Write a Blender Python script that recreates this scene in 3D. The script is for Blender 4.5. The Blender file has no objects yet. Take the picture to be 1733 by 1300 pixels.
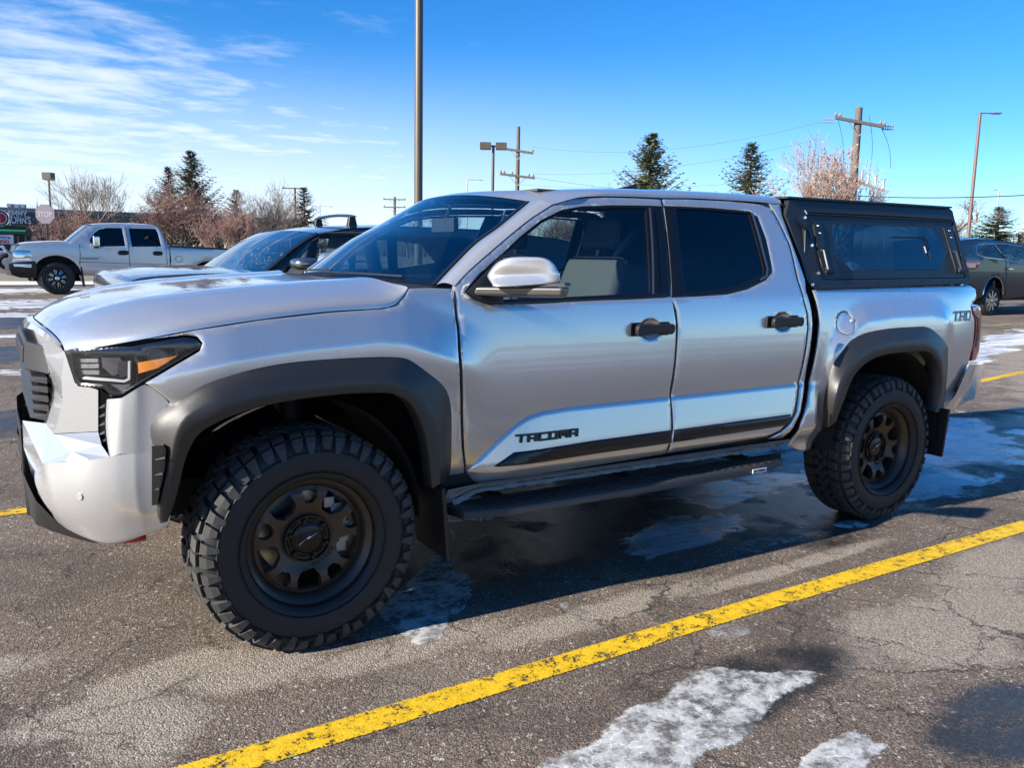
import bpy, bmesh, math, random
import numpy as np
from mathutils import Vector, Matrix
from mathutils.geometry import delaunay_2d_cdt
rnd = random.Random(7)
sc = bpy.context.scene
R = math.radians

# ------------------------------------------------------------------ camera, sky, sun, exposure
cd = bpy.data.cameras.new('camera'); cam = bpy.data.objects.new('camera', cd); sc.collection.objects.link(cam)
sc.camera = cam
cd.sensor_fit = 'HORIZONTAL'; cd.sensor_width = 36; cd.lens = 29.744; cd.clip_start = .05; cd.clip_end = 3000
_r = Vector((0.849348, -0.527458, 0.019889)); _u = Vector((0.061966, 0.137059, 0.988623)); _f = Vector((0.524183, 0.838453, -0.149095))
cam.matrix_world = Matrix(((_r.x, _u.x, -_f.x, -0.95985), (_r.y, _u.y, -_f.y, -3.821583), (_r.z, _u.z, -_f.z, 1.447773), (0, 0, 0, 1)))

SUN_EL, SUN_AZ = R(24), R(1.0)        # azimuth: from -x turned towards +y
sun_dir = Vector((-math.cos(SUN_EL)*math.cos(SUN_AZ), math.cos(SUN_EL)*math.sin(SUN_AZ), math.sin(SUN_EL)))
sd = bpy.data.lights.new('sun', 'SUN'); sun = bpy.data.objects.new('sun', sd); sc.collection.objects.link(sun)
sd.energy = 4.5; sd.angle = R(.55); sd.color = (1, .93, .82)
sun.rotation_euler = sun_dir.to_track_quat('Z', 'Y').to_euler()

world = bpy.data.worlds.new('World'); sc.world = world; world.use_nodes = True
nt = world.node_tree; N = nt.nodes; L = nt.links; N.clear()
out = N.new('ShaderNodeOutputWorld'); bg = N.new('ShaderNodeBackground'); sky = N.new('ShaderNodeTexSky')
sky.sky_type = 'NISHITA'; sky.sun_disc = False; sky.sun_elevation = SUN_EL
sky.sun_rotation = math.atan2(sun_dir.x, sun_dir.y)
sky.altitude = 300; sky.air_density = .85; sky.dust_density = .05; sky.ozone_density = 3.2
bg.inputs['Strength'].default_value = .072
hs = N.new('ShaderNodeHueSaturation'); hs.inputs['Saturation'].default_value = 1.33; hs.inputs['Value'].default_value = 1.0
tc = N.new('ShaderNodeTexCoord'); sep = N.new('ShaderNodeSeparateXYZ'); L.new(tc.outputs['Generated'], sep.inputs[0])
def wmath(op, a, b=None, c=None, clamp=False):
    n = N.new('ShaderNodeMath'); n.operation = op; n.use_clamp = clamp
    for i, v in enumerate((a, b, c)):
        if v is None: continue
        if isinstance(v, (int, float)): n.inputs[i].default_value = v
        else: L.new(v, n.inputs[i])
    return n.outputs[0]
def wramp(v, a, b):
    n = N.new('ShaderNodeMapRange'); n.interpolation_type = 'SMOOTHSTEP'; L.new(v, n.inputs[0])
    n.inputs[1].default_value = a; n.inputs[2].default_value = b; return n.outputs[0]
# clouds: thin altocumulus sheet on a plane overhead (direction divided by height)
zc_ = wmath('ADD', wmath('MAXIMUM', sep.outputs[2], .0), .07)
cx = wmath('DIVIDE', sep.outputs[0], zc_); cy = wmath('DIVIDE', sep.outputs[1], zc_)
cmb = N.new('ShaderNodeCombineXYZ'); L.new(cx, cmb.inputs[0]); L.new(cy, cmb.inputs[1])
mp = N.new('ShaderNodeMapping'); mp.inputs['Rotation'].default_value = (0, 0, R(48)); mp.inputs['Scale'].default_value = (1.35, 2.0, 1)
L.new(cmb.outputs[0], mp.inputs[0])
n1 = N.new('ShaderNodeTexNoise'); n1.inputs['Scale'].default_value = 1.9; n1.inputs['Detail'].default_value = 10; n1.inputs['Roughness'].default_value = .58; n1.inputs['Distortion'].default_value = .2
L.new(mp.outputs[0], n1.inputs['Vector'])
n2 = N.new('ShaderNodeTexNoise'); n2.inputs['Scale'].default_value = .42; n2.inputs['Detail'].default_value = 3
L.new(cmb.outputs[0], n2.inputs['Vector'])
# the sheet lies to the north-west (left of the lot); it thins out towards the east
azi = wmath('ADD', wmath('MULTIPLY', sep.outputs[0], -.93), wmath('MULTIPLY', sep.outputs[1], .36))
region = wramp(azi, -.42, .42)
lowreg = wmath('MULTIPLY', wramp(azi, -.62, .10), wmath('SUBTRACT', 1, wramp(sep.outputs[2], .10, .27)))
hi_ = wmath('SUBTRACT', 1, wramp(sep.outputs[2], .30, .50))
cov = wmath('ADD', wmath('MULTIPLY', wmath('MULTIPLY', region, hi_), .25), wmath('MULTIPLY', lowreg, .26))
val = wmath('ADD', wmath('ADD', wmath('MULTIPLY', n1.outputs[0], .75), wmath('MULTIPLY', n2.outputs[0], .45)), cov)
mask = wmath('MULTIPLY', wramp(val, .80, 1.16), .72)
veil = wmath('MULTIPLY', wmath('MULTIPLY', wramp(azi, -.75, .15), wmath('SUBTRACT', 1, wramp(sep.outputs[2], .0, .24))), .80)
mask = wmath('MAXIMUM', mask, veil)
mixc = N.new('ShaderNodeMix'); mixc.data_type = 'RGBA'
L.new(mask, mixc.inputs[0]); L.new(sky.outputs[0], hs.inputs['Color'])
tint = N.new('ShaderNodeMix'); tint.data_type = 'RGBA'; tint.blend_type = 'MULTIPLY'; tint.inputs[0].default_value = 1
L.new(hs.outputs[0], tint.inputs[6]); tint.inputs[7].default_value = (.80, .95, 1.10, 1)
L.new(tint.outputs[2], mixc.inputs[6]); mixc.inputs[7].default_value = (5.6, 6.0, 6.6, 1)
L.new(mixc.outputs[2], bg.inputs[0]); L.new(bg.outputs[0], out.inputs[0])
sc.view_settings.view_transform = 'Standard'; sc.view_settings.look = 'None'
sc.view_settings.exposure = 1.4; sc.view_settings.gamma = 1; sc.view_settings.use_curve_mapping = False
sc.render.engine = 'CYCLES'; sc.cycles.max_bounces = 8; sc.cycles.transparent_max_bounces = 24
sc.cycles.caustics_reflective = False; sc.cycles.caustics_refractive = False; sc.cycles.sample_clamp_indirect = 6

# ------------------------------------------------------------------ materials
MATS = {}
def _new(name):
    m = bpy.data.materials.new(name); m.use_nodes = True; MATS[name] = m
    return m, m.node_tree.nodes, m.node_tree.links, m.node_tree.nodes['Principled BSDF']
def pmat(name, col, rough=.5, metal=0, coat=0, coatr=.03, var=0, vscale=6, bump=0, bscale=200, spec=.5, emit=None, trans=0, ior=1.5, sheen=0):
    m, n, l, b = _new(name)
    b.inputs['Base Color'].default_value = (*col, 1); b.inputs['Roughness'].default_value = rough; b.inputs['Metallic'].default_value = metal
    b.inputs['Coat Weight'].default_value = coat; b.inputs['Coat Roughness'].default_value = coatr
    b.inputs['Specular IOR Level'].default_value = spec; b.inputs['Transmission Weight'].default_value = trans; b.inputs['IOR'].default_value = ior
    if emit: b.inputs['Emission Color'].default_value = (*emit[0], 1); b.inputs['Emission Strength'].default_value = emit[1]
    t = n.new('ShaderNodeTexCoord')
    if var:
        no = n.new('ShaderNodeTexNoise'); no.inputs['Scale'].default_value = vscale; no.inputs['Detail'].default_value = 6
        l.new(t.outputs['Object'], no.inputs['Vector'])
        mx = n.new('ShaderNodeMix'); mx.data_type = 'RGBA'
        mx.inputs[6].default_value = (*[c*(1-var) for c in col], 1); mx.inputs[7].default_value = (*[min(1, c*(1+var)) for c in col], 1)
        l.new(no.outputs[0], mx.inputs[0]); l.new(mx.outputs[2], b.inputs['Base Color'])
        mr = n.new('ShaderNodeMapRange'); mr.inputs[3].default_value = max(0, rough-.08); mr.inputs[4].default_value = min(1, rough+.1)
        l.new(no.outputs[0], mr.inputs[0]); l.new(mr.outputs[0], b.inputs['Roughness'])
    if bump:
        no = n.new('ShaderNodeTexNoise'); no.inputs['Scale'].default_value = bscale; no.inputs['Detail'].default_value = 3
        l.new(t.outputs['Object'], no.inputs['Vector'])
        bp = n.new('ShaderNodeBump'); bp.inputs['Strength'].default_value = bump; bp.inputs['Distance'].default_value = .002
        l.new(no.outputs[0], bp.inputs['Height']); l.new(bp.outputs[0], b.inputs['Normal'])
    return m
def paint(name, col, flake=.16, rough=.23, metal=.85):
    m, n, l, b = _new(name)
    t = n.new('ShaderNodeTexCoord')
    v = n.new('ShaderNodeTexVoronoi'); v.inputs['Scale'].default_value = 900
    l.new(t.outputs['Object'], v.inputs['Vector'])
    hsv = n.new('ShaderNodeSeparateColor'); l.new(v.outputs['Color'], hsv.inputs[0])
    mx = n.new('ShaderNodeMix'); mx.data_type = 'RGBA'
    mx.inputs[6].default_value = (*[c*(1-flake) for c in col], 1); mx.inputs[7].default_value = (*[min(1, c*(1+flake)) for c in col], 1)
    l.new(hsv.outputs[0], mx.inputs[0]); l.new(mx.outputs[2], b.inputs['Base Color'])
    b.inputs['Metallic'].default_value = metal; b.inputs['Roughness'].default_value = rough
    b.inputs['Coat Weight'].default_value = 1; b.inputs['Coat Roughness'].default_value = .025; b.inputs['Coat IOR'].default_value = 1.55
    # a little orange peel under the clear coat
    no = n.new('ShaderNodeTexNoise'); no.inputs['Scale'].default_value = 9; no.inputs['Detail'].default_value = 2
    l.new(t.outputs['Object'], no.inputs['Vector'])
    bp = n.new('ShaderNodeBump'); bp.inputs['Strength'].default_value = .035; bp.inputs['Distance'].default_value = .01
    l.new(no.outputs[0], bp.inputs['Height']); l.new(bp.outputs[0], b.inputs['Coat Normal'])
    return m
def glass(name, tint, base=.06, dark=0):
    m, n, l, b = _new(name); n.remove(b); o = n['Material Output']
    tr = n.new('ShaderNodeBsdfTransparent'); tr.inputs[0].default_value = (*tint, 1)
    gl = n.new('ShaderNodeBsdfGlossy'); gl.inputs['Roughness'].default_value = .02; gl.inputs[0].default_value = (1, 1, 1, 1)
    ge = n.new('ShaderNodeNewGeometry'); dt = n.new('ShaderNodeVectorMath'); dt.operation = 'DOT_PRODUCT'; l.new(ge.outputs['Normal'], dt.inputs[0]); l.new(ge.outputs['Incoming'], dt.inputs[1])
    def mt(op, a, b2=None):
        q = n.new('ShaderNodeMath'); q.operation = op; q.use_clamp = op == 'ADD'
        for k, v in ((0, a), (1, b2)):
            if v is None: continue
            if isinstance(v, (int, float)): q.inputs[k].default_value = v
            else: l.new(v, q.inputs[k])
        return q
    c_ = mt('ABSOLUTE', dt.outputs['Value']); c_ = mt('SUBTRACT', 1.0, c_.outputs[0]); c_ = mt('POWER', c_.outputs[0], 4.6); c_ = mt('MULTIPLY', c_.outputs[0], .95)
    ad = mt('ADD', c_.outputs[0], .043+base)
    mx = n.new('ShaderNodeMixShader'); l.new(ad.outputs[0], mx.inputs[0]); l.new(tr.outputs[0], mx.inputs[1]); l.new(gl.outputs[0], mx.inputs[2])
    l.new(mx.outputs[0], o.inputs[0])
    return m
SILVER = paint('silver_paint', (.62, .62, .615), .14, .26, .68)
SILVER2 = paint('silver_paint_far', (.54, .56, .58), .14, .33, .6)
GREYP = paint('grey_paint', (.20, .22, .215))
DARKP = paint('dark_paint', (.014, .022, .036), metal=.1)
DARKB = pmat('dark_blue_paint', (.014, .024, .042), .22, coat=.35, spec=.3)
WHITEP = pmat('white_paint', (.75, .76, .76), .3, coat=1)
BLACKP = pmat('black_plastic', (.011, .011, .012), .48, var=.15, vscale=3, bump=.15, bscale=900)
FLAREP = pmat('flare_plastic', (.021, .0205, .020), .40, var=.12, vscale=2.5, bump=.25, bscale=900, spec=.6)
GLOSSB = pmat('gloss_black', (.008, .008, .009), .22, spec=.35)
CLADP = pmat('cladding_black', (.014, .014, .015), .22)
UNDER = pmat('underbody_black', (.008, .008, .008), .8)
CANOPY = pmat('canopy_black', (.013, .014, .016), .42, var=.1, vscale=2, bump=.3, bscale=700, spec=.5)
RUBBER = pmat('tyre_rubber', (.010, .010, .011), .60, var=.35, vscale=14, bump=.3, bscale=150)
RUBBER_SUNLIT = pmat('sunlit_tread_rubber', (.042, .041, .038), .70, var=.4, vscale=22, bump=.4, bscale=220)  # lugs paler than the carcass: sunlit brightness put into the colour
BRONZE = pmat('bronze_wheel', (.064, .049, .037), .36, metal=.5, var=.08, vscale=5)
BRONZED = pmat('dark_bronze', (.022, .018, .015), .42, metal=.4)
STEEL = pmat('steel', (.55, .55, .55), .3, metal=1)
CHROME = pmat('chrome', (.75, .75, .76), .09, metal=1)
SATIN = pmat('satin_grey', (.19, .18, .17), .33, metal=.7)
ALU = pmat('cast_aluminium', (.32, .32, .33), .45, metal=.8, var=.4, vscale=30)
SPRINGY = pmat('yellow_damper', (.55, .30, .02), .4)
REDP = pmat('red_plastic', (.5, .02, .02), .3)
REDLENS = pmat('red_lens', (.42, .008, .012), .12, coat=1)
AMBER = pmat('amber_lens', (.85, .26, .02), .18, coat=1, bump=.5, bscale=60)
WHITEM = pmat('white_print', (.78, .78, .78), .5)
TRIMG = pmat('grey_trim_print', (.22, .26, .32), .4)
SEAT = pmat('seat_fabric', (.06, .058, .053), .8, var=.2, bump=.3, bscale=300)
SEATD = pmat('seat_dark', (.05, .05, .055), .7, var=.2)
DASH = pmat('dash', (.035, .035, .038), .6)
GLASS = glass('side_glass', (.74, .84, .86), .02)
WGLASS = glass('windscreen_glass', (.62, .76, .82), .09)
TINT = glass('tinted_glass', (.36, .42, .44), .01)
TINTD = glass('dark_tinted_glass', (.02, .025, .03), .01)
CGLASS = glass('canopy_glass', (.26, .32, .38), .07)
LENS = glass('lamp_lens', (.86, .88, .90), .03)

# ------------------------------------------------------------------ mesh helpers
def tag(o, label=None, cat=None, group=None, kind=None):
    if label: o['label'] = label
    if cat: o['category'] = cat
    if group: o['group'] = group
    if kind: o['kind'] = kind
    return o
def mesh(name, V, F, mat, parent=None, smooth=True, angle=32, sub=0, creases=None, bevel=0, bseg=2):
    me = bpy.data.meshes.new(name)
    me.from_pydata([tuple(map(float, v)) for v in V], [], [tuple(int(i) for i in f) for f in F])
    me.validate()
    for i, mm in enumerate(mat if isinstance(mat, (list, tuple)) else [mat]): me.materials.append(mm)
    o = bpy.data.objects.new(name, me); sc.collection.objects.link(o)
    if smooth:
        me.polygons.foreach_set('use_smooth', [True]*len(me.polygons))
        if not sub: me.set_sharp_from_angle(angle=R(angle))
    if creases is not None:
        at = me.attributes.new('crease_edge', 'FLOAT', 'EDGE')
        for e in me.edges:
            k = creases(*e.vertices) if callable(creases) else creases.get(tuple(sorted(e.vertices)), 0)
            at.data[e.index].value = k
    if bevel:
        b = o.modifiers.new('bevel', 'BEVEL'); b.width = bevel; b.segments = bseg; b.limit_method = 'ANGLE'; b.angle_limit = R(30)
        b.harden_normals = True
    if sub:
        s = o.modifiers.new('sub', 'SUBSURF'); s.levels = sub; s.render_levels = sub
    if parent: o.parent = parent; o.matrix_parent_inverse = PINV(parent)
    return o
def PINV(p):
    return Matrix.Translation(-p.location) if p.type == 'EMPTY' and p.get('_w') else Matrix()
def empty(name, loc=(0, 0, 0), rz=0, **k):
    o = bpy.data.objects.new(name, None); sc.collection.objects.link(o); o.location = loc; o.rotation_euler = (0, 0, rz)
    o.empty_display_size = .2
    tag(o, **k); return o
class MB:
    "collects simple solids into one mesh"
    def __init__(s): s.V = []; s.F = []
    def add(s, V, F):
        n = len(s.V); s.V += [tuple(v) for v in V]; s.F += [tuple(i+n for i in f) for f in F]; return s
    def box(s, x0, x1, y0, y1, z0, z1):
        V = [(x, y, z) for x in (x0, x1) for y in (y0, y1) for z in (z0, z1)]
        return s.add(V, [(0, 1, 3, 2), (4, 6, 7, 5), (0, 4, 5, 1), (2, 3, 7, 6), (0, 2, 6, 4), (1, 5, 7, 3)])
    def hexa(s, P): # 8 points: bottom 4, top 4
        return s.add(P, [(3, 2, 1, 0), (4, 5, 6, 7), (0, 1, 5, 4), (1, 2, 6, 5), (2, 3, 7, 6), (3, 0, 4, 7)])
    def tube(s, pts, rad, n=8, cap=True):
        pts = [Vector(p) for p in pts]; rad = rad if isinstance(rad, (list, tuple)) else [rad]*len(pts)
        V = []; F = []; prev = None
        for i, p in enumerate(pts):
            t = (pts[min(i+1, len(pts)-1)]-pts[max(i-1, 0)]).normalized()
            a = Vector((0, 0, 1)) if abs(t.z) < .9 else Vector((1, 0, 0))
            if prev is not None: a = prev
            u = (a - t*a.dot(t)).normalized(); w = t.cross(u); prev = u
            for k in range(n):
                an = 2*math.pi*k/n; V.append(p + (u*math.cos(an)+w*math.sin(an))*rad[i])
        for i in range(len(pts)-1):
            for k in range(n):
                a = i*n+k; b = i*n+(k+1) % n; F.append((a, b, b+n, a+n))
        if cap: F.append(tuple(range(n-1, -1, -1))); F.append(tuple(range((len(pts)-1)*n, len(pts)*n)))
        return s.add(V, F)
    def lathe_y(s, prof, cx=0, cz=0, n=48, closed=False):
        "prof: (r, y) list; axis along y through (cx, cz)"
        V = []; F = []; m = len(prof)
        for k in range(n):
            a = 2*math.pi*k/n; c, q = math.cos(a), math.sin(a)
            V += [(cx+r*c, y, cz+r*q) for r, y in prof]
        for k in range(n):
            k2 = (k+1) % n
            for j in range(m-1 if not closed else m):
                j2 = (j+1) % m
                F.append((k*m+j, k*m+j2, k2*m+j2, k2*m+j))
        return s.add(V, F)
    def prism(s, poly, axis, a, b):
        "extrude a 2-D polygon along an axis between a and b"
        n = len(poly)
        def pt(p, h): return {'x': (h, p[0], p[1]), 'y': (p[0], h, p[1]), 'z': (p[0], p[1], h)}[axis]
        V = [pt(p, a) for p in poly]+[pt(p, b) for p in poly]
        F = [tuple(range(n))[::-1], tuple(range(n, 2*n))]+[(i, (i+1) % n, n+(i+1) % n, n+i) for i in range(n)]
        return s.add(V, F)
    def build(s, name, mat, parent=None, **k):
        k.setdefault('smooth', True); return mesh(name, s.V, s.F, mat, parent, **k)
def resample(P, d, closed=True):
    out = []; n = len(P); m = n if closed else n-1
    for i in range(m):
        a = np.array(P[i], float); b = np.array(P[(i+1) % n], float); k = max(1, int(math.ceil(np.linalg.norm(b-a)/d)))
        for j in range(k): out.append(tuple(a+(b-a)*j/k))
    if not closed: out.append(tuple(P[-1]))
    return out
def spline(P, d=.03, closed=False):
    "Catmull-Rom through the points, resampled"
    P = [np.array(p, float) for p in P]; n = len(P); out = []
    for i in range(n if closed else n-1):
        p0 = P[(i-1) % n] if (closed or i > 0) else 2*P[0]-P[1]
        p1 = P[i]; p2 = P[(i+1) % n]; p3 = P[(i+2) % n] if (closed or i+2 < n) else 2*P[-1]-P[-2]
        k = max(1, int(math.ceil(np.linalg.norm(p2-p1)/d)))
        for j in range(k):
            t = j/k
            out.append(tuple(.5*((2*p1)+(-p0+p2)*t+(2*p0-5*p1+4*p2-p3)*t*t+(-p0+3*p1-3*p2+p3)*t**3)))
    if not closed: out.append(tuple(P[-1]))
    return out
def area2(P): return sum(P[i][0]*P[(i+1) % len(P)][1]-P[(i+1) % len(P)][0]*P[i][1] for i in range(len(P)))/2
def inset(P, d):
    "crude inward offset of a closed polygon"
    if area2(P) < 0: P = P[::-1]
    n = len(P); out = []
    for i in range(n):
        a = np.array(P[i-1]); b = np.array(P[i]); c = np.array(P[(i+1) % n])
        t1 = (b-a)/(np.linalg.norm(b-a)+1e-9); t2 = (c-b)/(np.linalg.norm(c-b)+1e-9)
        n1 = np.array((-t1[1], t1[0])); n2 = np.array((-t2[1], t2[0])); m = n1+n2; L_ = np.linalg.norm(m)
        m = m/L_ if L_ > 1e-6 else n1
        out.append(tuple(b+m*d/max(.4, m@n1)))
    return out
def pip(pt, P):
    x, y = pt; c = False; n = len(P)
    for i in range(n):
        x1, y1 = P[i]; x2, y2 = P[(i+1) % n]
        if (y1 > y) != (y2 > y) and x < (x2-x1)*(y-y1)/(y2-y1)+x1: c = not c
    return c
def panel(name, outline, fun, mat, parent=None, holes=(), step=.03, flange=.02, roll=.004, rin=.006, side=1, hflange=None, smooth=True, angle=35, zstep=None, extra=()):
    """curved sheet: outline and holes in a 2-D domain, fun(a, b, d) -> (x, y, z) where d is depth below the skin."""
    zstep = zstep or step
    O = resample(outline, step); HS = [resample(h, step) for h in holes]
    if area2(O) < 0: O = O[::-1]
    HS = [h[::-1] if area2(h) > 0 else h for h in HS]
    pts = []; loops = []
    def addloop(Lp):
        i0 = len(pts); pts.extend(Lp); loops.append(list(range(i0, len(pts)))); return loops[-1]
    addloop(O)
    for h in HS: addloop(h)
    nb = len(pts)
    if rin: # ring just inside the edge
        for Lp in [O]:
            pts += [p for p in inset(Lp, rin) if pip(p, O)]
        for h in HS: pts += [p for p in inset(h[::-1], -rin) if pip(p, O)]
    xs = [p[0] for p in O]; zs = [p[1] for p in O]
    gx = np.arange(min(xs)+step/2, max(xs), step); gz = np.arange(min(zs)+zstep/2, max(zs), zstep)
    O2 = inset(O, step*.35); H2 = [inset(h[::-1], -step*.35) for h in HS]
    for i, a in enumerate(gx):
        for b in gz:
            if pip((a, b), O2) and not any(pip((a, b), h) for h in H2): pts.append((float(a), float(b)))
    if extra:
        E_ = [p for e in extra for p in e if pip(p, O2) and not any(pip(p, h) for h in H2)]
        if E_:
            EA = np.array(E_); keep = pts[:nb]+[p for p in pts[nb:] if np.min(np.abs(EA-np.array(p)).sum(1)) > .012]; pts = keep+E_
    edges = [(l[i], l[(i+1) % len(l)]) for l in loops for i in range(len(l))]
    vo, eo, fo, ov, oe, of = delaunay_2d_cdt([Vector(p) for p in pts], edges, [], 0, 1e-6)
    F = []
    for f in fo:
        c = sum((vo[i] for i in f), Vector((0, 0)))/len(f); c = (c.x, c.y)
        if pip(c, O) and not any(pip(c, h) for h in HS): F.append(tuple(f))
    inv = {}
    for i, src in enumerate(ov):
        for q in src: inv[q] = i
    bset = {inv[i] for i in range(nb) if i in inv}
    V = [fun(p.x, p.y, roll if i in bset else 0) for i, p in enumerate(vo)]
    for li, l in enumerate(loops):
        fl = flange if li == 0 or hflange is None else hflange
        if not fl: continue
        ids = [inv[i] for i in l if i in inv]; base = len(V)
        V += [fun(vo[i].x, vo[i].y, roll+fl) for i in ids]; m = len(ids)
        for k in range(m):
            a, b = ids[k], ids[(k+1) % m]
            if a != b: F.append((b, a, base+k, base+(k+1) % m))
    if side < 0: V = [(x, -y, z) for x, y, z in V]; F = [f[::-1] for f in F]
    # make faces look outwards (towards -y on the near side)
    return mesh(name, V, F, mat, parent, smooth=smooth, angle=angle)
def loft(rows, name, mat, parent=None, closed=False, **k):
    n = len(rows[0]); V = [p for r in rows for p in r]; F = []
    for i in range(len(rows)-1):
        for j in range(n if closed else n-1):
            j2 = (j+1) % n; F.append((i*n+j, i*n+j2, (i+1)*n+j2, (i+1)*n+j))
    return mesh(name, V, F, mat, parent, **k)
def mirror_y(o, name=None):
    "a mirrored twin of a mesh object (right-hand side of the vehicle)"
    me = o.data.copy(); co = np.empty(len(me.vertices)*3); me.vertices.foreach_get('co', co); co = co.reshape(-1, 3); co[:, 1] *= -1
    me.vertices.foreach_set('co', co.ravel()); me.flip_normals(); me.update()
    c = o.copy(); c.data = me; sc.collection.objects.link(c); return c
def text(name, body, size, loc, rot, mat, parent=None, ext=.003, sx=1, shear=0, bold=0, align='LEFT', spacing=1):
    cu = bpy.data.curves.new(name, 'FONT'); cu.body = body; cu.size = size; cu.extrude = ext; cu.shear = shear; cu.offset = bold; cu.align_x = align
    cu.space_character = spacing; cu.materials.append(mat)
    t_ = bpy.data.objects.new(name, cu); sc.collection.objects.link(t_)
    bpy.context.view_layer.update(); me = bpy.data.meshes.new_from_object(t_.evaluated_get(bpy.context.evaluated_depsgraph_get()))
    bpy.data.objects.remove(t_); me.name = name
    o = bpy.data.objects.new(name, me); sc.collection.objects.link(o)
    o.location = loc; o.rotation_euler = rot; o.scale = (sx, 1, 1)
    if parent: o.parent = parent
    return o


import numpy as np, math
def sstep(t): t = min(1, max(0, t)); return t*t*(3-2*t)
def interp(x, P):
    if x <= P[0][0]: return P[0][1]
    for (a, b), (c, d) in zip(P, P[1:]):
        if x <= c: return b+(d-b)*(x-a)/(c-a)
    return P[-1][1]
CREASE = [(.62, .50), (.71, .616), (.80, .70), (.88, .765), (.934, .792), (1.0, .806), (1.129, .814), (1.73, .818), (2.6, .826)]
FCREST = [(-.60, 1.02), (-.45, 1.05), (-.274, 1.086), (-.053, 1.113), (.255, 1.133), (.36, 1.12), (.497, 1.072), (.7, 1.0)]
RCREST = [(2.74, .86), (2.832, .971), (2.915, 1.046), (2.996, 1.107), (3.081, 1.143), (3.324, 1.16), (3.662, 1.163), (3.794, 1.144), (3.878, 1.104), (4.0, 1.06)]
def smax(a, b, k):   # smooth maximum
    h = min(1, max(0, .5+.5*(a-b)/k)); return b*(1-h)+a*h+k*h*(1-h)
def wid(x, z):
    "half width of the body skin at station x, height z"
    if z > 1.285:                                    # greenhouse leans in
        d = z-1.285; w = .9098-.20*d-.42*d*max(0, 1) + .0
        w = .9098-.33*d-.20*d*d if d < 1 else .6
        w0 = w
    else:
        zc = interp(x, CREASE); amt = sstep((x-.60)/.12)*sstep((2.80-x)/.08)
        ze = z if z > zc else z+(zc-z)*amt
        w0 = .938-.35*(ze-1.0)**2+.0015
    # lower door: a ledge steps out below the crease
    zc = interp(x, CREASE); amt = sstep((x-.60)/.12)*sstep((2.80-x)/.08)
    if amt > 0 and z < zc+.02:
        d = zc-z
        t = .005*sstep(d/.012) + .150*min(max(d, 0), .16)
        if z < .60: t -= .055*sstep((.60-z)/.12)
        w0 += amt*t
    elif z < .6 and x < 2.9: w0 -= .03*sstep((.60-z)/.14)
    # front wing crest
    a = sstep((.80-x)/.35)
    if a > 0:
        d = z-interp(x, FCREST)
        b = .040*a*(1-sstep(abs(d)/.30)) if d < 0 else .040*a*max(0, 1-d/.17)
        w0 += b
    # bed side crest over the rear wheel
    a = sstep((x-2.74)/.14)*sstep((3.96-x)/.16)
    if a > 0:
        d = z-interp(x, RCREST)
        w0 += .034*a*((1-.5*sstep(abs(d)/.5)) if d < 0 else max(0, 1-d/.11)**1.3)
    # corner towards the tail lamp
    if x > 3.85: w0 -= .035*min(2, (x-3.85)/.35)**2
    # plan taper at the front corner
    if x < -.25: w0 -= .62*(-.25-x)**2
    return w0
def canw(x, z): return .885-.36*(z-1.33)
CORN = [(-.864, 0), (-.862, .2), (-.852, .4), (-.828, .55), (-.778, .68), (-.70, .785), (-.60, .866), (-.50, .918), (-.38, .945), (-.2, .958), (.2, .958), (.6, .958)]
def _corn():
    P = [np.array((x, -y)) for x, y in CORN]; Q = []
    for i in range(len(P)-1):
        p0 = P[max(i-1, 0)]; p1 = P[i]; p2 = P[i+1]; p3 = P[min(i+2, len(P)-1)]
        for t in np.linspace(0, 1, 20, endpoint=False): Q.append(.5*((2*p1)+(-p0+p2)*t+(2*p0-5*p1+4*p2-p3)*t*t+(-p0+3*p1-3*p2+p3)*t**3))
    Q = np.array(Q); T = np.gradient(Q, axis=0); T /= np.linalg.norm(T, axis=1)[:, None]; Nn = np.stack([T[:, 1], -T[:, 0]], 1)
    if Nn[0][0] > 0: Nn = -Nn
    S = np.concatenate([[0], np.cumsum(np.linalg.norm(np.diff(Q, axis=0), axis=1))])
    return Q, Nn, S
CQ, CN, CS = _corn()
def corn(s, z, d=0):
    "point on the rounded front corner: s metres from the centre line, d below the skin"
    x = np.interp(s, CS, CQ[:, 0]); y = np.interp(s, CS, CQ[:, 1]); a = np.interp(s, CS, CN[:, 0]); b = np.interp(s, CS, CN[:, 1])
    return (float(x-a*d), float(y-b*d), float(z))


# ------------------------------------------------------------------ the silver pickup in front
def skin(x, z, d): return (x, -(wid(x, z)-d), z)
def cskin(s, z, d): return corn(s, z, d)
TR = empty('pickup_truck', (1.68, 0, 0), label='silver crew cab pickup with black wheel flares and black bed canopy', cat='pickup truck')
ROOTS = {}
_mesh0 = mesh
def mesh(name, V, F, mat, parent=None, **k):
    o = _mesh0(name, V, F, mat, parent, **k)
    if parent is TR: o.matrix_parent_inverse = Matrix.Translation(-TR.location)
    return o
_text0 = text
def text(*a, **k):
    o = _text0(*a, **k)
    if o.parent is TR: o.matrix_parent_inverse = Matrix.Translation(-TR.location)
    return o
def both(o):
    m = mirror_y(o); m.parent = o.parent; m.matrix_parent_inverse = o.matrix_parent_inverse.copy(); return m
AX = (0.0, 3.35)

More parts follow.
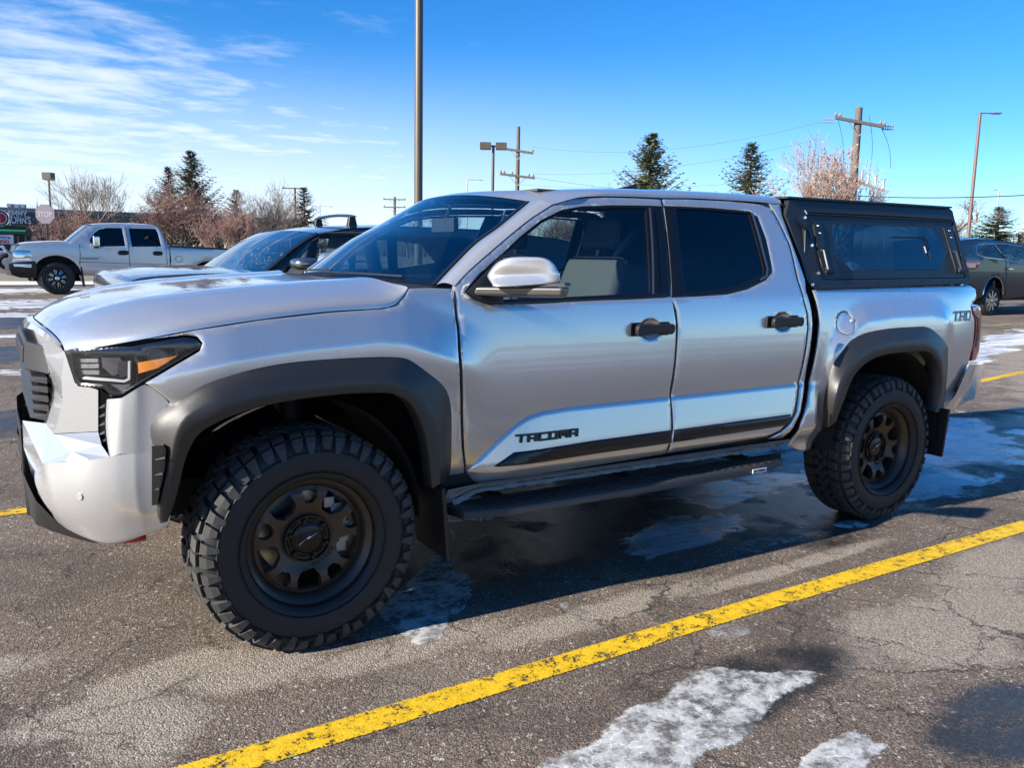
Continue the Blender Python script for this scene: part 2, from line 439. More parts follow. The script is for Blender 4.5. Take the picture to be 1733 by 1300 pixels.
# front wing
FEN = [(-0.5348, 1.022), (-0.5003, 0.9922), (-0.4646, 0.9573), (-0.5108, 0.8483), (-0.4444, 0.8638), (-0.3734, 0.9199), (-0.32, 0.9391), (-0.2162, 0.9708), (-0.0703, 0.9919), (0.1148, 0.9971), (0.2636, 0.9921), (0.394, 0.9547), (0.4833, 0.8756), (0.5477, 0.7138), (0.5876, 0.5063), (0.6, 0.4764), (0.6234, 0.4978), (0.6878, 0.5053), (0.6647, 0.5705), (0.6333, 0.6871), (0.6101, 0.829), (0.5919, 0.9632), (0.5834, 1.0607), (0.5901, 1.1702), (0.5867, 1.2468), (0.586, 1.3187), (0.4912, 1.3223), (0.4019, 1.3204), (0.3835, 1.2955), (0.3396, 1.2595), (0.2752, 1.2467), (0.0832, 1.2383), (-0.1482, 1.2185), (-0.3786, 1.1873), (-0.5204, 1.161), (-0.4848, 1.1647), (-0.4328, 1.1709), (-0.4012, 1.1734), (-0.3735, 1.1684), (-0.3579, 1.1465), (-0.3694, 1.1204), (-0.4413, 1.0788)]
CRX = [[(x, z+o) for x, z in resample(CREASE, .014, False)] for o in (.0, -.011, -.022, -.05)]
both(panel('front_wing', FEN, skin, SILVER, TR, step=.022, flange=.008, extra=[[(x, z+o) for x, z in resample(FCREST, .016, False)] for o in (0, .012, -.012)]))
def rs0(P, n): return [(P[0][0]+(P[-1][0]-P[0][0])*k/(n-1), P[0][1]+(P[-1][1]-P[0][1])*k/(n-1)) for k in range(n)]
# front door, with its window opening
FD = [(0.599, 1.3266), (0.5983, 1.2466), (0.6023, 1.1698), (0.5978, 1.0597), (0.6059, 0.9621), (0.6222, 0.8279), (0.6456, 0.6857), (0.6717, 0.5751), (0.6943, 0.5246), (0.7385, 0.5122), (0.9617, 0.531), (1.2671, 0.5397), (1.6998, 0.5507), (1.6934, 0.5876), (1.7067, 0.6412), (1.7126, 0.7022), (1.7122, 0.821), (1.7112, 0.8605), (1.7227, 0.9818), (1.7283, 1.0959), (1.7287, 1.1694), (1.7164, 1.2517), (1.7102, 1.2916), (1.7148, 1.3393), (1.7585, 1.5765), (1.7864, 1.7281), (1.6346, 1.7278), (1.3846, 1.7176), (1.2628, 1.7032), (1.1419, 1.6675), (1.015, 1.6043), (0.8912, 1.5298), (0.7733, 1.4542), (0.661, 1.3789)]
FW = [(0.6401, 1.3073), (0.7193, 1.3763), (0.8404, 1.4566), (0.9427, 1.5284), (1.0674, 1.6024), (1.1915, 1.6528), (1.3114, 1.6742), (1.4951, 1.6874), (1.6903, 1.6953), (1.7819, 1.6972), (1.7585, 1.5765), (1.7148, 1.3393), (1.7065, 1.2771), (1.51, 1.2709), (1.1842, 1.2628), (0.7996, 1.2521), (0.7333, 1.2574), (0.685, 1.2752)]
FG = [(0.8461, 1.4567), (0.947, 1.5225), (1.069, 1.594), (1.1905, 1.6431), (1.3113, 1.6638), (1.4918, 1.6778), (1.6795, 1.6854), (1.6345, 1.4977), (1.5921, 1.2936), (1.3139, 1.2853), (1.0969, 1.2784), (0.8884, 1.2732), (0.8041, 1.2716), (0.741, 1.2884)]
H1 = [(1.5699, 1.138)][0]; H2 = [(2.4407, 1.1507)][0]
def cuphole(q): return [(q[0]+.002+.058*math.cos(a), q[1]+.046*math.sin(a)) for a in np.linspace(0, 2*math.pi, 29)[:-1]]
fd = panel('front_door', FD, skin, SILVER, TR, holes=[FW, cuphole(H1)], step=.022, hflange=.03, extra=CRX); fdr = both(fd)
def sub(o, par):
    o.parent = par; return o
def dtrim(par, parr, W, G, holes_mat, gmat, nm='window_trim'):
    t = panel(nm, inset(resample(W, .03), .002), lambda x, z, d: skin(x, z, d+.003), GLOSSB, par, holes=[inset(resample(G, .03), .004)], step=.04, roll=.001, rin=.004, flange=.012)
    g = panel('window_glass', G, lambda x, z, d: skin(x, z, d+.010), gmat, par, step=.05, roll=0, rin=0, flange=0)
    for o in (t, g): m = mirror_y(o); m.parent = parr
    return t, g
dtrim(fd, fdr, FW, FG, None, GLASS)
# bright edge strip behind the front door glass
loft([[skin(x, z, -.003) for x, z in rs0([(1.6904, 1.6859), (1.5921, 1.2936)], 14)], [skin(x, z, -.003) for x, z in rs0([(1.7032, 1.6865), (1.6061, 1.294)], 14)]], 'edge_strip', SATIN, fd, smooth=False)
# rear door
RD = [(1.7115, 1.273), (1.7362, 1.2167), (1.7426, 1.1413), (1.7399, 1.0955), (1.735, 0.9922), (1.7279, 0.8706), (1.7204, 0.8075), (1.7251, 0.7447), (1.7233, 0.6749), (1.7086, 0.6116), (1.7074, 0.5531), (2.0273, 0.5593), (2.3599, 0.5693), (2.4475, 0.5964), (2.5143, 0.6366), (2.5558, 0.6882), (2.577, 0.7592), (2.5899, 0.8098), (2.6066, 0.9076), (2.6225, 1.0268), (2.6321, 1.1115), (2.6279, 1.181), (2.6041, 1.2652), (2.5869, 1.3612), (2.591, 1.5368), (2.5566, 1.672), (2.5321, 1.7213), (2.4658, 1.7394), (2.2613, 1.7445), (1.9801, 1.7397), (1.7989, 1.7316), (1.7714, 1.5769), (1.7274, 1.3393)]
RW = [(1.7956, 1.6993), (2.1029, 1.7041), (2.3736, 1.6992), (2.4196, 1.6724), (2.4337, 1.5641), (2.4254, 1.4314), (2.4141, 1.3918), (2.3591, 1.3553), (2.2148, 1.3111), (2.0697, 1.2874), (1.8684, 1.2798), (1.7136, 1.2757), (1.7274, 1.3393), (1.7714, 1.5769)]
RG = [(1.8657, 1.6928), (2.0992, 1.6952), (2.3614, 1.6909), (2.3623, 1.5724), (2.3629, 1.4118), (2.3472, 1.3769), (2.1621, 1.3267), (1.9894, 1.3036), (1.7985, 1.2956), (1.819, 1.4745)]
rd = panel('rear_door', RD, skin, SILVER, TR, holes=[RW, cuphole(H2)], step=.022, hflange=.03, extra=CRX); rdr = both(rd)
dtrim(rd, rdr, RW, RG, None, TINT)
loft([[skin(x, z, -.003) for x, z in [(2.3714, 1.6943), (2.3709, 1.5726), (2.3736, 1.4119), (2.3567, 1.3799), (2.3089, 1.3624)]], [skin(x, z, -.003) for x, z in [(2.3882, 1.6935), (2.3882, 1.5731), (2.3876, 1.4091), (2.3676, 1.3741), (2.3104, 1.3538)]]], 'edge_strip', SATIN, rd, smooth=False)
# rear cab corner
CC = [(2.5648, 1.6723), (2.6001, 1.537), (2.5982, 1.3612), (2.6131, 1.2651), (2.6402, 1.1808), (2.6435, 1.1112), (2.6362, 1.0263), (2.6205, 0.9069), (2.6034, 0.809), (2.5896, 0.7462), (2.5712, 0.684), (2.5308, 0.629), (2.4644, 0.5852), (2.3842, 0.5545), (2.4996, 0.5469), (2.5496, 0.5994), (2.6028, 0.6816), (2.6473, 0.8269), (2.6482, 0.9054), (2.6639, 1.0252), (2.6733, 1.1317), (2.6647, 1.2147), (2.6393, 1.2977), (2.6504, 1.3614), (2.6206, 1.5375), (2.6067, 1.6802), (2.6249, 1.7458), (2.5283, 1.7502), (2.5465, 1.7235)]
both(panel('cab_corner', CC, skin, SILVER, TR, step=.02, flange=.05))

# roof, pillars and windscreen
SEAM = [(0.597, -0.8946, 1.33), (0.6617, -0.8756, 1.3828), (0.7741, -0.8466, 1.4582), (0.8923, -0.8152, 1.5342), (1.0162, -0.7821, 1.6085), (1.1435, -0.7518, 1.6727), (1.2643, -0.7346, 1.7077), (1.3862, -0.7273, 1.7222), (1.6366, -0.7218, 1.7331), (1.7934, -0.7201, 1.7363), (1.9824, -0.7157, 1.745), (2.2617, -0.7132, 1.7498), (2.4711, -0.7129, 1.7504), (2.6257, -0.7145, 1.7474)]
WSE = [(0.5653, -0.8, 1.3309), (0.665, -0.765, 1.4079), (0.7876, -0.725, 1.4982), (0.9127, -0.69, 1.5682), (1.0099, -0.66, 1.6274), (1.1132, -0.625, 1.6891)]
CROWN = [(1.2484, 1.7413), (1.4584, 1.7612), (1.6001, 1.7711), (1.8997, 1.7844), (2.2272, 1.7935), (2.5322, 1.7975), (2.9438, 1.7946)]
seam_a = spline(SEAM[:6], .03); ws_a = spline(WSE, .03)
def rs(P, n):
    P = np.array(P, float); d = np.concatenate([[0], np.cumsum(np.linalg.norm(np.diff(P, axis=0), axis=1))]); t = np.linspace(0, d[-1], n)
    return [tuple(np.interp(x, d, P[:, k]) for k in range(P.shape[1])) for x in t]
sa = rs(seam_a, 20); wa = rs(ws_a, 20); rows = []
for a, b in zip(sa, wa):
    a = np.array(a); b = np.array(b); r = []
    for t in np.linspace(0, 1, 8):
        p = a+(b-a)*t; k = math.sin(math.pi*t)*.022; r.append((p[0]-k*.35, p[1]-k*.6, p[2]+k*.5))
    rows.append(r)
both(loft(rows, 'windscreen_pillar', SILVER, TR))
both(loft([[(p[0]-.004, p[1]+.002, p[2]+.004) for p in wa], [(p[0]-.012, p[1]+.022, p[2]+.000) for p in wa]], 'windscreen_seal', GLOSSB, TR))
# windscreen
rows = []
for i, p in enumerate(wa):
    t = i/19; r = []
    for v in np.linspace(-1, 1, 25):
        bow = 1-abs(v)**2.2
        r.append((p[0]-(.17-.06*t)*bow, p[1]*-v, p[2]+(.018+.030*t)*bow))
    rows.append(r)
WSROWS = rows
ws = loft(rows, 'windscreen', WGLASS, TR)
# black band printed round the screen, just inside it
def wsp(i, v, d=.008):
    r0 = WSROWS[int(i)]; r1 = WSROWS[min(19, int(i)+1)]; f = i-int(i); j = (v+1)*12; j0 = int(min(23, j)); g = j-j0
    q = [(r0[j0][k]*(1-g)+r0[j0+1][k]*g)*(1-f)+(r1[j0][k]*(1-g)+r1[j0+1][k]*g)*f for k in range(3)]
    return (q[0]+d*.7, q[1], q[2]-d*.7)
loft([[wsp(i, v) for v in np.linspace(-1, 1, 25)] for i in (0, 1.1)], 'screen_border', GLOSSB, ws)
loft([[wsp(i, v) for v in np.linspace(-1, 1, 25)] for i in (18.4, 19)], 'screen_border', GLOSSB, ws)
for s in (-1, 1): loft([[wsp(i, s*v) for i in np.linspace(0, 19, 12)] for v in (.955, 1)], 'screen_border', GLOSSB, ws)
# roof
se = [p for p in spline(SEAM[5:], .06)]; n = len(se); rows = []
cz = lambda x: interp(x, CROWN)
for i, p in enumerate(se):
    t = i/(n-1); xs, ys, zs = p; q = sstep(i/7); r = []
    xcen = (WSROWS[-1][12][0])*(1-q) + xs*q if i < 7 else xs
    if i == n-1: xcen = xs+.0
    top = max(cz(xs), zs+.01)
    cen = WSROWS[-1][12][2]*(1-q)+(top+.018)*q
    for v in np.linspace(0, 1, 15):
        a = v*math.pi/2; cy_ = math.cos(a)**(2/3.2); sz = math.sin(a)**(2/2.6)
        r.append((xs+(xcen-xs)*(1-cy_**1.5), ys*cy_, zs+(cen-zs)*sz))
    if i < 8:
        e = [SEAM[5], WSROWS[-1][0]]+[WSROWS[-1][k] for k in range(2, 13, 2)]; e = rs([tuple(q_) for q_ in e], 15)
        e = [tuple(np.array(p_)+np.array((xs-SEAM[5][0], 0, (zs-SEAM[5][2])*.9))*1) for p_ in e]; w_ = sstep(i/7)
        r = [tuple(np.array(e[k])*(1-w_)+np.array(r[k])*w_) for k in range(15)]
    rows.append([(a, b, c) for a, b, c in r]+[(a, -b, c) for a, b, c in r[::-1][1:]])
loft(rows, 'roof', SILVER, TR, angle=50)
lastrow = rows[-1]
# rear face of the cab
loft([lastrow, [(x+.10, y*1.12, z-.14) for x, y, z in lastrow], [(x*0+2.66, y*1.22, 1.30-.001*abs(y)) for x, y, z in lastrow]], 'cab_back', GLOSSB, TR)
an = MB(); an.hexa([(2.02, -.028, 1.815), (2.24, -.03, 1.815), (2.24, .03, 1.815), (2.02, .028, 1.815), (2.10, -.01, 1.838), (2.23, -.012, 1.868), (2.23, .012, 1.868), (2.10, .01, 1.838)])
an.build('roof_antenna', BLACKP, TR, bevel=.004)

# bonnet
HS = [(-0.7426, -0.665, 1.1078), (-0.7033, -0.745, 1.1223), (-0.645, -0.825, 1.1358)] + [(-0.5199, -0.893, 1.1636), (-0.3779, -0.9249, 1.1909), (-0.1472, -0.9318, 1.2222), (0.0847, -0.9282, 1.2433), (0.2768, -0.9271, 1.2508), (0.3365, -0.92, 1.2637), (0.3799, -0.9036, 1.2976), (0.3984, -0.895, 1.3229)]
hs_ = rs(spline(HS[:9], .03), 34) + rs(spline(HS[8:], .01), 7)[1:]
HC = [(-.795, 1.172), (-.775, 1.188), (-.74, 1.208), (-.66, 1.238), (-.50, 1.272), (-.30, 1.297), (-.1, 1.314), (.1, 1.328), (.30, 1.340), (.40, 1.343)]
rows = []; nh = len(hs_)
for i, p in enumerate(hs_):
    t = i/(nh-1); xs, ys, zs = p
    xc = -.795+(.30+.795)*(min(1, (xs+.745)/(.39+.745)))**1.0 if i else -.795
    zc2 = interp(xc, HC); r = []
    nn = 2.3+3.0*sstep(t*1.3)
    for v in np.linspace(0, 1, 26):
        a = v*math.pi/2; c = math.cos(a)**(2/nn); s = math.sin(a)**(2/2.2)
        y = ys*c; z = zs+(zc2-zs)*s
        ay = abs(y); amp = sstep((xc+.80)/.25)
        z += amp*(.014*sstep((ay-.42)/.10)*(1-sstep((ay-.62)/.20)))
        x = xs+(xc-xs)*(1-(ay/abs(ys))**1.6)
        r.append((x, y, z))
    rows.append(r+[(a, -b, c) for a, b, c in r[::-1][1:]])
HROW0 = rows[0][:26]
loft(rows, 'bonnet', SILVER, TR, angle=50)
# the rolled flange under the bonnet edge keeps the shut line dark
loft([[(p[0], p[1]+.004, p[2]-.004) for p in hs_], [(p[0], p[1]+.03, p[2]-.03) for p in hs_]], 'bonnet_flange', UNDER, TR)
# cowl between bonnet and screen
r0 = rows[-1]; r1 = WSROWS[0]; r0 = rs([tuple(p) for p in r0], 25)
loft([[(a[0]-.02, a[1]*.97, a[2]-.012) for a in r0], [(b[0]+.01, b[1], b[2]-.006) for b in r1]], 'cowl', BLACKP, TR)
wp = MB()
for y0, y1 in ((-.55, .05), (.0, .62)):
    P = []
    for t in np.linspace(0, 1, 8):
        y = y0+(y1-y0)*t; v = -y/.8; q = wsp(.15+.5*t, max(-1, min(1, v)), -.010); P.append(q)
    wp.tube(P, .0045, 6)
wp.build('wiper', BLACKP, TR)

# ---- nose: bumper, surround, grille
GV = [(-0.8133, -0.32, 1.1497), (-0.7942, -0.42, 1.0632), (-0.7697, -0.53, 0.9671), (-0.7747, -0.53, 0.928), (-0.8011, -0.49, 0.8312), (-0.7794, -0.32, 1.1863), (-0.7427, -0.665, 1.1058), (-0.7171, -0.688, 0.9941), (-0.787, -0.47, 1.0684), (-0.7559, -0.658, 1.0124), (-0.7563, -0.66, 0.9407), (-0.7857, -0.642, 0.8269), (-0.6549, -0.735, 0.9808), (-0.6617, -0.735, 0.841)]
gf = [(0, 1, 8), (0, 8, 6), (8, 9, 6), (6, 9, 7), (1, 2, 9, 8), (2, 3, 10, 9), (3, 4, 11, 10), (7, 9, 12), (9, 10, 12), (10, 13, 12), (10, 11, 13)]
both(mesh('grille_surround', [p for p in GV], gf, SILVER, TR, smooth=False))
lo_ = rs([GV[6], GV[0], tuple(np.array(GV[0])*.5+np.array((-.832, 0, 1.135))*.5+np.array((-.006, 0, .002))), (-.832, 0, 1.135)], 20)
up_ = rs([tuple(p) for p in HROW0], 20)
both(loft([[(a[0]-.003, a[1], a[2]-.004) for a in up_], [tuple((np.array(a)+np.array(b))/2+np.array((-.006, 0, .006))) for a, b in zip(up_, lo_)], lo_], 'nose_cap', SILVER, TR))
rows = [[GV[i] for i in (0, 1, 2, 3, 4)]]
for t in (.12, .5, 1):
    rows.append([tuple(np.array(GV[i])*(1-t)+np.array((-.80, 0, GV[i][2]))*t) for i in (0, 1, 2, 3, 4)])
both(loft(rows, 'grille_back', BLACKP, TR))
inn = [np.array(GV[i]) for i in (0, 1, 2, 3, 4)]
both(loft([[tuple(p) for p in inn], [tuple(p+np.array((-.004, .035, 0))) for p in inn], [tuple(p+np.array((.05, .05, 0))) for p in inn]], 'grille_frame', FLAREP, TR))
for z in (.845, .878, .911, .944, .977):
    gb = MB(); gb.hexa([(-.79, -.50, z), (-.79, .50, z), (-.845, .40, z), (-.845, -.40, z), (-.79, -.50, z+.022), (-.79, .50, z+.022), (-.832, .40, z+.016), (-.832, -.40, z+.016)])
    gb.build('grille_slat', BLACKP, TR, smooth=False)
gu = MB(); gu.hexa([(-.78, -.50, 1.005), (-.78, .50, 1.005), (-.852, .34, 1.01), (-.852, -.34, 1.01), (-.78, -.46, 1.10), (-.78, .46, 1.10), (-.842, .34, 1.115), (-.842, -.34, 1.115)])
gu.build('grille_bar', FLAREP, TR, bevel=.008)
gp = MB(); gp.hexa([(-.80, -.30, 1.025), (-.80, .30, 1.025), (-.858, .28, 1.03), (-.858, -.28, 1.03), (-.80, -.30, 1.085), (-.80, .30, 1.085), (-.854, .28, 1.09), (-.854, -.28, 1.09)]); gp.build('grille_badge_plate', BLACKP, TR, bevel=.006)
# bumper skin
BG = [[(-0.8639, -0.0183, 0.7253), (-0.8687, -0.2959, 0.718), (-0.8588, -0.5508, 0.6901), (-0.8441, -0.6013, 0.6171), (-0.8132, -0.6537, 0.5581), (-0.7895, -0.633, 0.5112), (-0.7666, -0.4443, 0.4448)],
      [(-0.8224, -0.609, 0.7608), (-0.8255, -0.6293, 0.7245), (-0.817, -0.6741, 0.6727), (-0.805, -0.6974, 0.5995), (-0.7904, -0.6988, 0.5465), (-0.7682, -0.677, 0.4996), (-0.7482, -0.4961, 0.437)],
      [(-0.7641, -0.7255, 0.7509), (-0.7653, -0.7412, 0.7504), (-0.7582, -0.7638, 0.6868), (-0.7539, -0.7692, 0.6113), (-0.7446, -0.7616, 0.541), (-0.7325, -0.7318, 0.4851), (-0.7155, -0.6025, 0.4436)],
      [(-0.7003, -0.8018, 0.7663), (-0.7016, -0.8144, 0.7653), (-0.7024, -0.8219, 0.6938), (-0.701, -0.8232, 0.6181), (-0.6977, -0.8071, 0.5447), (-0.6859, -0.778, 0.4687), (-0.6749, -0.6575, 0.432)],
      [(-0.6407, -0.8371, 0.7753), (-0.643, -0.8578, 0.776), (-0.644, -0.8646, 0.6967), (-0.644, -0.8646, 0.6211), (-0.6452, -0.8488, 0.5546), (-0.6479, -0.8059, 0.4626), (-0.6339, -0.7093, 0.4368)],
      [(-0.6127, -0.8574, 0.7845), (-0.6148, -0.8753, 0.7875), (-0.6176, -0.8783, 0.6967), (-0.6174, -0.8784, 0.621), (-0.6151, -0.8679, 0.5635), (-0.6095, -0.8352, 0.4724), (-0.5967, -0.7444, 0.4477)],
      [(-0.5729, -0.8925, 0.7896), (-0.5729, -0.8924, 0.7876), (-0.5753, -0.8957, 0.7015), (-0.575, -0.8936, 0.619), (-0.5605, -0.8903, 0.5656), (-0.5534, -0.8598, 0.4964), (-0.5428, -0.7839, 0.4762)],
      [(-0.5306, -0.8967, 0.7879), (-0.5307, -0.8967, 0.7859), (-0.5327, -0.8979, 0.6967), (-0.5288, -0.8976, 0.6136), (-0.5194, -0.8941, 0.5605), (-0.5093, -0.8767, 0.5088), (-0.5024, -0.8081, 0.4917)],
      [(-0.4758, -0.9176, 0.7904), (-0.4758, -0.9176, 0.7884), (-0.4775, -0.9171, 0.6944), (-0.4747, -0.9158, 0.6169), (-0.472, -0.9114, 0.5705), (-0.4825, -0.8871, 0.5241), (-0.4717, -0.8219, 0.5098)]]
m = 7; F = [(i*m+j, i*m+j+1, (i+1)*m+j+1, (i+1)*m+j) for i in range(8) for j in range(1, 6)]
V = [p for c in BG for p in c]
def bc(a, b):
    ia, ja, ib, jb = a//m, a % m, b//m, b % m
    if ja == jb: return {1: .95, 5: .8, 6: 1}.get(ja, 0)
    if ia == ib: return {1: .75, 6: .55, 0: 1, 8: 1}.get(ia, 0)
    return 0
V2 = V[:]
both(mesh('bumper', V2, F, SILVER, TR, sub=3, creases=bc))
# the bumper continues across the front, with the number plate gap
rows = []
for t in np.linspace(0, 1, 7):
    rows.append([tuple(np.array(p)*(1-t)+np.array((p[0]-.012*math.sin(t*math.pi/2), 0, p[2]))*t) for p in BG[0][1:]])
both(loft(rows, 'bumper_centre', SILVER, TR))
# pillar of the bumper beside the lamp
UC = [[(-0.6347, -0.7645, 0.95), (-0.6453, -0.7548, 0.8532), (-0.6389, -0.7742, 0.7697)], [(-0.6406, -0.8372, 0.9637), (-0.6496, -0.8302, 0.8675), (-0.643, -0.8578, 0.776)], [(-0.6018, -0.8792, 0.9712), (-0.6105, -0.8782, 0.8923), (-0.6151, -0.8775, 0.788)],
      [(-0.5578, -0.9009, 1.0032), (-0.5676, -0.8955, 0.9208), (-0.5729, -0.8924, 0.7876)], [(-0.5326, -0.9024, 1.0202), (-0.5256, -0.899, 0.918), (-0.5307, -0.8967, 0.7859)], [(-0.4996, -0.9117, 0.9893), (-0.4884, -0.9136, 0.9174), (-0.5035, -0.9082, 0.7874)], [(-0.4588, -0.9183, 0.9522), (-0.4576, -0.9206, 0.8964), (-0.4758, -0.9176, 0.7884)]]
m3 = 3; F = [(i*m3+j, i*m3+j+1, (i+1)*m3+j+1, (i+1)*m3+j) for i in range(6) for j in range(2)]
both(mesh('bumper_corner', [p for c in UC for p in c], F, SILVER, TR, sub=2, creases=lambda a, b: (1 if (a % 3 == b % 3 and a % 3 in (0, 2)) else (.8 if (a//3 == b//3 and a//3 in (0, 1, 2)) else (.5 if a//3 == b//3 == 3 else 0)))))
SH = [(-0.8669, -0.3, 0.8182), (-0.7996, -0.5, 0.8371), (-0.7858, -0.642, 0.8249), (-0.6618, -0.735, 0.839)] + [BG[0][1], BG[1][1]] + [(-0.7429, -0.74, 0.7797), (-0.6597, -0.8, 0.8053)] + [BG[2][1], BG[3][1], BG[4][1]]
both(mesh('bumper_shelf', SH, [(0, 1, 5, 4), (1, 2, 6, 5), (2, 3, 7, 6), (5, 6, 8), (6, 9, 8), (6, 7, 10, 9)], SILVER, TR, smooth=False))
rows = [[tuple(np.array(p)*(1-t)+np.array((p[0]-.01, 0, p[2]))*t) for p in (GV[4], SH[0], SH[4])] for t in np.linspace(0, 1, 4)]
# vent between grille surround and lamp column
both(loft([[(-0.6601, -0.72, 0.989), (-0.6644, -0.72, 0.8991), (-0.6674, -0.72, 0.8387), (-0.6615, -0.74, 0.7812)], [(-0.6137, -0.74, 0.9547), (-0.6163, -0.74, 0.8985), (-0.6191, -0.74, 0.8379), (-0.6245, -0.76, 0.7713)]], 'vent_back', GLOSSB, TR))
for (x0, y0, z0), (x1, y1, z1) in zip([(-0.6544, -0.735, 0.9168), (-0.6559, -0.735, 0.8868), (-0.6573, -0.735, 0.8567), (-0.6597, -0.745, 0.8286), (-0.6584, -0.755, 0.8042)], [(-0.6449, -0.8, 0.9327), (-0.6463, -0.8, 0.9032), (-0.6476, -0.8, 0.8737), (-0.649, -0.8, 0.844), (-0.6467, -0.8, 0.818)]):
    vs = MB(); vs.hexa([(x0, y0, z0), (x1, y1, z1), (x1+.05, y1+.03, z1), (x0+.05, y0+.03, z0), (x0, y0, z0+.005), (x1, y1, z1+.010), (x1+.05, y1+.03, z1+.010), (x0+.05, y0+.03, z0+.005)]); both(vs.build('vent_slat', FLAREP, TR, smooth=False))
sn = MB(); c = [(-0.7308, -0.79, 0.6387)][0]
sn.tube([(c[0]+.004, c[1]+.004, c[2]), (c[0]-.0035, c[1]-.003, c[2])], .0115, 20)
both(sn.build('parking_sensor', SILVER2, TR))
# dark skirt and skid plate below
SK = [[(-0.8646, -0.2739, 0.5756), (-0.8476, -0.5085, 0.5663), (-0.7868, -0.6129, 0.5008), (-0.7238, -0.7098, 0.475), (-0.6829, -0.7446, 0.4579)], [(-0.854, 0.0001, 0.3754), (-0.8497, -0.4231, 0.4561), (-0.8021, -0.5301, 0.4534), (-0.7409, -0.643, 0.4514), (-0.6886, -0.7067, 0.4452)], [(-0.744, 0.001, 0.3515), (-0.744, 0.001, 0.3146), (-0.734, 0.0011, 0.2816), (-0.7108, -0.4048, 0.3745), (-0.6684, -0.5855, 0.4089)]]
both(loft(SK, 'lower_skirt', BLACKP, TR, angle=60))
rows = []
for t in np.linspace(0, 1, 4): rows.append([tuple(np.array(p)*(1-t)+np.array((p[0]-.01, 0, p[2]))*t) for p in (SK[0][0], SK[1][0], SK[2][0])])
both(loft(rows, 'lower_skirt', BLACKP, TR, angle=60))
pl = MB(); pl.box(-.874, -.866, -.20, .20, .60, .775); pl.build('plate_holder', BLACKP, TR, bevel=.003)
cv = MB(); P = [(-0.8604, -0.2523, 0.7014)][0]
th = MB(); th.tube([(-.60, -.72, .462), (-.60, -.72, .445), (-.53, -.74, .452)], .012, 8); th.build('tow_hook', REDP, TR)

# ---- headlamp
LO = [(0.7362, 1.1117), (0.7774, 1.1238), (0.8878, 1.1303), (0.9911, 1.1367), (1.0352, 1.1458), (1.1315, 1.1631), (1.1597, 1.166), (1.1911, 1.1599), (1.2046, 1.1417), (1.1934, 1.1235), (1.1285, 1.0814), (1.026, 1.0216), (0.9415, 0.9687), (0.9108, 0.9717), (0.8843, 0.9961), (0.7837, 0.9986), (0.758, 1.0478)]
hl = panel('headlight', LO, lambda s, z, d: cskin(s, z, d*1.4+.055 if d > .003 else .055), GLOSSB, TR, step=.025, roll=0, rin=0, flange=0)
V = []
lens = panel('lens', LO, lambda s, z, d: cskin(s, z, d+.009), LENS, hl, step=.025, roll=.003, rin=.006, flange=0)
rim = panel('lamp_rim', LO, lambda s, z, d: cskin(s, z, d+.012), GLOSSB, hl, holes=[[(0.7696, 1.1088), (0.8913, 1.119), (0.9925, 1.1252), (1.0385, 1.1343), (1.131, 1.15), (1.1604, 1.1534), (1.1821, 1.1481), (1.1927, 1.1362), (1.1833, 1.1276), (1.1214, 1.0893), (1.0207, 1.0312), (0.9407, 0.9852), (0.9187, 0.9856), (0.8934, 1.009), (0.7925, 1.0109), (0.7706, 1.0544)]], step=.02, roll=.002, rin=.004, flange=.04)
def kq(name, P, d, mat, thick=.01, par=None):
    return panel(name, P, lambda s, z, dd: cskin(s, z, d+(thick if dd > .006 else 0)), mat, par or hl, step=.02, roll=0, rin=0, flange=.02)
REFL = pmat('lamp_reflector', (.62, .63, .64), .18, metal=1, var=.35, vscale=60)
kq('led_bar', [(0.7289, 1.085), (0.8578, 1.0917), (0.857, 1.079), (0.7426, 1.0731)], .030, REFL); kq('led_bar', [(0.7536, 1.0689), (0.859, 1.0742), (0.8581, 1.0596), (0.7636, 1.0548)], .030, REFL); kq('led_bar', [(0.7685, 1.0492), (0.86, 1.0539), (0.8591, 1.0392), (0.7755, 1.0349)], .030, REFL)
kq('reflector', [(0.8625, 1.0938), (0.9308, 1.0959), (0.9402, 1.0806), (0.9281, 1.0454), (0.9025, 1.0349), (0.865, 1.0628)], .040, pmat('lamp_bowl', (.30, .31, .34), .12, metal=1, var=.5, vscale=35))
kq('projector', [(0.9303, 1.0862), (0.9687, 1.0852), (0.9666, 1.0424), (0.9335, 1.03), (0.9223, 1.053)], .034, pmat('lamp_projector', (.02, .022, .03), .08, coat=1))
kq('light_strip', [(0.7929, 1.0242), (0.8034, 1.0307), (0.9063, 1.0273), (0.9474, 1.0235), (0.9629, 1.0307), (0.9668, 1.0871), (0.9738, 1.0872), (0.9709, 1.027), (0.9511, 1.0168), (0.9059, 1.0194), (0.7978, 1.0215)], .024, pmat('lamp_strip', (.50, .52, .52), .3))
kq('amber_reflector', [(0.9988, 1.0828), (1.1289, 1.1045), (1.0656, 1.0655), (0.9991, 1.0469)], .026, AMBER)
rb = MB()
for k in range(7):
    y = 645+k*3.0
gr = [(0.8143, 1.0097), (0.9363, 1.0067), (0.9711, 1.0114), (0.9415, 0.9873), (0.9165, 0.9826), (0.892, 0.9994), (0.8188, 1.0041)]
kq('lower_grid', gr, .034, pmat('lamp_grid', (.16, .17, .17), .3, metal=.5, var=.5, vscale=90))
hlr = both(hl)
for ch in list(hl.children): m_ = mirror_y(ch); m_.parent = hlr

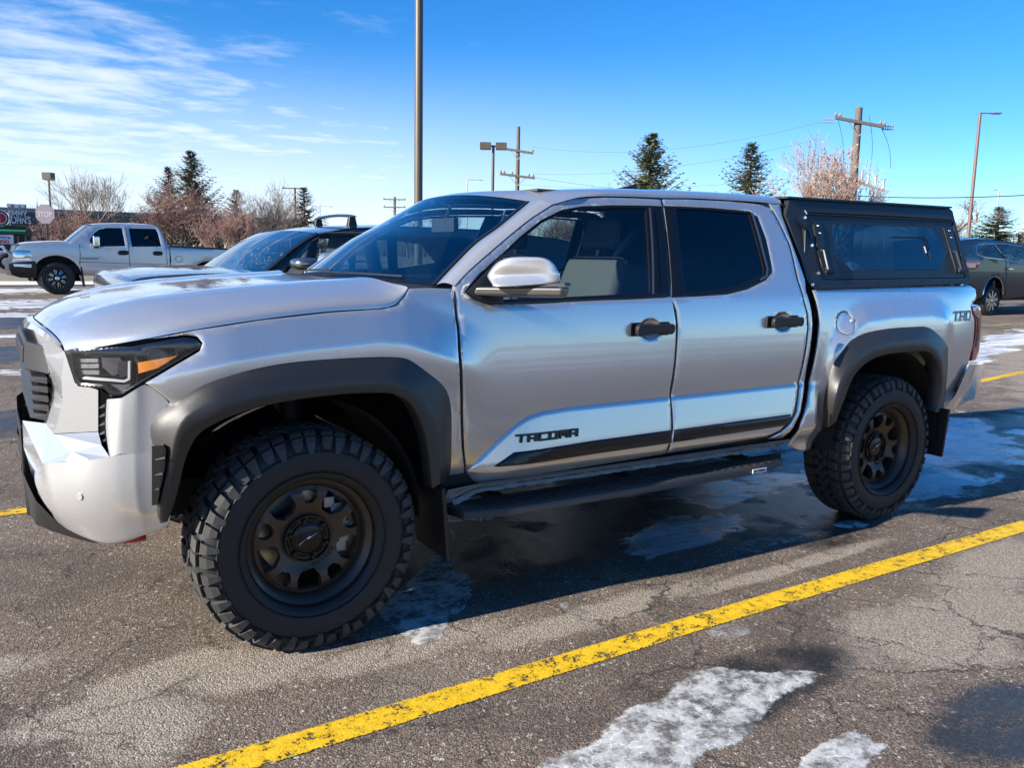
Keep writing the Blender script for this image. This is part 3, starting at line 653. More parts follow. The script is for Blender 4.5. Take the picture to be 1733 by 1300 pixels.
# ---- wheel flares
def flare(name, O, Rg, I, rear=False):
    n = 64
    O2 = rs(spline(O, .03), n); R2 = rs(spline(Rg, .03), n); I2 = rs(spline(I, .03), n); rows = []
    for o, r, i in zip(O2, R2, I2):
        o, r, i = map(np.array, (o, r, i)); o2 = o+np.array((0, .03, 0)); mid = (o*.5+r*.5)+np.array((0, -.004, 0))
        rows.append([tuple(o2), tuple(o), tuple(mid), tuple(r*.93+o*.07+np.array((0, -.001, 0))), tuple(r), tuple(r*.9+i*.1+np.array((0, -.003, 0))), tuple(i*.92+r*.08), tuple(i+np.array((0, .004, 0))), tuple(i+np.array((0, .08, 0)))])
    return both(loft(rows, name, FLAREP, TR, angle=55))
flare('wheel_flare', [(-0.4962, -0.7997, 0.5178), (-0.5171, -0.8182, 0.5576), (-0.5284, -0.8433, 0.6369), (-0.5306, -0.8613, 0.7201), (-0.531, -0.8798, 0.801), (-0.5261, -0.9, 0.8652), (-0.505, -0.9191, 0.9123), (-0.445, -0.9454, 0.9642), (-0.3971, -0.9594, 0.997), (-0.3278, -0.9709, 1.0287), (-0.2166, -0.9748, 1.0566), (-0.0713, -0.974, 1.076), (0.1123, -0.973, 1.0812), (0.2455, -0.972, 1.0793), (0.3096, -0.9725, 1.076), (0.3708, -0.9729, 1.064), (0.4457, -0.9707, 1.0118), (0.5147, -0.9628, 0.959), (0.556, -0.9481, 0.894), (0.5806, -0.9166, 0.7546), (0.5983, -0.8772, 0.5874), (0.596, -0.8349, 0.5142)],
      [(-0.5083, -0.925, 0.5513), (-0.5152, -0.932, 0.5906), (-0.5006, -0.95, 0.6694), (-0.4855, -0.96, 0.7294), (-0.4705, -0.975, 0.8155), (-0.4559, -0.985, 0.8687), (-0.4308, -0.995, 0.9149), (-0.374, -1, 0.95), (-0.3362, -1.008, 0.968), (-0.212, -1.01, 0.9932), (-0.084, -1.01, 1.0031), (0.0976, -1.01, 1.0085), (0.1839, -1.01, 1.0077), (0.2728, -1.01, 1.0031), (0.3432, -1.01, 0.9807), (0.4068, -1.008, 0.923), (0.4618, -1.005, 0.831), (0.4814, -1, 0.7295), (0.4902, -0.995, 0.5782)],
      [(-0.487, -0.93, 0.5555), (-0.4644, -0.94, 0.6137), (-0.4458, -0.955, 0.6935), (-0.4293, -0.97, 0.7707), (-0.3935, -0.985, 0.8462), (-0.3334, -1.01, 0.8916), (-0.2304, -1.014, 0.9253), (-0.0864, -1.014, 0.9459), (0.0955, -1.014, 0.9551), (0.241, -1.014, 0.9498), (0.291, -1.014, 0.9416), (0.352, -1.014, 0.9042), (0.3958, -1.01, 0.8376), (0.4304, -1.005, 0.7358), (0.4549, -1, 0.5629)])
flare('wheel_flare', [(2.88, -0.8788, 0.556), (2.8182, -0.9204, 0.6982), (2.8111, -0.9435, 0.8295), (2.8327, -0.9614, 0.9468), (2.9141, -0.9711, 1.0315), (3.047, -0.9688, 1.079), (3.2522, -0.9675, 1.099), (3.4846, -0.9671, 1.103), (3.626, -0.9674, 1.0969), (3.7386, -0.9688, 1.0494), (3.8538, -0.9604, 0.9856), (3.9008, -0.9433, 0.9168), (3.9547, -0.9173, 0.7786), (4.028, -0.8721, 0.5988), (4.0439, -0.8517, 0.537)],
      [(2.794, -0.99, 0.5926), (2.8003, -1, 0.7141), (2.8309, -1, 0.819), (2.8814, -1.005, 0.9047), (2.9599, -1.01, 0.9659), (3.1086, -1.01, 1.0185), (3.3473, -1.01, 1.0358), (3.5351, -1.01, 1.03), (3.6697, -1.005, 0.9867), (3.7314, -1.005, 0.9293), (3.7708, -1, 0.8472), (3.7907, -0.995, 0.7406), (3.7843, -0.985, 0.5878)],
      [(2.8418, -0.995, 0.6211), (2.8887, -1.005, 0.7464), (2.9304, -1.01, 0.8411), (3.0062, -1.014, 0.9104), (3.1424, -1.014, 0.9534), (3.3513, -1.014, 0.9671), (3.5563, -1.014, 0.9624), (3.6352, -1.01, 0.9359), (3.7114, -1.01, 0.8585), (3.7462, -1.005, 0.7491), (3.7544, -1, 0.6399), (3.731, -0.995, 0.5973)])
# slot in the front flare with three fins
FVP = [(-0.5266, -0.936, 0.8163), (-0.4956, -0.966, 0.8231), (-0.4896, -0.97, 0.8087), (-0.4946, -0.965, 0.7513), (-0.5082, -0.955, 0.6815), (-0.5193, -0.942, 0.62), (-0.5335, -0.928, 0.6163)]
fvo = mesh('flare_vent', FVP+[(x+.004, y+.03, z) for x, y, z in FVP], [tuple(range(7))]+[(i, 7+i, 7+(i+1) % 7, (i+1) % 7) for i in range(7)], GLOSSB, TR, smooth=False); both(fvo)
for (x0, y0, z0), (x1, y1, z1) in zip([(-0.5192, -0.945, 0.7713), (-0.5222, -0.94, 0.7193), (-0.5239, -0.938, 0.6694)], [(-0.4948, -0.972, 0.7784), (-0.503, -0.966, 0.725), (-0.5139, -0.955, 0.6743)]):
    fv = MB(); fv.hexa([(x0, y0+.006, z0), (x1, y1+.006, z1), (x1, y1-.004, z1), (x0, y0-.004, z0), (x0, y0+.006, z0+.002), (x1, y1+.006, z1+.006), (x1, y1-.004, z1+.006), (x0, y0-.004, z0+.002)]); fv.build('vent_fin', FLAREP, fvo, smooth=False)
# ---- bed side
BEDP = [(2.6947, 1.3065), (3.3121, 1.3203), (3.882, 1.3278), (4.2021, 1.3261), (4.2782, 1.3056), (4.2787, 1.2478), (4.1982, 1.21), (4.1774, 1.1962), (4.1946, 1.1598), (4.2359, 1.1186), (4.238, 1.031), (4.2352, 0.954), (4.2199, 0.8733), (4.1987, 0.8299), (4.0879, 0.6072), (4.0402, 0.5496), (3.9977, 0.5656), (3.926, 0.7388), (3.8262, 0.8849), (3.7272, 0.967), (3.6156, 0.9989), (3.4136, 1.0014), (3.181, 0.9891), (3.0356, 0.9467), (2.9468, 0.8607), (2.9076, 0.7482), (2.9031, 0.5993), (2.9056, 0.5469), (2.8784, 0.4182), (2.6764, 0.4575), (2.5826, 0.4932), (2.592, 0.5617), (2.6105, 0.6252), (2.6593, 0.7291), (2.6919, 0.8432), (2.7149, 1.0017), (2.729, 1.1425), (2.7197, 1.2005)]
fc = [(2.9218, 1.1322)][0]
FR = .0615
fuel = [(fc[0]+FR*math.cos(a), fc[1]+FR*math.sin(a)) for a in np.linspace(0, 2*math.pi, 41)[:-1]]
bs = panel('bed_side', BEDP, skin, SILVER, TR, holes=[fuel], step=.022, flange=.008, hflange=.012, extra=[[(x, z+o) for x, z in resample(spline(RCREST, .02), .016, False)] for o in (0, .014, -.014)])
both(bs)
fu = panel('fuel_door', [(fc[0]+(FR-.0035)*math.cos(a), fc[1]+(FR-.0035)*math.sin(a)) for a in np.linspace(0, 2*math.pi, 41)[:-1]], skin, SILVER, TR, step=.02, flange=.01, roll=.002, rin=.004)
fk = MB(); q = skin(fc[0]+.052, fc[1]+.012, 0); fk.lathe_y([(.001, q[1]-.006), (.008, q[1]-.005), (.014, q[1]-.001), (.014, q[1]+.004)], q[0], q[2], 16); fk.build('finger_pull', SILVER, fu)
# tail lamp and rear bumper corner
TL = [(4.1875, 1.2013), (4.2832, 1.2078), (4.3427, 1.1878), (4.3542, 1.1396), (4.3677, 1.0017), (4.3707, 0.9112), (4.3361, 0.8607), (4.2426, 0.8604), (4.2406, 0.9536), (4.2599, 1.0299), (4.2521, 1.118), (4.1948, 1.167)]
tl = panel('tail_light', TL, lambda x, z, d: skin(x, z, d-.004), REDLENS, TR, step=.02, flange=.05); both(tl)
kk = panel('lamp_band', [(4.2351, 1.144), (4.3029, 1.1416), (4.3203, 1.0045), (4.3021, 0.9423), (4.2604, 0.945), (4.2713, 1.0293), (4.2632, 1.1176)], lambda x, z, d: skin(x, z, d-.007), GLOSSB, tl, step=.02)
RB = [[(3.9339, -0.925, 0.5675), (4.0536, -0.925, 0.6698), (4.1626, -0.925, 0.8464)], [(4.0669, -0.915, 0.5791), (4.1966, -0.92, 0.7038), (4.2855, -0.9, 0.8392)], [(4.3189, -0.86, 0.6), (4.3805, -0.86, 0.7025), (4.4275, -0.84, 0.823)], [(4.8396, -0.6, 0.5297), (4.9072, -0.6, 0.6417), (4.8982, -0.6, 0.7709)]]
both(loft(RB, 'rear_bumper', SILVER, TR, angle=40, bevel=.004))
rbb = MB(); rbb.box(4.14, 4.40, -.84, .84, .60, .80); rbb.build('bumper_bar', SILVER, TR, bevel=.02)
rc = MB(); rc.hexa([(4.16, -.84, .80), (4.22, -.84, .80), (4.22, .84, .80), (4.16, .84, .80), (4.13, -.84, 1.34), (4.17, -.84, 1.34), (4.17, .84, 1.34), (4.13, .84, 1.34)]); rc.build('tailgate', SILVER, TR, bevel=.01)
# lettering on bed and door
def side_text(nm, body, size, px, mat, ext=.002, sx=1, sh=0, bold=0, tilt=0, sp=1, par=TR, lift=.003):
    x, z = px; y = -(wid(x, z)+lift); 
    return text(nm, body, size, (x, y, z), (R(90-tilt), 0, 0), mat, par, ext, sx, sh, bold, spacing=sp)
bx_ = [(0.8581, 0.6987), (1.1844, 0.7016), (3.9314, 1.1492), (4.1566, 1.1538), (3.9674, 1.1168)]
def block_word(name, word, x0, z0, x1, z1, h, mat, lift=.004, thick=.005, slant=.14):
    "wide slanted block capitals as solid strokes; each letter is a part"
    S = {'T': [((0, .9), (1, .9)), ((.5, 0), (.5, .8))], 'A': [((.10, 0), (.10, .8)), ((.10, .9), (.90, .9)), ((.90, 0), (.90, .8)), ((.2, .42), (.8, .42))], 'C': [((.1, .1), (1, .1)), ((.10, .2), (.10, .8)), ((.1, .9), (1, .9))],
         'O': [((.1, .1), (.9, .1)), ((.1, .2), (.1, .8)), ((.1, .9), (.9, .9)), ((.9, .2), (.9, .8))], 'M': [((.09, 0), (.09, .8)), ((.09, .9), (.91, .9)), ((.91, 0), (.91, .8)), ((.5, .25), (.5, .8))]}
    S['R'] = [((.1, 0), (.1, .8)), ((.1, .9), (.9, .9)), ((.2, .45), (.9, .45)), ((.9, .55), (.9, .8)), ((.88, 0), (.88, .35))]; S['D'] = [((.1, .2), (.1, .8)), ((.1, .1), (.85, .1)), ((.1, .9), (.85, .9)), ((.9, .2), (.9, .8))]
    n = len(word); ww = (x1-x0)/n; lw = ww*.84
    for k, ch in enumerate(word):
        q = MB()
        for (a, b), (c, d) in S[ch]:
            vert = a == c; tx, tz = (.12, 0) if vert else (.0, .125)
            P = [(a-tx, b-tz), (a+tx, b-tz), (c+tx, d+tz), (c-tx, d+tz)] if vert else [(a-.10, b-tz), (c+.10, d-tz), (c+.10, d+tz), (a-.10, b+tz)]
            W = []
            for off in (lift, lift+thick):
                for u, v in P:
                    X = x0+ww*k+lw*(u+slant*(v-.5)); Z = z0+(z1-z0)*(k+u)/n+h*v; W.append((X, -(wid(X, Z)+off), Z))
            q.hexa(W)
        q.build(name, mat, TR, smooth=False)
block_word('badge_letter', 'TACOMA', bx_[0][0]+.012, bx_[0][1]-.012, bx_[1][0]-.004, bx_[1][1]-.012, .034, GLOSSB)
block_word('decal_letter', 'TRD', bx_[2][0], bx_[2][1]-.03, bx_[3][0]+.02, bx_[2][1]-.03, .058, TRIMG, .0015, .0006, .25)
side_text('decal', 'OFF ROAD', .026, (bx_[4][0], bx_[4][1]+.0), TRIMG, .0004, 1.1, .2, 0, 6, lift=.009)

# ---- door furniture
def strip_panel(name, P, d, mat, th=.012, par=TR):
    o = panel(name, P, lambda x, z, dd: skin(x, z, -d+(th if dd > .008 else dd)), mat, par, step=.03, roll=.003, rin=.005, flange=.012); return o
both(strip_panel('door_cladding', [(0.7751, 0.5961), (0.86, 0.649), (1.2418, 0.6619), (1.7064, 0.6675), (1.7071, 0.6076), (1.2435, 0.6028), (0.8373, 0.5944), (0.7891, 0.5931)], .008, CLADP))
both(strip_panel('door_cladding', [(1.7246, 0.6672), (2.1049, 0.6719), (2.5212, 0.6759), (2.5137, 0.6429), (2.4715, 0.6204), (2.108, 0.6145), (1.7198, 0.6091)], .008, CLADP))
def handle(x, z, par):
    y = -wid(x, z)
    cup = MB(); cup.lathe_y([(.0605, y-.001), (.058, y+.001), (.050, y+.012), (.035, y+.020), (.001, y+.022)], x+.002, z, 28)
    V = [(a, b, z+(c-z)*.79) for a, b, c in cup.V]; mesh('handle_cup', V, cup.F, SILVER, par)
    bz = MB()
    for s in (-1, 1): bz = MB(); bz.prism([(x+s*.052, z-.030), (x+s*.108, z-.030), (x+s*.116, z-.02), (x+s*.116, z+.02), (x+s*.108, z+.031), (x+s*.052, z+.031)], 'y', y-.006, y+.004); bz.build('handle_bezel', BLACKP, par, bevel=.002)
    hb = MB(); hb.prism([(x-.102, z-.024), (x-.088, z-.028), (x-.04, z-.019), (x+.03, z-.017), (x+.10, z-.024), (x+.112, z-.014), (x+.115, z+.006), (x+.108, z+.024), (x+.03, z+.022), (x-.04, z+.024), (x-.092, z+.028), (x-.106, z+.016), (x-.108, z-.006)], 'y', y-.046, y-.020)
    o = hb.build('door_handle', BLACKP, par, bevel=.008, bseg=3)
    return o
for q, dd_, dr_ in ((H1, fd, fdr), (H2, rd, rdr)):
    o = handle(q[0], q[1], dd_); 
# sill, running board
rows = []
for x in np.linspace(.56, 2.58, 30):
    e = .05*sstep((.70-x)/.16)
    rows.append([(x, -.925, .533-e*.2), (x, -.918, .522-e*.3), (x, -.895, .508-e), (x, -.875, .495-e), (x, -.80, .455-e)])
both(loft(rows, 'sill', SILVER, TR))
pw = MB(); rr = random.Random(3)
V = []; F = []
nx = 90
for i in range(nx):
    x = .60+1.9*i/(nx-1); V += [(x, -.885+rr.uniform(-.002, .002), .499+rr.uniform(-.001, .001)-.03*sstep((.72-x)/.12)), (x, -.90+rr.uniform(-.003, .003), .487+rr.uniform(-.004, .002)-.04*sstep((.72-x)/.12))]
for i in range(nx-1): F.append((2*i, 2*i+1, 2*i+3, 2*i+2))
pinch = mesh('sill_edge', V, F, pmat('salt_crust', (.26, .26, .25), .8, var=.6, vscale=60, bump=.8, bscale=120), TR, smooth=False); both(pinch)
RBX = [(.585, .02, .0), (.80, .0, .0), (2.18, .0, .0), (2.40, .03, .01), (2.56, .10, .02)]
P = [(.56, -.86), (.60, -.985), (.80, -1.03), (2.20, -1.03), (2.46, -.97), (2.56, -.88), (2.50, -.86)]
rb = MB(); n_ = len(P); V = []; F = []
lay = [(0, .418), (.004, .412), (.004, .432), (0, .444), (-.012, .450)]
for off, z in lay:
    for x, y in P: V.append((x, y*(1+off) if y < -.9 else y, z))
for k in range(len(lay)-1):
    for i in range(n_): j = (i+1) % n_; F.append((k*n_+i, k*n_+j, (k+1)*n_+j, (k+1)*n_+i))
F.append(tuple(range(n_))[::-1]); F.append(tuple(range((len(lay)-1)*n_, len(lay)*n_)))
STEPM = pmat('step_black', (.030, .031, .034), .5, var=.3, vscale=8, bump=.5, bscale=500)
rbo = mesh('running_board', V, F, STEPM, TR, angle=25, bevel=.003); both(rbo)
tr_ = MB()
for x in np.arange(.70, 2.40, .055):
    for y in (-.92, -.955, -.99): tr_.box(x, x+.03, y-.009, y+.009, .449, .4525)
tag(tr_.build('step_tread', BLACKP, rbo, smooth=False), kind='stuff')
for x in (.85, 1.55, 2.35):
    br = MB(); br.hexa([(x-.03, -.95, .40), (x+.03, -.95, .40), (x+.03, -.50, .43), (x-.03, -.50, .43), (x-.03, -.95, .425), (x+.03, -.95, .425), (x+.03, -.50, .47), (x-.03, -.50, .47)])
    br.build('step_bracket', UNDER, TR, smooth=False)
lb = [(2.1781, 0.4228), (2.2739, 0.4247)]
lbm = MB(); lbm.box(lb[0][0], lb[1][0], -1.0375, -1.034, .421, .441); lbo = lbm.build('step_label', WHITEM, rbo, smooth=False)
text('label_print', 'GO RHINO', .016, (lb[0][0]+.005, -1.0385, .4255), (R(90), 0, 0), GLOSSB, rbo, .0003, (lb[1][0]-lb[0][0]-.01)/.083, 0, .0006)

# ---- inner structure: dark shells with added sun blockers, liners, chassis
ins = MB()
for s in (-1, 1):
    ins.box(.50, 2.60, s*.86-.01, s*.86+.01, .52, 1.245); ins.box(2.78, 4.12, s*.85-.01, s*.85+.01, 1.0, 1.31)
    ins.box(2.62, 2.80, s*.84-.01, s*.84+.01, .52, 1.31); ins.box(3.92, 4.12, s*.80-.01, s*.80+.01, .62, 1.31); ins.box(2.66, 2.80, s*.87-.01, s*.87+.01, .52, 1.0)
    ins.box(-.50, .45, s*.78-.01, s*.78+.01, .96, 1.12)
ins.box(-.55, -.53, .50, .855, .50, 1.06); ins.box(-.55, -.53, -.855, -.50, .50, 1.06); ins.box(-.55, .5, -.50, .50, 1.06, 1.08); ins.box(.5, 2.6, -.86, .86, .50, .52); ins.box(2.62, 2.64, -.85, .85, .5, 1.3); ins.box(-.30, .5, -.78, .78, 1.12, 1.14)  # front plates added out of sight, to keep sun out of the arches
ins.box(2.70, 4.12, -.85, .85, .98, 1.0); ins.box(-.66, -.64, -.6, .6, .50, 1.08); ins.box(.49, .51, -.86, .86, .52, 1.25)
ins.build('inner_shell_blockers', UNDER, TR, smooth=False)
for ax in AX:
    for s in (-1, 1):
        ln = MB(); V = []; F = []; n = 28
        for k in range(n+1):
            a = R(-8 if ax else -4)+R(190 if ax else 178)*k/n; rx_, rz_ = ((.455, .47) if ax == 0 else (.478, .50))
            V += [(ax-.03*(ax == 0)+rx_*math.cos(a), s*y, .47+rz_*math.sin(a)) for y in ((.90 if math.cos(a) < -.6 else .95) if ax == 0 else .955, .46)]
        for k in range(n): F.append((2*k, 2*k+1, 2*k+3, 2*k+2))
        mesh('wheel_liner', V, F, UNDER, TR)
ch = MB()
for s in (-1, 1): ch.box(-.75, 4.25, s*.45-.04, s*.45+.04, .44, .58)
ch.box(-.62, .30, -.42, .42, .42, .62); ch.box(1.0, 2.2, -.30, .30, .36, .50); ch.build('chassis', UNDER, TR, smooth=False)
ax_ = MB(); ax_.tube([(3.35, -.75, .405), (3.35, .75, .405)], .05, 12); ax_.tube([(3.35, -.12, .405), (3.35, .12, .405)], .14, 14)
ax_.build('axle', ALU, TR)
for s in (-1, 1):
    q = MB(); q.tube([(0, s*.75, .405), (0, s*.3, .43)], .035, 10); q.build('drive_shaft', UNDER, TR); q = MB(); q.tube([(.02, s*.66, .42), (.03, s*.60, .95)], .03, 10); q.build('shock_absorber', UNDER, TR)
ls = MB()
for s in (-1, 1): ls.tube([(-.12, s*.40, .46), (.0, s*.72, .36), (.14, s*.40, .46)], .03, 8); ls.tube([(3.1, s*.55, .42), (3.95, s*.55, .50)], .02, 8)
ls.build('suspension_arm', UNDER, TR)
dm = MB(); dm.tube([(-.135, -.70, .35), (-.145, -.62, .31)], .040, 12); dm.build('bump_stop', SPRINGY, TR)

# ---- wheels
def annulus_panel(name, fun, holes, ro, ri, mat, parent, th):
    pts = []; loops = []
    def add(Lp): i0 = len(pts); pts.extend(Lp); loops.append(list(range(i0, len(pts))))
    add([(ro*math.cos(a), ro*math.sin(a)) for a in np.linspace(0, 2*math.pi, 73)[:-1]])
    for h in holes: add(h)
    add([(ri*math.cos(a), ri*math.sin(a)) for a in np.linspace(0, 2*math.pi, 49)[:-1]])
    ri_l = pts[loops[-1][0]:]
    for rr_ in np.arange(ri+.012, ro, .014):
        for a in np.linspace(0, 2*math.pi, int(rr_*2*math.pi/.014)+1)[:-1]:
            p = (rr_*math.cos(a), rr_*math.sin(a))
            if not any(pip(p, inset(h if area2(h) > 0 else h[::-1], -.005)) for h in holes): pts.append(p)
    edges = [(l[i], l[(i+1) % len(l)]) for l in loops for i in range(len(l))]
    vo, eo, fo, ov, oe, of = delaunay_2d_cdt([Vector(p) for p in pts], edges, [], 0, 1e-6)
    F = []
    for f in fo:
        c = sum((vo[i] for i in f), Vector((0, 0)))/len(f)
        if ri < c.length < ro*1.001 and not any(pip((c.x, c.y), h) for h in holes): F.append(tuple(f))
    inv = {}
    for i, src in enumerate(ov):
        for q in src: inv[q] = i
    V = [fun(p.x, p.y, 0) for p in vo]
    for l in loops:
        ids = [inv[i] for i in l if i in inv]; m = len(ids); b1 = len(V)
        V += [fun(vo[i].x, vo[i].y, th) for i in ids]
        for k in range(m):
            a, b = ids[k], ids[(k+1) % m]
            if a != b: F.append((a, b, b1+(k+1) % m, b1+k))
    return mesh(name, V, F, mat, parent, angle=28)
def hole_poly(a0, half, r0, r1, cut):
    P = [(r1, -half), (r1, half), (r0+cut, half*.96), (r0, half*.45), (r0, -half*.45), (r0+cut, -half*.96)]
    # r, tangential half-width -> rounded polygon
    Q = []
    for r, t in P: Q.append((r, t))
    Q = Q[::-1]; out = []
    n = len(Q)
    for i in range(n):
        a = np.array(Q[i-1]); b = np.array(Q[i]); c = np.array(Q[(i+1) % n]); rad = .008
        u = (a-b)/np.linalg.norm(a-b); w = (c-b)/np.linalg.norm(c-b)
        for k in range(4):
            t = k/3; p = (b+u*rad)*(1-t)**2+2*b*t*(1-t)+(b+w*rad)*t*t; out.append(p)
    ca, sa_ = math.cos(a0), math.sin(a0)
    return [(p[0]*ca-p[1]*sa_, p[0]*sa_+p[1]*ca) for p in out]
def make_wheel(parent, ax, phase, near=True):
    "built at the origin: axis along y, outer face towards -y; everything in local space"
    w = empty('wheel', (ax, 0, .405)); w.parent = parent
    w.matrix_parent_inverse = Matrix.Translation(-TR.location)
    # tyre carcass
    yo, yi = -.976, -.694
    pr = [(.236, yo+.045), (.240, yo+.022), (.252, yo+.008), (.262, yo+.004), (.285, yo-.002), (.31, yo-.004), (.335, yo-.002), (.357, yo+.006), (.378, yo+.018), (.394, yo+.034), (.401, yo+.055), (.4015, (yo+yi)/2), (.401, yi-.055), (.394, yi-.034), (.378, yi-.018), (.335, yi), (.27, yi-.004), (.24, yi-.03), (.236, yi-.05)]
    t = MB(); t.lathe_y(pr, 0, 0, 96)
    for r in (.268, .346): t.lathe_y([(r-.002, yo+.001), (r, yo-.006), (r+.002, yo+.001)], 0, 0, 96)
    ty = t.build('tyre', RUBBER, w, angle=30)
    # flatten slightly at the contact patch
    for v in ty.data.vertices:
        if v.co.z < -.396: v.co.z = -.396-(v.co.z+.396)*-.2
    # tread blocks and side lugs
    tb = MB(); n = 44
    def blk(a0, a1, ya, yb, r0, r1, sk=0, ta=.86):
        P = []
        for r, k in ((r0, 1), (r1, ta)):
            am = (a0+a1)/2; ha = (a1-a0)/2*k; ym = (ya+yb)/2; hy = (yb-ya)/2*(k*.5+.5)
            for (aa, yy) in ((am-ha, ym-hy), (am+ha, ym-hy), (am+ha, ym+hy), (am-ha, ym+hy)):
                aa += sk*(yy-ym)/r; P.append((r*math.cos(aa), yy, r*math.sin(aa)))
        tb.hexa(P)
    for k in range(n):
        a = 2*math.pi*k/n; d = 2*math.pi/n; alt = k % 2
        # shoulder block, wrapping on to the sidewall
        for (s, Y) in ((1, yo), (-1, yi)):
            hw = d*.40
            rr0 = .340 if alt else .356; hw2 = hw*(.72 if alt else .95)
            prof = [(.414, Y+s*.088), (.4145, Y+s*.045), (.409, Y+s*.030), (.397, Y+s*.015), (.379, Y-s*.002+s*.004), (rr0, Y-s*.007)]
            base = [(.398, Y+s*.088), (.398, Y+s*.055), (.392, Y+s*.040), (.380, Y+s*.026), (.362, Y+s*.014), (rr0-.004, Y+s*.002)]
            for (j0, j1) in ((0, 3), (3, 6)):
                V = []; m_ = j1-j0; pf = prof[j0:j1]; bs_ = base[j0:j1]
                if j0: pf = [(.3975, Y+s*.020)]+pf; bs_ = [(.388, Y+s*.034)]+bs_; m_ += 1
                for j, ((r, y), (rb_, yb_)) in enumerate(zip(pf, bs_)):
                    jj = j if not j0 else j+1.6
                    tt = max(0, (jj-2)/3); h_ = hw*(1-tt)+hw2*tt*(.55 if (j0 and j == m_-1) else .9)
                    sk = (.010*s)*(jj-2)*.35/.4+(.012*s if alt else -.006*s)
                    V += [(r*math.cos(a-h_*.9+sk), y, r*math.sin(a-h_*.9+sk)), (r*math.cos(a+h_*.9+sk), y, r*math.sin(a+h_*.9+sk)), (rb_*math.cos(a+h_+sk), yb_, rb_*math.sin(a+h_+sk)), (rb_*math.cos(a-h_+sk), yb_, rb_*math.sin(a-h_+sk))]
                F = []
                for j in range(m_-1):
                    for q in range(4):
                        if q == 2: continue
                        F.append((j*4+q, j*4+(q+1) % 4, (j+1)*4+(q+1) % 4, (j+1)*4+q))
                F += [(3, 2, 1, 0), ((m_-1)*4, (m_-1)*4+1, (m_-1)*4+2, (m_-1)*4+3)]
                tb.add(V, F)
            # shoulder step block next to it
        blk(a-d*.36, a+d*.22, yo+.098, yo+.126, .399, .414, .5); blk(a+d*.05, a+d*.62, yo+.132, yo+.160, .399, .414, -.5); blk(a-d*.30, a+d*.30, yi-.126, yi-.098, .399, .414, .5)
    tag(tb.build('tread', RUBBER_SUNLIT, w, smooth=False), kind='stuff')
    # rim
    yr = -.938
    rp = [(.222, yi+.02), (.205, yi+.0), (.197, -.72), (.197, -.86), (.203, -.895), (.208, -.912), (.2135, -.922), (.220, -.928), (.227, yr+.004), (.233, yr), (.2375, yr+.002), (.2385, yr+.010), (.234, yr+.020), (.225, yr+.03)]
    rm = MB(); rm.lathe_y(rp, 0, 0, 96); rim_ = rm.build('rim', BRONZE, w, angle=25)
    yf = -.905
    def face(x, z, d):
        r = math.hypot(x, z); y = yf-.004+.026*sstep((.165-r)/.09)+ .010*sstep((r-.180)/.02)
        return (x, y+d, z)
    holes = []
    for k in range(5):
        holes.append(hole_poly(R(phase+72*k), .046, .114, .186, .030)); holes.append(hole_poly(R(phase+36+72*k), .030, .138, .187, .020))
    annulus_panel('wheel_face', face, holes, .202, .062, BRONZE, w, .030)
    annulus_panel('wheel_face_back', lambda x, z, d: face(x, z, .031+d), holes, .198, .062, UNDER, w, .002)
    hb = MB(); y0 = yf+.022
    hb.lathe_y([(.090, y0-.004), (.088, y0-.015), (.083, y0-.015), (.080, y0+.004), (.063, y0+.004), (.061, y0-.012), (.056, y0-.014), (.055, y0-.003)], 0, 0, 48)
    hb.build('hub_ring', BRONZED, w, angle=25)
    cp = MB(); cp.lathe_y([(.056, y0+.0), (.054, y0-.011), (.048, y0-.0135), (.0005, y0-.014)], 0, 0, 40); cap = cp.build('centre_cap', GLOSSB, w, angle=25)
    # little streak emblem and word on the cap
    e = MB(); V = [(-.036, -.016), (-.008, .002), (-.002, -.001), (.036, .020), (.010, .008), (.003, .010), (-.010, .001), (-.036, -.019)]
    e.prism(V, 'y', y0-.0155, y0-.0145); e.build('emblem', WHITEM, cap, smooth=False)
    lg = None
    for k in range(6):
        a = R(phase-249+60*k+22); b = MB(); b.lathe_y([(.0095, 0), (.0095, -.022), (.007, -.027), (.0005, -.027)], 0, 0, 6)
        if lg is None: lg = mesh('lug_nut', b.V, b.F, BRONZED, w, angle=20); o = lg
        else:
            o = lg.copy(); sc.collection.objects.link(o); o.parent = w
        o.location = (.0715*math.cos(a), y0+.004, .0715*math.sin(a))
    for k in range(6):
        rg = MB(); a = R(phase-249+60*k+22+30); rg.tube([(.0715*math.cos(a-.24), y0-.004, .0715*math.sin(a-.24)), (.0715*math.cos(a), y0-.004, .0715*math.sin(a)), (.0715*math.cos(a+.24), y0-.004, .0715*math.sin(a+.24))], .005, 6); rg.build('hub_boss', BRONZED, w)
    # lettering curved along the lower right of the face
    word = 'METHOD'
    for k, chh in enumerate(word):
        a = R(-78+phase*0+9.5*k); rr2 = .108
        text('wheel_letter', chh, .018, (rr2*math.cos(a), yf+.0075, rr2*math.sin(a)), (R(90), -(a+math.pi/2), 0), BRONZED, w, .0012, 1, 0, .0005, 'CENTER')
    # brake
    bk = MB(); bk.lathe_y([(.16, -.80), (.16, -.775), (.07, -.775), (.07, -.82), (.05, -.84)], 0, 0, 48); bk.build('brake_disc', STEEL if ax == 0 else ALU, w, angle=30)
    if ax == 0:
        ca = MB()
        for j, a in enumerate(np.linspace(R(-24), R(52), 6)):
            r = .150; ca.box(r*math.cos(a)-.022, r*math.cos(a)+.022, -.865, -.79, r*math.sin(a)-.022, r*math.sin(a)+.022)
        ca.build('brake_caliper', ALU, w, bevel=.005)
    hbk = MB(); hbk.lathe_y([(.075, -.86), (.075, -.70), (.0, -.70)], 0, 0, 24); hbk.build('hub', UNDER, w)
    return w
w1 = make_wheel(TR, 0, 269); w2 = make_wheel(TR, 3.35, 98)
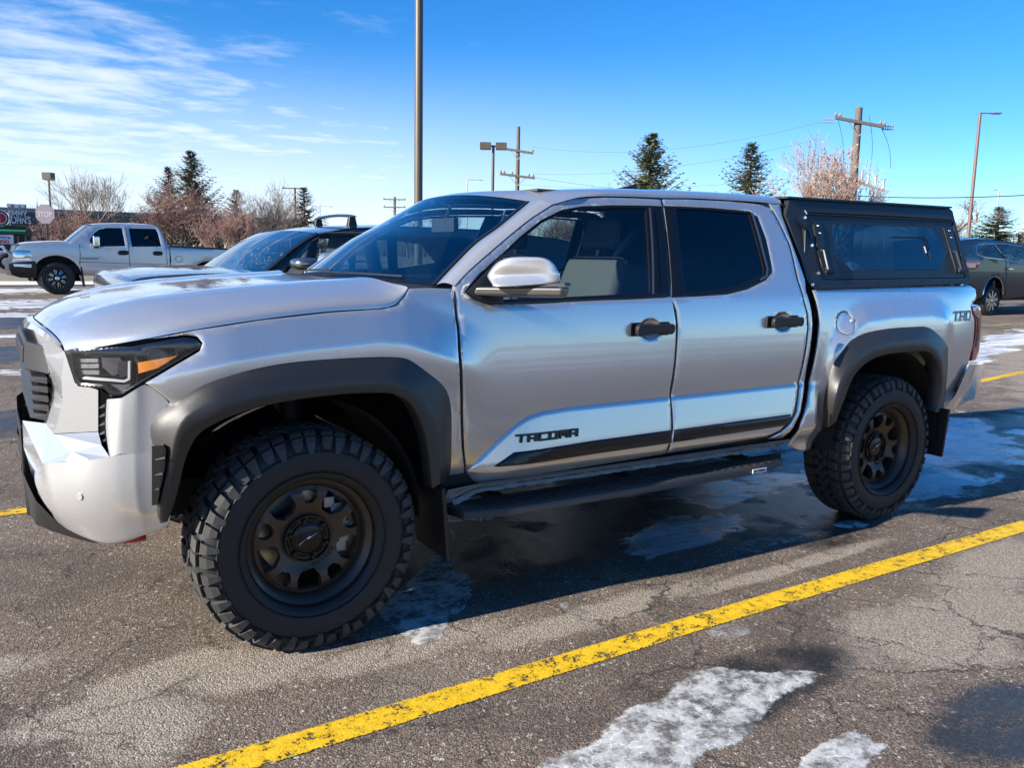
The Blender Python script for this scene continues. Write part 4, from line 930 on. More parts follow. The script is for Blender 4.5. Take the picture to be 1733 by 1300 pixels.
def copy_wheel(w, ax):
    r = empty('wheel', (ax, 0, .405)); r.rotation_euler = (0, 0, math.pi); r.parent = TR; r.matrix_parent_inverse = Matrix.Translation(-TR.location)
    def rec(o, p):
        c = o.copy(); sc.collection.objects.link(c); c.parent = p
        for q in list(o.children): rec(q, c)
    for ch_ in list(w.children): rec(ch_, r)
    return r
copy_wheel(w1, 0); copy_wheel(w1, 3.35)
# mud flaps
for s in (-1, 1):
    mf = MB(); mf.hexa([(.525, s*.99, .255), (.540, s*.99, .255), (.535, s*.72, .265), (.520, s*.72, .265), (.495, s*1.0, .555), (.512, s*1.0, .555), (.505, s*.70, .555), (.49, s*.70, .555)]); mf.build('mud_flap', BLACKP, TR, bevel=.003)
    mf = MB(); mf.hexa([(3.855, s*.99, .31), (3.868, s*.99, .31), (3.868, s*.72, .31), (3.855, s*.72, .31), (3.865, s*1.0, .60), (3.885, s*1.0, .60), (3.885, s*.72, .60), (3.865, s*.72, .60)]); mf.build('mud_flap', BLACKP, TR, bevel=.003)

# ---- door mirror
def superell(c, rx, ry, rz, e=2.6, n=24, m=16):
    V = []; F = []
    f = lambda t, e: math.copysign(abs(t)**(2/e), t)
    for i in range(m+1):
        v = -math.pi/2+math.pi*i/m
        for j in range(n):
            u = 2*math.pi*j/n; V.append((c[0]+rx*f(math.cos(v), e)*f(math.cos(u), e), c[1]+ry*f(math.cos(v), e)*f(math.sin(u), e), c[2]+rz*f(math.sin(v), e)))
    for i in range(m):
        for j in range(n): j2 = (j+1) % n; F.append((i*n+j, i*n+j2, (i+1)*n+j2, (i+1)*n+j))
    return V, F
# cap drawn as stacked plan outlines, from the arm up to the crown
ma = [(0.6915, -0.94, 1.3202), (0.7224, -1, 1.3295), (0.9339, -1.14, 1.3506), (0.9269, -1.14, 1.3144), (0.8265, -1.08, 1.4493), (0.6987, -0.985, 1.3703), (0.9328, -1.14, 1.3822)]
mx0, mx1 = ma[5][0], ma[6][0]
zb = ma[1][2]; zt = ma[4][2]
MO = [(0.6866, -1.06, 1.332), (0.9199, -1.16, 1.3502), (0.6915, -1, 1.3701), (0.9114, -1.17, 1.3896), (0.6968, -1.03, 1.4033), (0.9044, -1.16, 1.4004), (0.7139, -1.04, 1.427), (0.8934, -1.155, 1.4246), (0.736, -1.055, 1.4409), (0.8698, -1.145, 1.4408), (0.7634, -1.07, 1.4482), (0.8453, -1.125, 1.449)]
rows = []
for lv in range(6):
    a = np.array(MO[2*lv]); b = np.array(MO[2*lv+1]); c0 = (a+b)/2; h = (b-a)/2; th = (.078, .092, .086, .074, .055, .034)[lv]; n_out = np.array((-.35, -.94, 0)); r = []
    for k in range(24):
        an = 2*math.pi*k/24; c_, s_ = math.cos(an), math.sin(an); c_ = math.copysign(abs(c_)**.50, c_); s_ = math.copysign(abs(s_)**.55, s_)
        p = c0+h*c_*1.02+n_out*(s_*th*.5)-n_out*th*.5; p[2] = a[2]+(b[2]-a[2])*(c_+1)/2; r.append(tuple(p))
    rows.append(r)
V = [p for r in rows for p in r]; F = [(i*24+k, i*24+(k+1) % 24, (i+1)*24+(k+1) % 24, (i+1)*24+k) for i in range(5) for k in range(24)]+[tuple(range(120, 144)), tuple(range(23, -1, -1))]
mi = mesh('door_mirror', V, F, SILVER, TR, sub=2, creases=lambda a, b: 1 if (a < 24 and b < 24) else (.4 if a//24 == b//24 == 1 else 0)); mir = both(mi)
ar = MB(); y_ = zb
ar.hexa([(mx0-.03, -.91, zb-.035), (mx0+.07, -.90, zb-.045), (mx1+.02, -1.15, zb-.036), (mx1-.035, -1.19, zb-.028), (mx0-.03, -.925, zb-.002), (mx0+.07, -.91, zb-.002), (mx1+.035, -1.155, zb+.006), (mx1-.035, -1.20, zb+.006)])
arm = ar.build('mirror_arm', SATIN, mi, bevel=.012, bseg=3); m_ = mirror_y(arm); m_.parent = mir
mp_ = strip_panel('mirror_mount', [(0.6452, 1.3061), (0.8427, 1.4543), (0.8097, 1.2716), (0.8053, 1.2541), (0.7373, 1.2596), (0.6905, 1.2774)], .004, BLACKP, .006, mi)
sg = MB(); sg.hexa([(mx0+.11, -1.09, zb+.006), (mx0+.16, -1.06, zb+.006), (mx1+.04, -1.15, zb+.010), (mx1-.02, -1.195, zb+.010), (mx0+.13, -1.09, zb+.011), (mx0+.16, -1.06, zb+.012), (mx1+.035, -1.145, zb+.024), (mx1-.018, -1.185, zb+.024)]); sg.build('signal_lens', SATIN, mi, bevel=.003)

# ---- inside of the cab
def seat(x, y, n):
    s = MB(); s.hexa([(x-.25, y-.26, .88), (x+.25, y-.26, .84), (x+.25, y+.26, .84), (x-.25, y+.26, .88), (x-.27, y-.25, 1.0), (x+.25, y-.25, .96), (x+.25, y+.25, .96), (x-.27, y+.25, 1.0)])
    s.hexa([(x+.17, y-.26, .92), (x+.32, y-.26, .92), (x+.32, y+.26, .92), (x+.17, y+.26, .92), (x+.37, y-.22, 1.46), (x+.46, y-.22, 1.46), (x+.46, y+.22, 1.46), (x+.37, y+.22, 1.46)])
    o = s.build(n, SEAT, TR, bevel=.045, bseg=3)
    h = MB(); h.hexa([(x+.38, y-.13, 1.49), (x+.46, y-.13, 1.49), (x+.46, y+.13, 1.49), (x+.38, y+.13, 1.49), (x+.41, y-.11, 1.65), (x+.47, y-.11, 1.65), (x+.47, y+.11, 1.65), (x+.41, y+.11, 1.65)]); h.build('headrest', SEATD, o, bevel=.03, bseg=3)
seat(1.25, -.42, 'seat'); seat(1.25, .42, 'seat')
bk = MB(); bk.hexa([(2.20, -.70, .92), (2.34, -.70, .92), (2.34, .70, .92), (2.20, .70, .92), (2.36, -.66, 1.42), (2.44, -.66, 1.42), (2.44, .66, 1.42), (2.36, .66, 1.42)]); bk.box(1.85, 2.3, -.7, .7, .8, .96); bk.build('rear_seat', SEATD, TR, bevel=.04)
ds = MB(); ds.hexa([(.50, -.78, 1.0), (.98, -.78, 1.0), (.98, .78, 1.0), (.50, .78, 1.0), (.58, -.76, 1.30), (.86, -.76, 1.28), (.86, .76, 1.28), (.58, .76, 1.30)]); ds.build('dashboard', DASH, TR, bevel=.03)
sw = MB(); P = [(1.02+.07*math.sin(a)*.9, -.42+.18*math.cos(a), 1.22+.17*math.sin(a)) for a in np.linspace(0, 2*math.pi, 25)]; sw.tube(P, .014, 8); sw.tube([(.88, -.42, 1.17), (1.02, -.42, 1.22)], .03, 8); sw.box(.995, 1.03, -.57, -.27, 1.20, 1.24); sw.build('steering_wheel', SEATD, TR)
rl = MB(); rl.box(1.2, 2.5, -.55, .55, 1.745, 1.755); rl.build('headliner', SEATD, TR)
rm2 = MB(); rm2.box(1.0, 1.03, -.12, .12, 1.56, 1.63); rm2.tube([(1.02, 0, 1.63), (1.06, 0, 1.72)], .01, 6); rm2.build('inside_mirror', SEATD, TR, bevel=.008)
vz = MB(); a_ = [(0.9697, -0.5, 1.646), (1.1052, -0.52, 1.688), (1.1324, -0.42, 1.6935), (1.0687, -0.4, 1.6538)]

# ---- canopy on the bed (part of the truck: bolted on)
def can(x, z, d): return (x, -(canw(x, z)-d), z)
CO = [(2.6748, 1.7752), (4.1363, 1.7992), (4.1662, 1.7806), (4.1767, 1.3413), (2.6995, 1.3211), (2.6897, 1.3332), (2.6758, 1.3602), (2.6607, 1.5081), (2.6202, 1.6911)]
CH = [(2.7863, 1.7185), (4.1405, 1.727), (4.1365, 1.3728), (2.7933, 1.3575)]
cno = panel('canopy', CO, can, CANOPY, TR, holes=[CH], step=5, flange=.03, roll=0, rin=0)
cn2 = both(cno)
CW = [(2.9871, 1.6567), (3.9422, 1.67), (4.0063, 1.5357), (3.8997, 1.4189), (3.0608, 1.4117), (2.9394, 1.5207)]
ht = panel('canopy_hatch', inset(CH, .004), lambda x, z, d: can(x, z, d+.004), CANOPY, cno, holes=[CW], step=5, flange=.02, roll=0, rin=0)
cg = mesh('canopy_window', [can(x, z, .006) for x, z in inset(CW, .002)], [tuple(range(6))], CGLASS, cno, smooth=False)
hs2 = panel('hatch_backing', inset(CH, -.025), lambda x, z, d: can(x, z, d+.022), UNDER, cno, holes=[CW], step=5, flange=0, roll=0, rin=0)  # dark backing added behind the hatch, stops light leaking through its gap
for o in (ht, cg, hs2): m_ = mirror_y(o); m_.parent = cn2
# raised ridge under the eave, rim rails, slider frame
def crail(name, P, r, mat, par=cno, d=-.004, n=6):
    q = MB(); q.tube([can(x, z, d) for x, z in P], r, n); return q.build(name, mat, par)
crail('ridge', [(2.7763, 1.7165), (3.482, 1.7261), (4.1438, 1.7289)], .005, CANOPY); crail('ridge', [(2.7816, 1.7042), (3.4767, 1.7124), (4.1391, 1.7179)], .003, CANOPY)
cr = MB()
def rail(P, w, h, par=cno, mat=CANOPY, nm='rail'):
    V = []; F = []
    for x, z in P: V += [can(x, z-w, 0), can(x, z-w, -h), can(x, z+w, -h), can(x, z+w, 0)]
    for i in range(len(P)-1):
        for k in range(4): F.append((i*4+k, i*4+(k+1) % 4, (i+1)*4+(k+1) % 4, (i+1)*4+k))
    F += [(0, 1, 2, 3), tuple(range(len(P)*4-4, len(P)*4))[::-1]]
    return mesh(nm, V, F, mat, par, smooth=False)
panel('stiffener', [(2.8226, 1.6575), (2.8906, 1.6601), (2.873, 1.5249), (2.8658, 1.407), (2.8332, 1.3821), (2.8114, 1.4157), (2.8104, 1.5235)], lambda x, z, d: can(x, z, d-.003), CANOPY, ht, step=.05, flange=.006, roll=.002, rin=.004)
panel('stiffener', [(4.0267, 1.6743), (4.1081, 1.6754), (4.1126, 1.5699), (4.1008, 1.4135), (4.0428, 1.4096), (4.0341, 1.5327)], lambda x, z, d: can(x, z, d-.003), CANOPY, ht, step=.05, flange=.006, roll=.002, rin=.004)
sf = MB(); P = [(3.4786, 1.6033), (3.7786, 1.6138), (3.8204, 1.608), (3.8327, 1.5876), (3.8245, 1.475), (3.8029, 1.473), (3.8073, 1.5834), (3.7959, 1.5987), (3.7735, 1.6015), (3.4766, 1.5982)]
sfo = panel('slider_frame', P, lambda x, z, d: can(x, z, d+.002), GLOSSB, cg, step=.03, flange=.004, roll=0, rin=0)
crail('slider_pull', [(3.7779, 1.5551), (3.783, 1.5173)], .006, STEEL, cg, .0)
for P in ([(2.8349, 1.5117), (2.8367, 1.4129)], [(4.0607, 1.5297), (4.0709, 1.4239)]):
    a, b = P; q = MB(); q.tube([can(a[0], a[1], 0), can(a[0], a[1], -.020), can(b[0], b[1], -.020), can(b[0], b[1], 0)], .008, 8); q.build('hatch_handle', FLAREP, cno)
    q = MB(); q.tube([can(b[0]-.01, b[1]-.01, -.01), can(b[0]+.07, b[1]-.012, -.012)], .007, 6); q.build('latch', BLACKP, cno)
def bolts(P, r, nm='bolt'):
    first = None
    for x, z in P:
        if first is None:
            q = MB(); q.lathe_y([(r, .0), (r, -.006), (r*.6, -.010), (.0004, -.010)], 0, 0, 10); first = o = q.build(nm, CHROME, cno)
        else: o = first.copy(); sc.collection.objects.link(o); o.parent = cno
        o.location = can(x, z, .001)
bolts([(2.7604, 1.6831), (2.7666, 1.5379), (2.7709, 1.394), (2.7041, 1.3347)], .012); bolts([(2.8511, 1.6429), (2.8545, 1.6039), (4.0717, 1.6562), (4.0728, 1.6152)], .0055)
crail('gas_strut', [(2.7683, 1.7208), (2.781, 1.7026)], .006, CHROME)
for P in ([(2.7594, 1.652), (2.7691, 1.5688)], [(2.7705, 1.5103), (2.7766, 1.4246)]): rail(P, .003, .004, cno, GLOSSB, 'hinge_slot')
for x, z in [(2.847, 1.3392), (3.0542, 1.3424), (3.2607, 1.3441), (3.4605, 1.3459), (3.6696, 1.3478), (3.8764, 1.3498), (4.08, 1.3518)]: pass
dts = MB()
for x, z in [(2.8475, 1.3407), (3.0548, 1.344), (3.2613, 1.3458), (3.4612, 1.3476), (3.6703, 1.3495), (3.8771, 1.3515), (4.0807, 1.3536)]: dts.lathe_y([(.006, -(canw(x, z)+.001)), (.0004, -(canw(x, z)+.003))], x, z, 8)
dts.build('rivet', GLOSSB, cno)
# roof sheet, front and rear walls
top = [(2.6597, 1.7853), (4.1379, 1.8029)]; (xa, za), (xb, zb_) = top
bt = [(2.6857, 1.3211), (4.1767, 1.3413)]; (xc, zc3), (xd, zd) = bt
rf = MB(); wa_, wb_ = canw(xa, za)+.004, canw(xb, zb_)+.004
rf.hexa([(xa-.012, -wa_-.012, za-.006), (xb+.01, -wb_-.012, zb_-.006), (xb+.01, wb_+.012, zb_-.006), (xa-.012, wa_+.012, za-.006), (xa-.012, -wa_-.01, za+.004), (xb+.01, -wb_-.01, zb_+.004), (xb+.01, wb_+.01, zb_+.004), (xa-.012, wa_+.01, za+.004)])
rf.build('canopy_roof', CANOPY, cno, smooth=False)
wl = MB(); f0 = CO
def wall(x0, z0, x1, z1, nm):
    q = MB(); w0_, w1_ = canw(x0, z0)-.035, canw(x1, z1)-.035
    q.hexa([(x1, -w1_, z1), (x1+.01, -w1_, z1), (x1+.01, w1_, z1), (x1, w1_, z1), (x0, -w0_, z0), (x0+.01, -w0_, z0), (x0+.01, w0_, z0), (x0, w0_, z0)]); return q
a = CO[0]; l = [(2.6598, 1.6728), (2.6923, 1.3271)]; 
fw = [(2.7036, 1.7364), (2.6964, 1.3392)]
wall(xa+.10, za-.01, xc+.08, zc3+.01, 'f').build('canopy_front', CANOPY, cno, smooth=False)
# rear wall has a glass hatch so daylight passes through
wall(xb-.01, zb_-.01, xd-.02, zd+.01, 'r').build('canopy_rear', CGLASS, cno, smooth=False)
fg = MB(); fg.hexa([(xa-.02, -.66, za-.055), (xa+.02, -.66, za-.055), (xa+.02, .66, za-.055), (xa-.02, .66, za-.055), (xa-.05, -.66, za-.015), (xa+.02, -.66, za-.015), (xa+.02, .66, za-.015), (xa-.05, .66, za-.015)]); fg.build('front_seal', FLAREP, cno, smooth=False)
# bed rail cap below the canopy
rows = [[(x, -(wid(x, 1.30)+.001), interp(x, [(2.69, 1.316), (4.13, 1.347)])-.006), (x, -(wid(x, 1.30)-.012), interp(x, [(2.69, 1.316), (4.13, 1.347)])+.004), (x, -.80, interp(x, [(2.69, 1.316), (4.13, 1.347)])+.004)] for x in np.linspace(2.70, 4.13, 12)]
both(loft(rows, 'bed_rail', BLACKP, TR))

# ------------------------------------------------------------------ ground
def zg(x, y):
    s = max(0, y-3)+.9*max(0, x-6); return .0118*max(0, s-1) if s < 90 else .0118*89
gx = np.concatenate([np.linspace(-900, -60, 8), np.linspace(-50, 60, 45), np.linspace(70, 900, 9)]); gy = np.concatenate([np.linspace(-900, -40, 8), np.linspace(-30, 110, 60), np.linspace(130, 900, 8)])
V = [(x, y, zg(x, y)) for x in gx for y in gy]; ny = len(gy)
F = [(i*ny+j, (i+1)*ny+j, (i+1)*ny+j+1, i*ny+j+1) for i in range(len(gx)-1) for j in range(ny-1)]
m, n, l, b = _new('asphalt')
def nd(t, **k):
    q = n.new(t)
    for a, v in k.items(): setattr(q, a, v)
    return q
def noise(nn, ll, vec, scale, det=4, rough=.5, dist=0):
    q = nn.new('ShaderNodeTexNoise'); q.inputs['Scale'].default_value = scale; q.inputs['Detail'].default_value = det; q.inputs['Roughness'].default_value = rough; q.inputs['Distortion'].default_value = dist
    ll.new(vec, q.inputs['Vector']); return q.outputs[0]
def mrange(nn, ll, v, a, b2, c=0, d=1, smooth=True):
    q = nn.new('ShaderNodeMapRange'); q.interpolation_type = 'SMOOTHSTEP' if smooth else 'LINEAR'
    ll.new(v, q.inputs[0]); q.inputs[1].default_value = a; q.inputs[2].default_value = b2; q.inputs[3].default_value = c; q.inputs[4].default_value = d; return q.outputs[0]
def mixc_(nn, ll, f, a, b2, mode='MIX'):
    q = nn.new('ShaderNodeMix'); q.data_type = 'RGBA'; q.blend_type = mode
    for i, v in ((0, f), (6, a), (7, b2)):
        if isinstance(v, (int, float)): q.inputs[i].default_value = v
        elif isinstance(v, tuple): q.inputs[i].default_value = (*v, 1)
        else: ll.new(v, q.inputs[i])
    return q.outputs[2]
def mth(nn, ll, op, a, b2=None, clamp=False):
    q = nn.new('ShaderNodeMath'); q.operation = op; q.use_clamp = clamp
    for i, v in ((0, a), (1, b2)):
        if v is None: continue
        if isinstance(v, (int, float)): q.inputs[i].default_value = v
        else: ll.new(v, q.inputs[i])
    return q.outputs[0]
def blob(nn, ll, sepn, cx_, cy_, rx_, ry_, ang, wob, soft=.35):
    "soft elliptical mask in ground metres"
    c, s = math.cos(ang), math.sin(ang)
    dx = mth(nn, ll, 'SUBTRACT', sepn.outputs[0], cx_); dy = mth(nn, ll, 'SUBTRACT', sepn.outputs[1], cy_)
    u = mth(nn, ll, 'DIVIDE', mth(nn, ll, 'ADD', mth(nn, ll, 'MULTIPLY', dx, c), mth(nn, ll, 'MULTIPLY', dy, s)), rx_)
    v = mth(nn, ll, 'DIVIDE', mth(nn, ll, 'ADD', mth(nn, ll, 'MULTIPLY', dx, -s), mth(nn, ll, 'MULTIPLY', dy, c)), ry_)
    d = mth(nn, ll, 'SQRT', mth(nn, ll, 'ADD', mth(nn, ll, 'MULTIPLY', u, u), mth(nn, ll, 'MULTIPLY', v, v)))
    d = mth(nn, ll, 'ADD', d, wob); return mrange(nn, ll, d, 1.0, 1.0-soft)
g = nd('ShaderNodeNewGeometry'); P_ = g.outputs['Position']; sp = nd('ShaderNodeSeparateXYZ'); l.new(P_, sp.inputs[0])
vo = nd('ShaderNodeTexVoronoi'); vo.inputs['Scale'].default_value = 170; l.new(P_, vo.inputs['Vector'])
vo2 = nd('ShaderNodeTexVoronoi'); vo2.inputs['Scale'].default_value = 95; l.new(P_, vo2.inputs['Vector'])
sc1 = nd('ShaderNodeSeparateColor'); l.new(vo.outputs['Color'], sc1.inputs[0]); sc2 = nd('ShaderNodeSeparateColor'); l.new(vo2.outputs['Color'], sc2.inputs[0])
grain = noise(n, l, P_, 60, 6, .7); mid = noise(n, l, P_, 3.2, 6, .6); big = noise(n, l, P_, .55, 5, .55, .4)
base = mixc_(n, l, sc1.outputs[0], (.056, .042, .031), (.240, .182, .134))
base = mixc_(n, l, mrange(n, l, sc1.outputs[1], .90, .97), base, (.38, .33, .28))
base = mixc_(n, l, mrange(n, l, sc2.outputs[0], .975, .985), base, (.46, .43, .39))
base = mixc_(n, l, mrange(n, l, sc1.outputs[2], .94, .98), base, (.20, .11, .07))
base = mixc_(n, l, mrange(n, l, grain, .35, .60, .35, 0), base, (.034, .028, .024))
wob = mth(n, l, 'ADD', mth(n, l, 'MULTIPLY', mth(n, l, 'SUBTRACT', noise(n, l, P_, 2.3, 7, .62), .5), 1.5), mth(n, l, 'MULTIPLY', mth(n, l, 'SUBTRACT', noise(n, l, P_, 28, 4, .7), .5), .55))
# dry, salt-bleached areas, then damp ones that also paint shade under the truck
dry = None
for c_ in [(1.05, -1.22, .75, .12, R(3)), (.35, -1.12, .55, .12, R(2)), (-.25, -1.0, .30, .16, 0), (2.35, -2.02, .72, .36, R(6)), (3.3, -1.72, .8, .25, R(8)), (-.5, -.88, .3, .14, R(10)), (-.75, -1.05, .3, .12, 0), (2.35, -1.24, .9, .07, R(2)), (-.62, -1.2, .22, .25, 0), (-1.1, -.55, .35, .12, 0), (14, 2.5, 8, 2.2, R(25)), (.55, -2.55, .4, .14, 0)]:
    q = blob(n, l, sp, *c_, wob, .42); dry = q if dry is None else mth(n, l, 'MAXIMUM', dry, q)
dry = mth(n, l, 'MAXIMUM', dry, mrange(n, l, big, .56, .72, 0, .55))
base = mixc_(n, l, mrange(n, l, noise(n, l, P_, 1.4, 6, .6, .3), .42, .62, .0, .45), base, (.040, .031, .025))
base = mixc_(n, l, mth(n, l, 'MULTIPLY', dry, .85), base, mixc_(n, l, sc1.outputs[0], (.15, .125, .098), (.40, .34, .27)))
wet_shade = None
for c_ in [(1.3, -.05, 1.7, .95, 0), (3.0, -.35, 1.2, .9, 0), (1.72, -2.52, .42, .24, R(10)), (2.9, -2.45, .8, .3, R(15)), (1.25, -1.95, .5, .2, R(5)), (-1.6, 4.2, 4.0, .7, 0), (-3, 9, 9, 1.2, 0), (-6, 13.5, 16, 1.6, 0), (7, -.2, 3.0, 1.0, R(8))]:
    q = blob(n, l, sp, *c_, wob, .45); wet_shade = q if wet_shade is None else mth(n, l, 'MAXIMUM', wet_shade, q)
wet_shade = mth(n, l, 'MULTIPLY', wet_shade, mrange(n, l, mid, .30, .52, .35, 1))
base = mixc_(n, l, mth(n, l, 'MULTIPLY', wet_shade, .8), base, (.008, .008, .009))  # wetness, and beneath the truck its shadow darkened in the colour
# ice and trodden snow lying in films on the surface
ice = None
wob2 = mth(n, l, 'MULTIPLY', mth(n, l, 'SUBTRACT', noise(n, l, P_, 1.7, 9, .68, .6), .5), 2.6)
mps = nd('ShaderNodeMapping'); mps.inputs['Scale'].default_value = (.35, 1.6, 1); mps.inputs['Rotation'].default_value = (0, 0, R(-8)); l.new(P_, mps.inputs[0])
streak = noise(n, l, mps.outputs[0], 2.6, 10, .7, .5)
for c_ in [(5.2, .25, 2.6, 1.25, R(10)), (4.1, -.55, .9, .42, R(4)), (2.1, -.62, .75, .25, R(8)), (3.0, .1, .9, .5, 0), (1.35, .3, .5, .25, 0), (-1.6, 1.9, .9, .3, 0), (-1.6, 1.1, .8, .22, 0), (-2, 3.3, 1.2, .22, 0), (-2.4, 5.0, 1.6, .3, 0), (-5, 18.2, 13, 2.4, 0), (-1, 15.2, 6, .8, 0), (-8, 23.5, 20, 2.0, 0), (-3, 11.2, 8, .6, 0), (-3, 7.2, 6, .35, 0), (14, 4.2, 5, .5, R(20)),
           (-4, -9, 30, 1.3, R(2)), (3, -14, 40, 2.0, R(-2)), (10, -22, 60, 3.0, 0), (0, -6.6, 14, .35, R(1)), (-30, -3, 14, 2, 0)]:
    q = blob(n, l, sp, *c_, wob2, .55); ice = q if ice is None else mth(n, l, 'MAXIMUM', ice, q)
icem = mrange(n, l, mth(n, l, 'ADD', mth(n, l, 'MULTIPLY', ice, .75), mth(n, l, 'MULTIPLY', mth(n, l, 'SUBTRACT', streak, .5), 1.5)), .28, .62)
icem = mth(n, l, 'MULTIPLY', icem, mrange(n, l, ice, .02, .25))
icecol = mixc_(n, l, mrange(n, l, streak, .32, .66), (.22, .25, .29), (.84, .86, .88))
base = mixc_(n, l, mth(n, l, 'MULTIPLY', icem, .85), base, icecol)
# cracks
vc = nd('ShaderNodeTexVoronoi'); vc.feature = 'DISTANCE_TO_EDGE'; vc.inputs['Scale'].default_value = 1.9
mpc = nd('ShaderNodeMapping'); l.new(P_, mpc.inputs[0]); wn = nd('ShaderNodeTexNoise'); wn.inputs['Scale'].default_value = 3.0; wn.inputs['Detail'].default_value = 8; wn.inputs['Roughness'].default_value = .7; l.new(P_, wn.inputs['Vector'])
vm = nd('ShaderNodeVectorMath', operation='MULTIPLY_ADD'); l.new(wn.outputs['Color'], vm.inputs[0]); vm.inputs[1].default_value = (.45, .45, 0); l.new(P_, vm.inputs[2]); l.new(vm.outputs[0], vc.inputs['Vector'])
crack = mth(n, l, 'MULTIPLY', mrange(n, l, vc.outputs['Distance'], .009, .002), mrange(n, l, noise(n, l, P_, 1.1, 3), .36, .54))
base = mixc_(n, l, mth(n, l, 'MULTIPLY', crack, .8), base, (.010, .009, .009))
l.new(base, b.inputs['Base Color'])
ro = mth(n, l, 'SUBTRACT', mrange(n, l, mid, .2, .8, .80, .94), mth(n, l, 'MULTIPLY', wet_shade, .60)); ro = mth(n, l, 'SUBTRACT', ro, mth(n, l, 'MULTIPLY', icem, .28), True)
l.new(ro, b.inputs['Roughness']); b.inputs['Specular IOR Level'].default_value = .5
hgt = mth(n, l, 'ADD', mth(n, l, 'MULTIPLY', mth(n, l, 'SUBTRACT', 1, vo.outputs['Distance']), .55), mth(n, l, 'MULTIPLY', grain, .9))
hgt = mth(n, l, 'SUBTRACT', hgt, mth(n, l, 'MULTIPLY', crack, 1.6)); hgt = mth(n, l, 'MULTIPLY', hgt, mth(n, l, 'SUBTRACT', 1, mth(n, l, 'MULTIPLY', icem, .75)))
bp = nd('ShaderNodeBump'); bp.inputs['Strength'].default_value = .9; bp.inputs['Distance'].default_value = .006; l.new(hgt, bp.inputs['Height'])
bp2 = nd('ShaderNodeBump'); bp2.inputs['Strength'].default_value = .3; bp2.inputs['Distance'].default_value = .012; l.new(streak, bp2.inputs['Height']); l.new(bp.outputs[0], bp2.inputs['Normal'])
l.new(bp2.outputs[0], b.inputs['Normal'])
ASPH = m
tag(mesh('ground', V, F, ASPH, smooth=True, angle=180), kind='structure')

# painted lines (each a thin worn sheet on the asphalt)
def worn(name, col, wear=.5):
    m, n, l, b = _new(name); o = n['Material Output']
    g = n.new('ShaderNodeNewGeometry'); Pp = g.outputs['Position']
    vv = n.new('ShaderNodeTexVoronoi'); vv.inputs['Scale'].default_value = 120; l.new(Pp, vv.inputs['Vector'])
    s = n.new('ShaderNodeSeparateColor'); l.new(vv.outputs['Color'], s.inputs[0])
    a = noise(n, l, Pp, 16, 8, .72); c = noise(n, l, Pp, 3, 5, .6); v2 = noise(n, l, Pp, 110, 3, .7)
    q = mth(n, l, 'ADD', mth(n, l, 'MULTIPLY', a, .62), mth(n, l, 'ADD', mth(n, l, 'MULTIPLY', v2, .40), mth(n, l, 'MULTIPLY', c, .18)))
    al = mrange(n, l, q, wear-.015, wear+.025)
    cc = mixc_(n, l, mrange(n, l, a, .35, .65), tuple(x*.72 for x in col), col); cc = mixc_(n, l, mth(n, l, 'MULTIPLY', s.outputs[0], .35), cc, tuple(x*.5 for x in col))
    l.new(cc, b.inputs['Base Color']); b.inputs['Roughness'].default_value = .7
    # frayed edges: the sheet carries its own cross coordinate
    at = n.new('ShaderNodeAttribute'); at.attribute_name = 'cross'
    ed = mrange(n, l, mth(n, l, 'ADD', mth(n, l, 'ABSOLUTE', at.outputs['Fac']), mth(n, l, 'ADD', mth(n, l, 'MULTIPLY', mth(n, l, 'SUBTRACT', v2, .5), .55), mth(n, l, 'MULTIPLY', mth(n, l, 'SUBTRACT', a, .5), .55))), 1.0, .94)
    tr = n.new('ShaderNodeBsdfTransparent'); mx = n.new('ShaderNodeMixShader'); l.new(mth(n, l, 'MULTIPLY', al, ed), mx.inputs[0]); l.new(tr.outputs[0], mx.inputs[1]); l.new(b.outputs[0], mx.inputs[2]); l.new(mx.outputs[0], o.inputs[0])
    bpp = n.new('ShaderNodeBump'); bpp.inputs['Strength'].default_value = .6; bpp.inputs['Distance'].default_value = .004; l.new(v2, bpp.inputs['Height']); l.new(bpp.outputs[0], b.inputs['Normal'])
    return m
YEL = worn('yellow_line_paint', (.80, .50, .010), .535); YEL2 = worn('old_yellow_paint', (.62, .45, .10), .60)
def line(P, w, mat, label=None):
    P = resample([tuple(map(float, p)) for p in P], .5, closed=False); V = []; F = []; cr = []
    for i, p in enumerate(P):
        a = np.array(P[max(0, i-1)]); c = np.array(P[min(len(P)-1, i+1)]); t = (c-a)/np.linalg.norm(c-a); nn = np.array((-t[1], t[0]))
        for s in (-1, -.33, .33, 1):
            q = np.array(p)+nn*s*w; V.append((q[0], q[1], zg(*q)+.004)); cr.append(s)
    for i in range(len(P)-1):
        for k in range(3): F.append((i*4+k, i*4+k+1, i*4+k+5, i*4+k+4))
    o = mesh('parking_line', V, F, mat, smooth=False); at = o.data.attributes.new('cross', 'FLOAT', 'POINT'); at.data.foreach_set('value', cr)
    tag(o, kind='structure'); return o
LNA = [(-1.6, -1.535), (-.05, -1.521), (1.47, -1.487), (3.95, -1.455), (7, -1.42)]
line(LNA, .061, YEL)
line([(-4.2, 1.43), (6.5, 1.43)], .055, YEL)
line([(-4.0, 4.28), (5.0, 4.28)], .055, YEL2)
line([(6.4, 1.55), (9.6, 1.95), (16.5, 2.9)], .06, YEL)
for y in (7.1, 9.9, 12.8): line([(-9, y), (-.5, y)], .05, YEL2)
line([(17.5, 6.4), (40, 6.9)], .07, YEL2)
# stalls across the lane behind the photographer, mirrored in the doors
for x in (-12, -9.2, -6.4, -3.6, -.8, 2.0, 4.8, 7.6, 10.4): line([(x, -9.5), (x-.3, -14.5)], .05, YEL2)

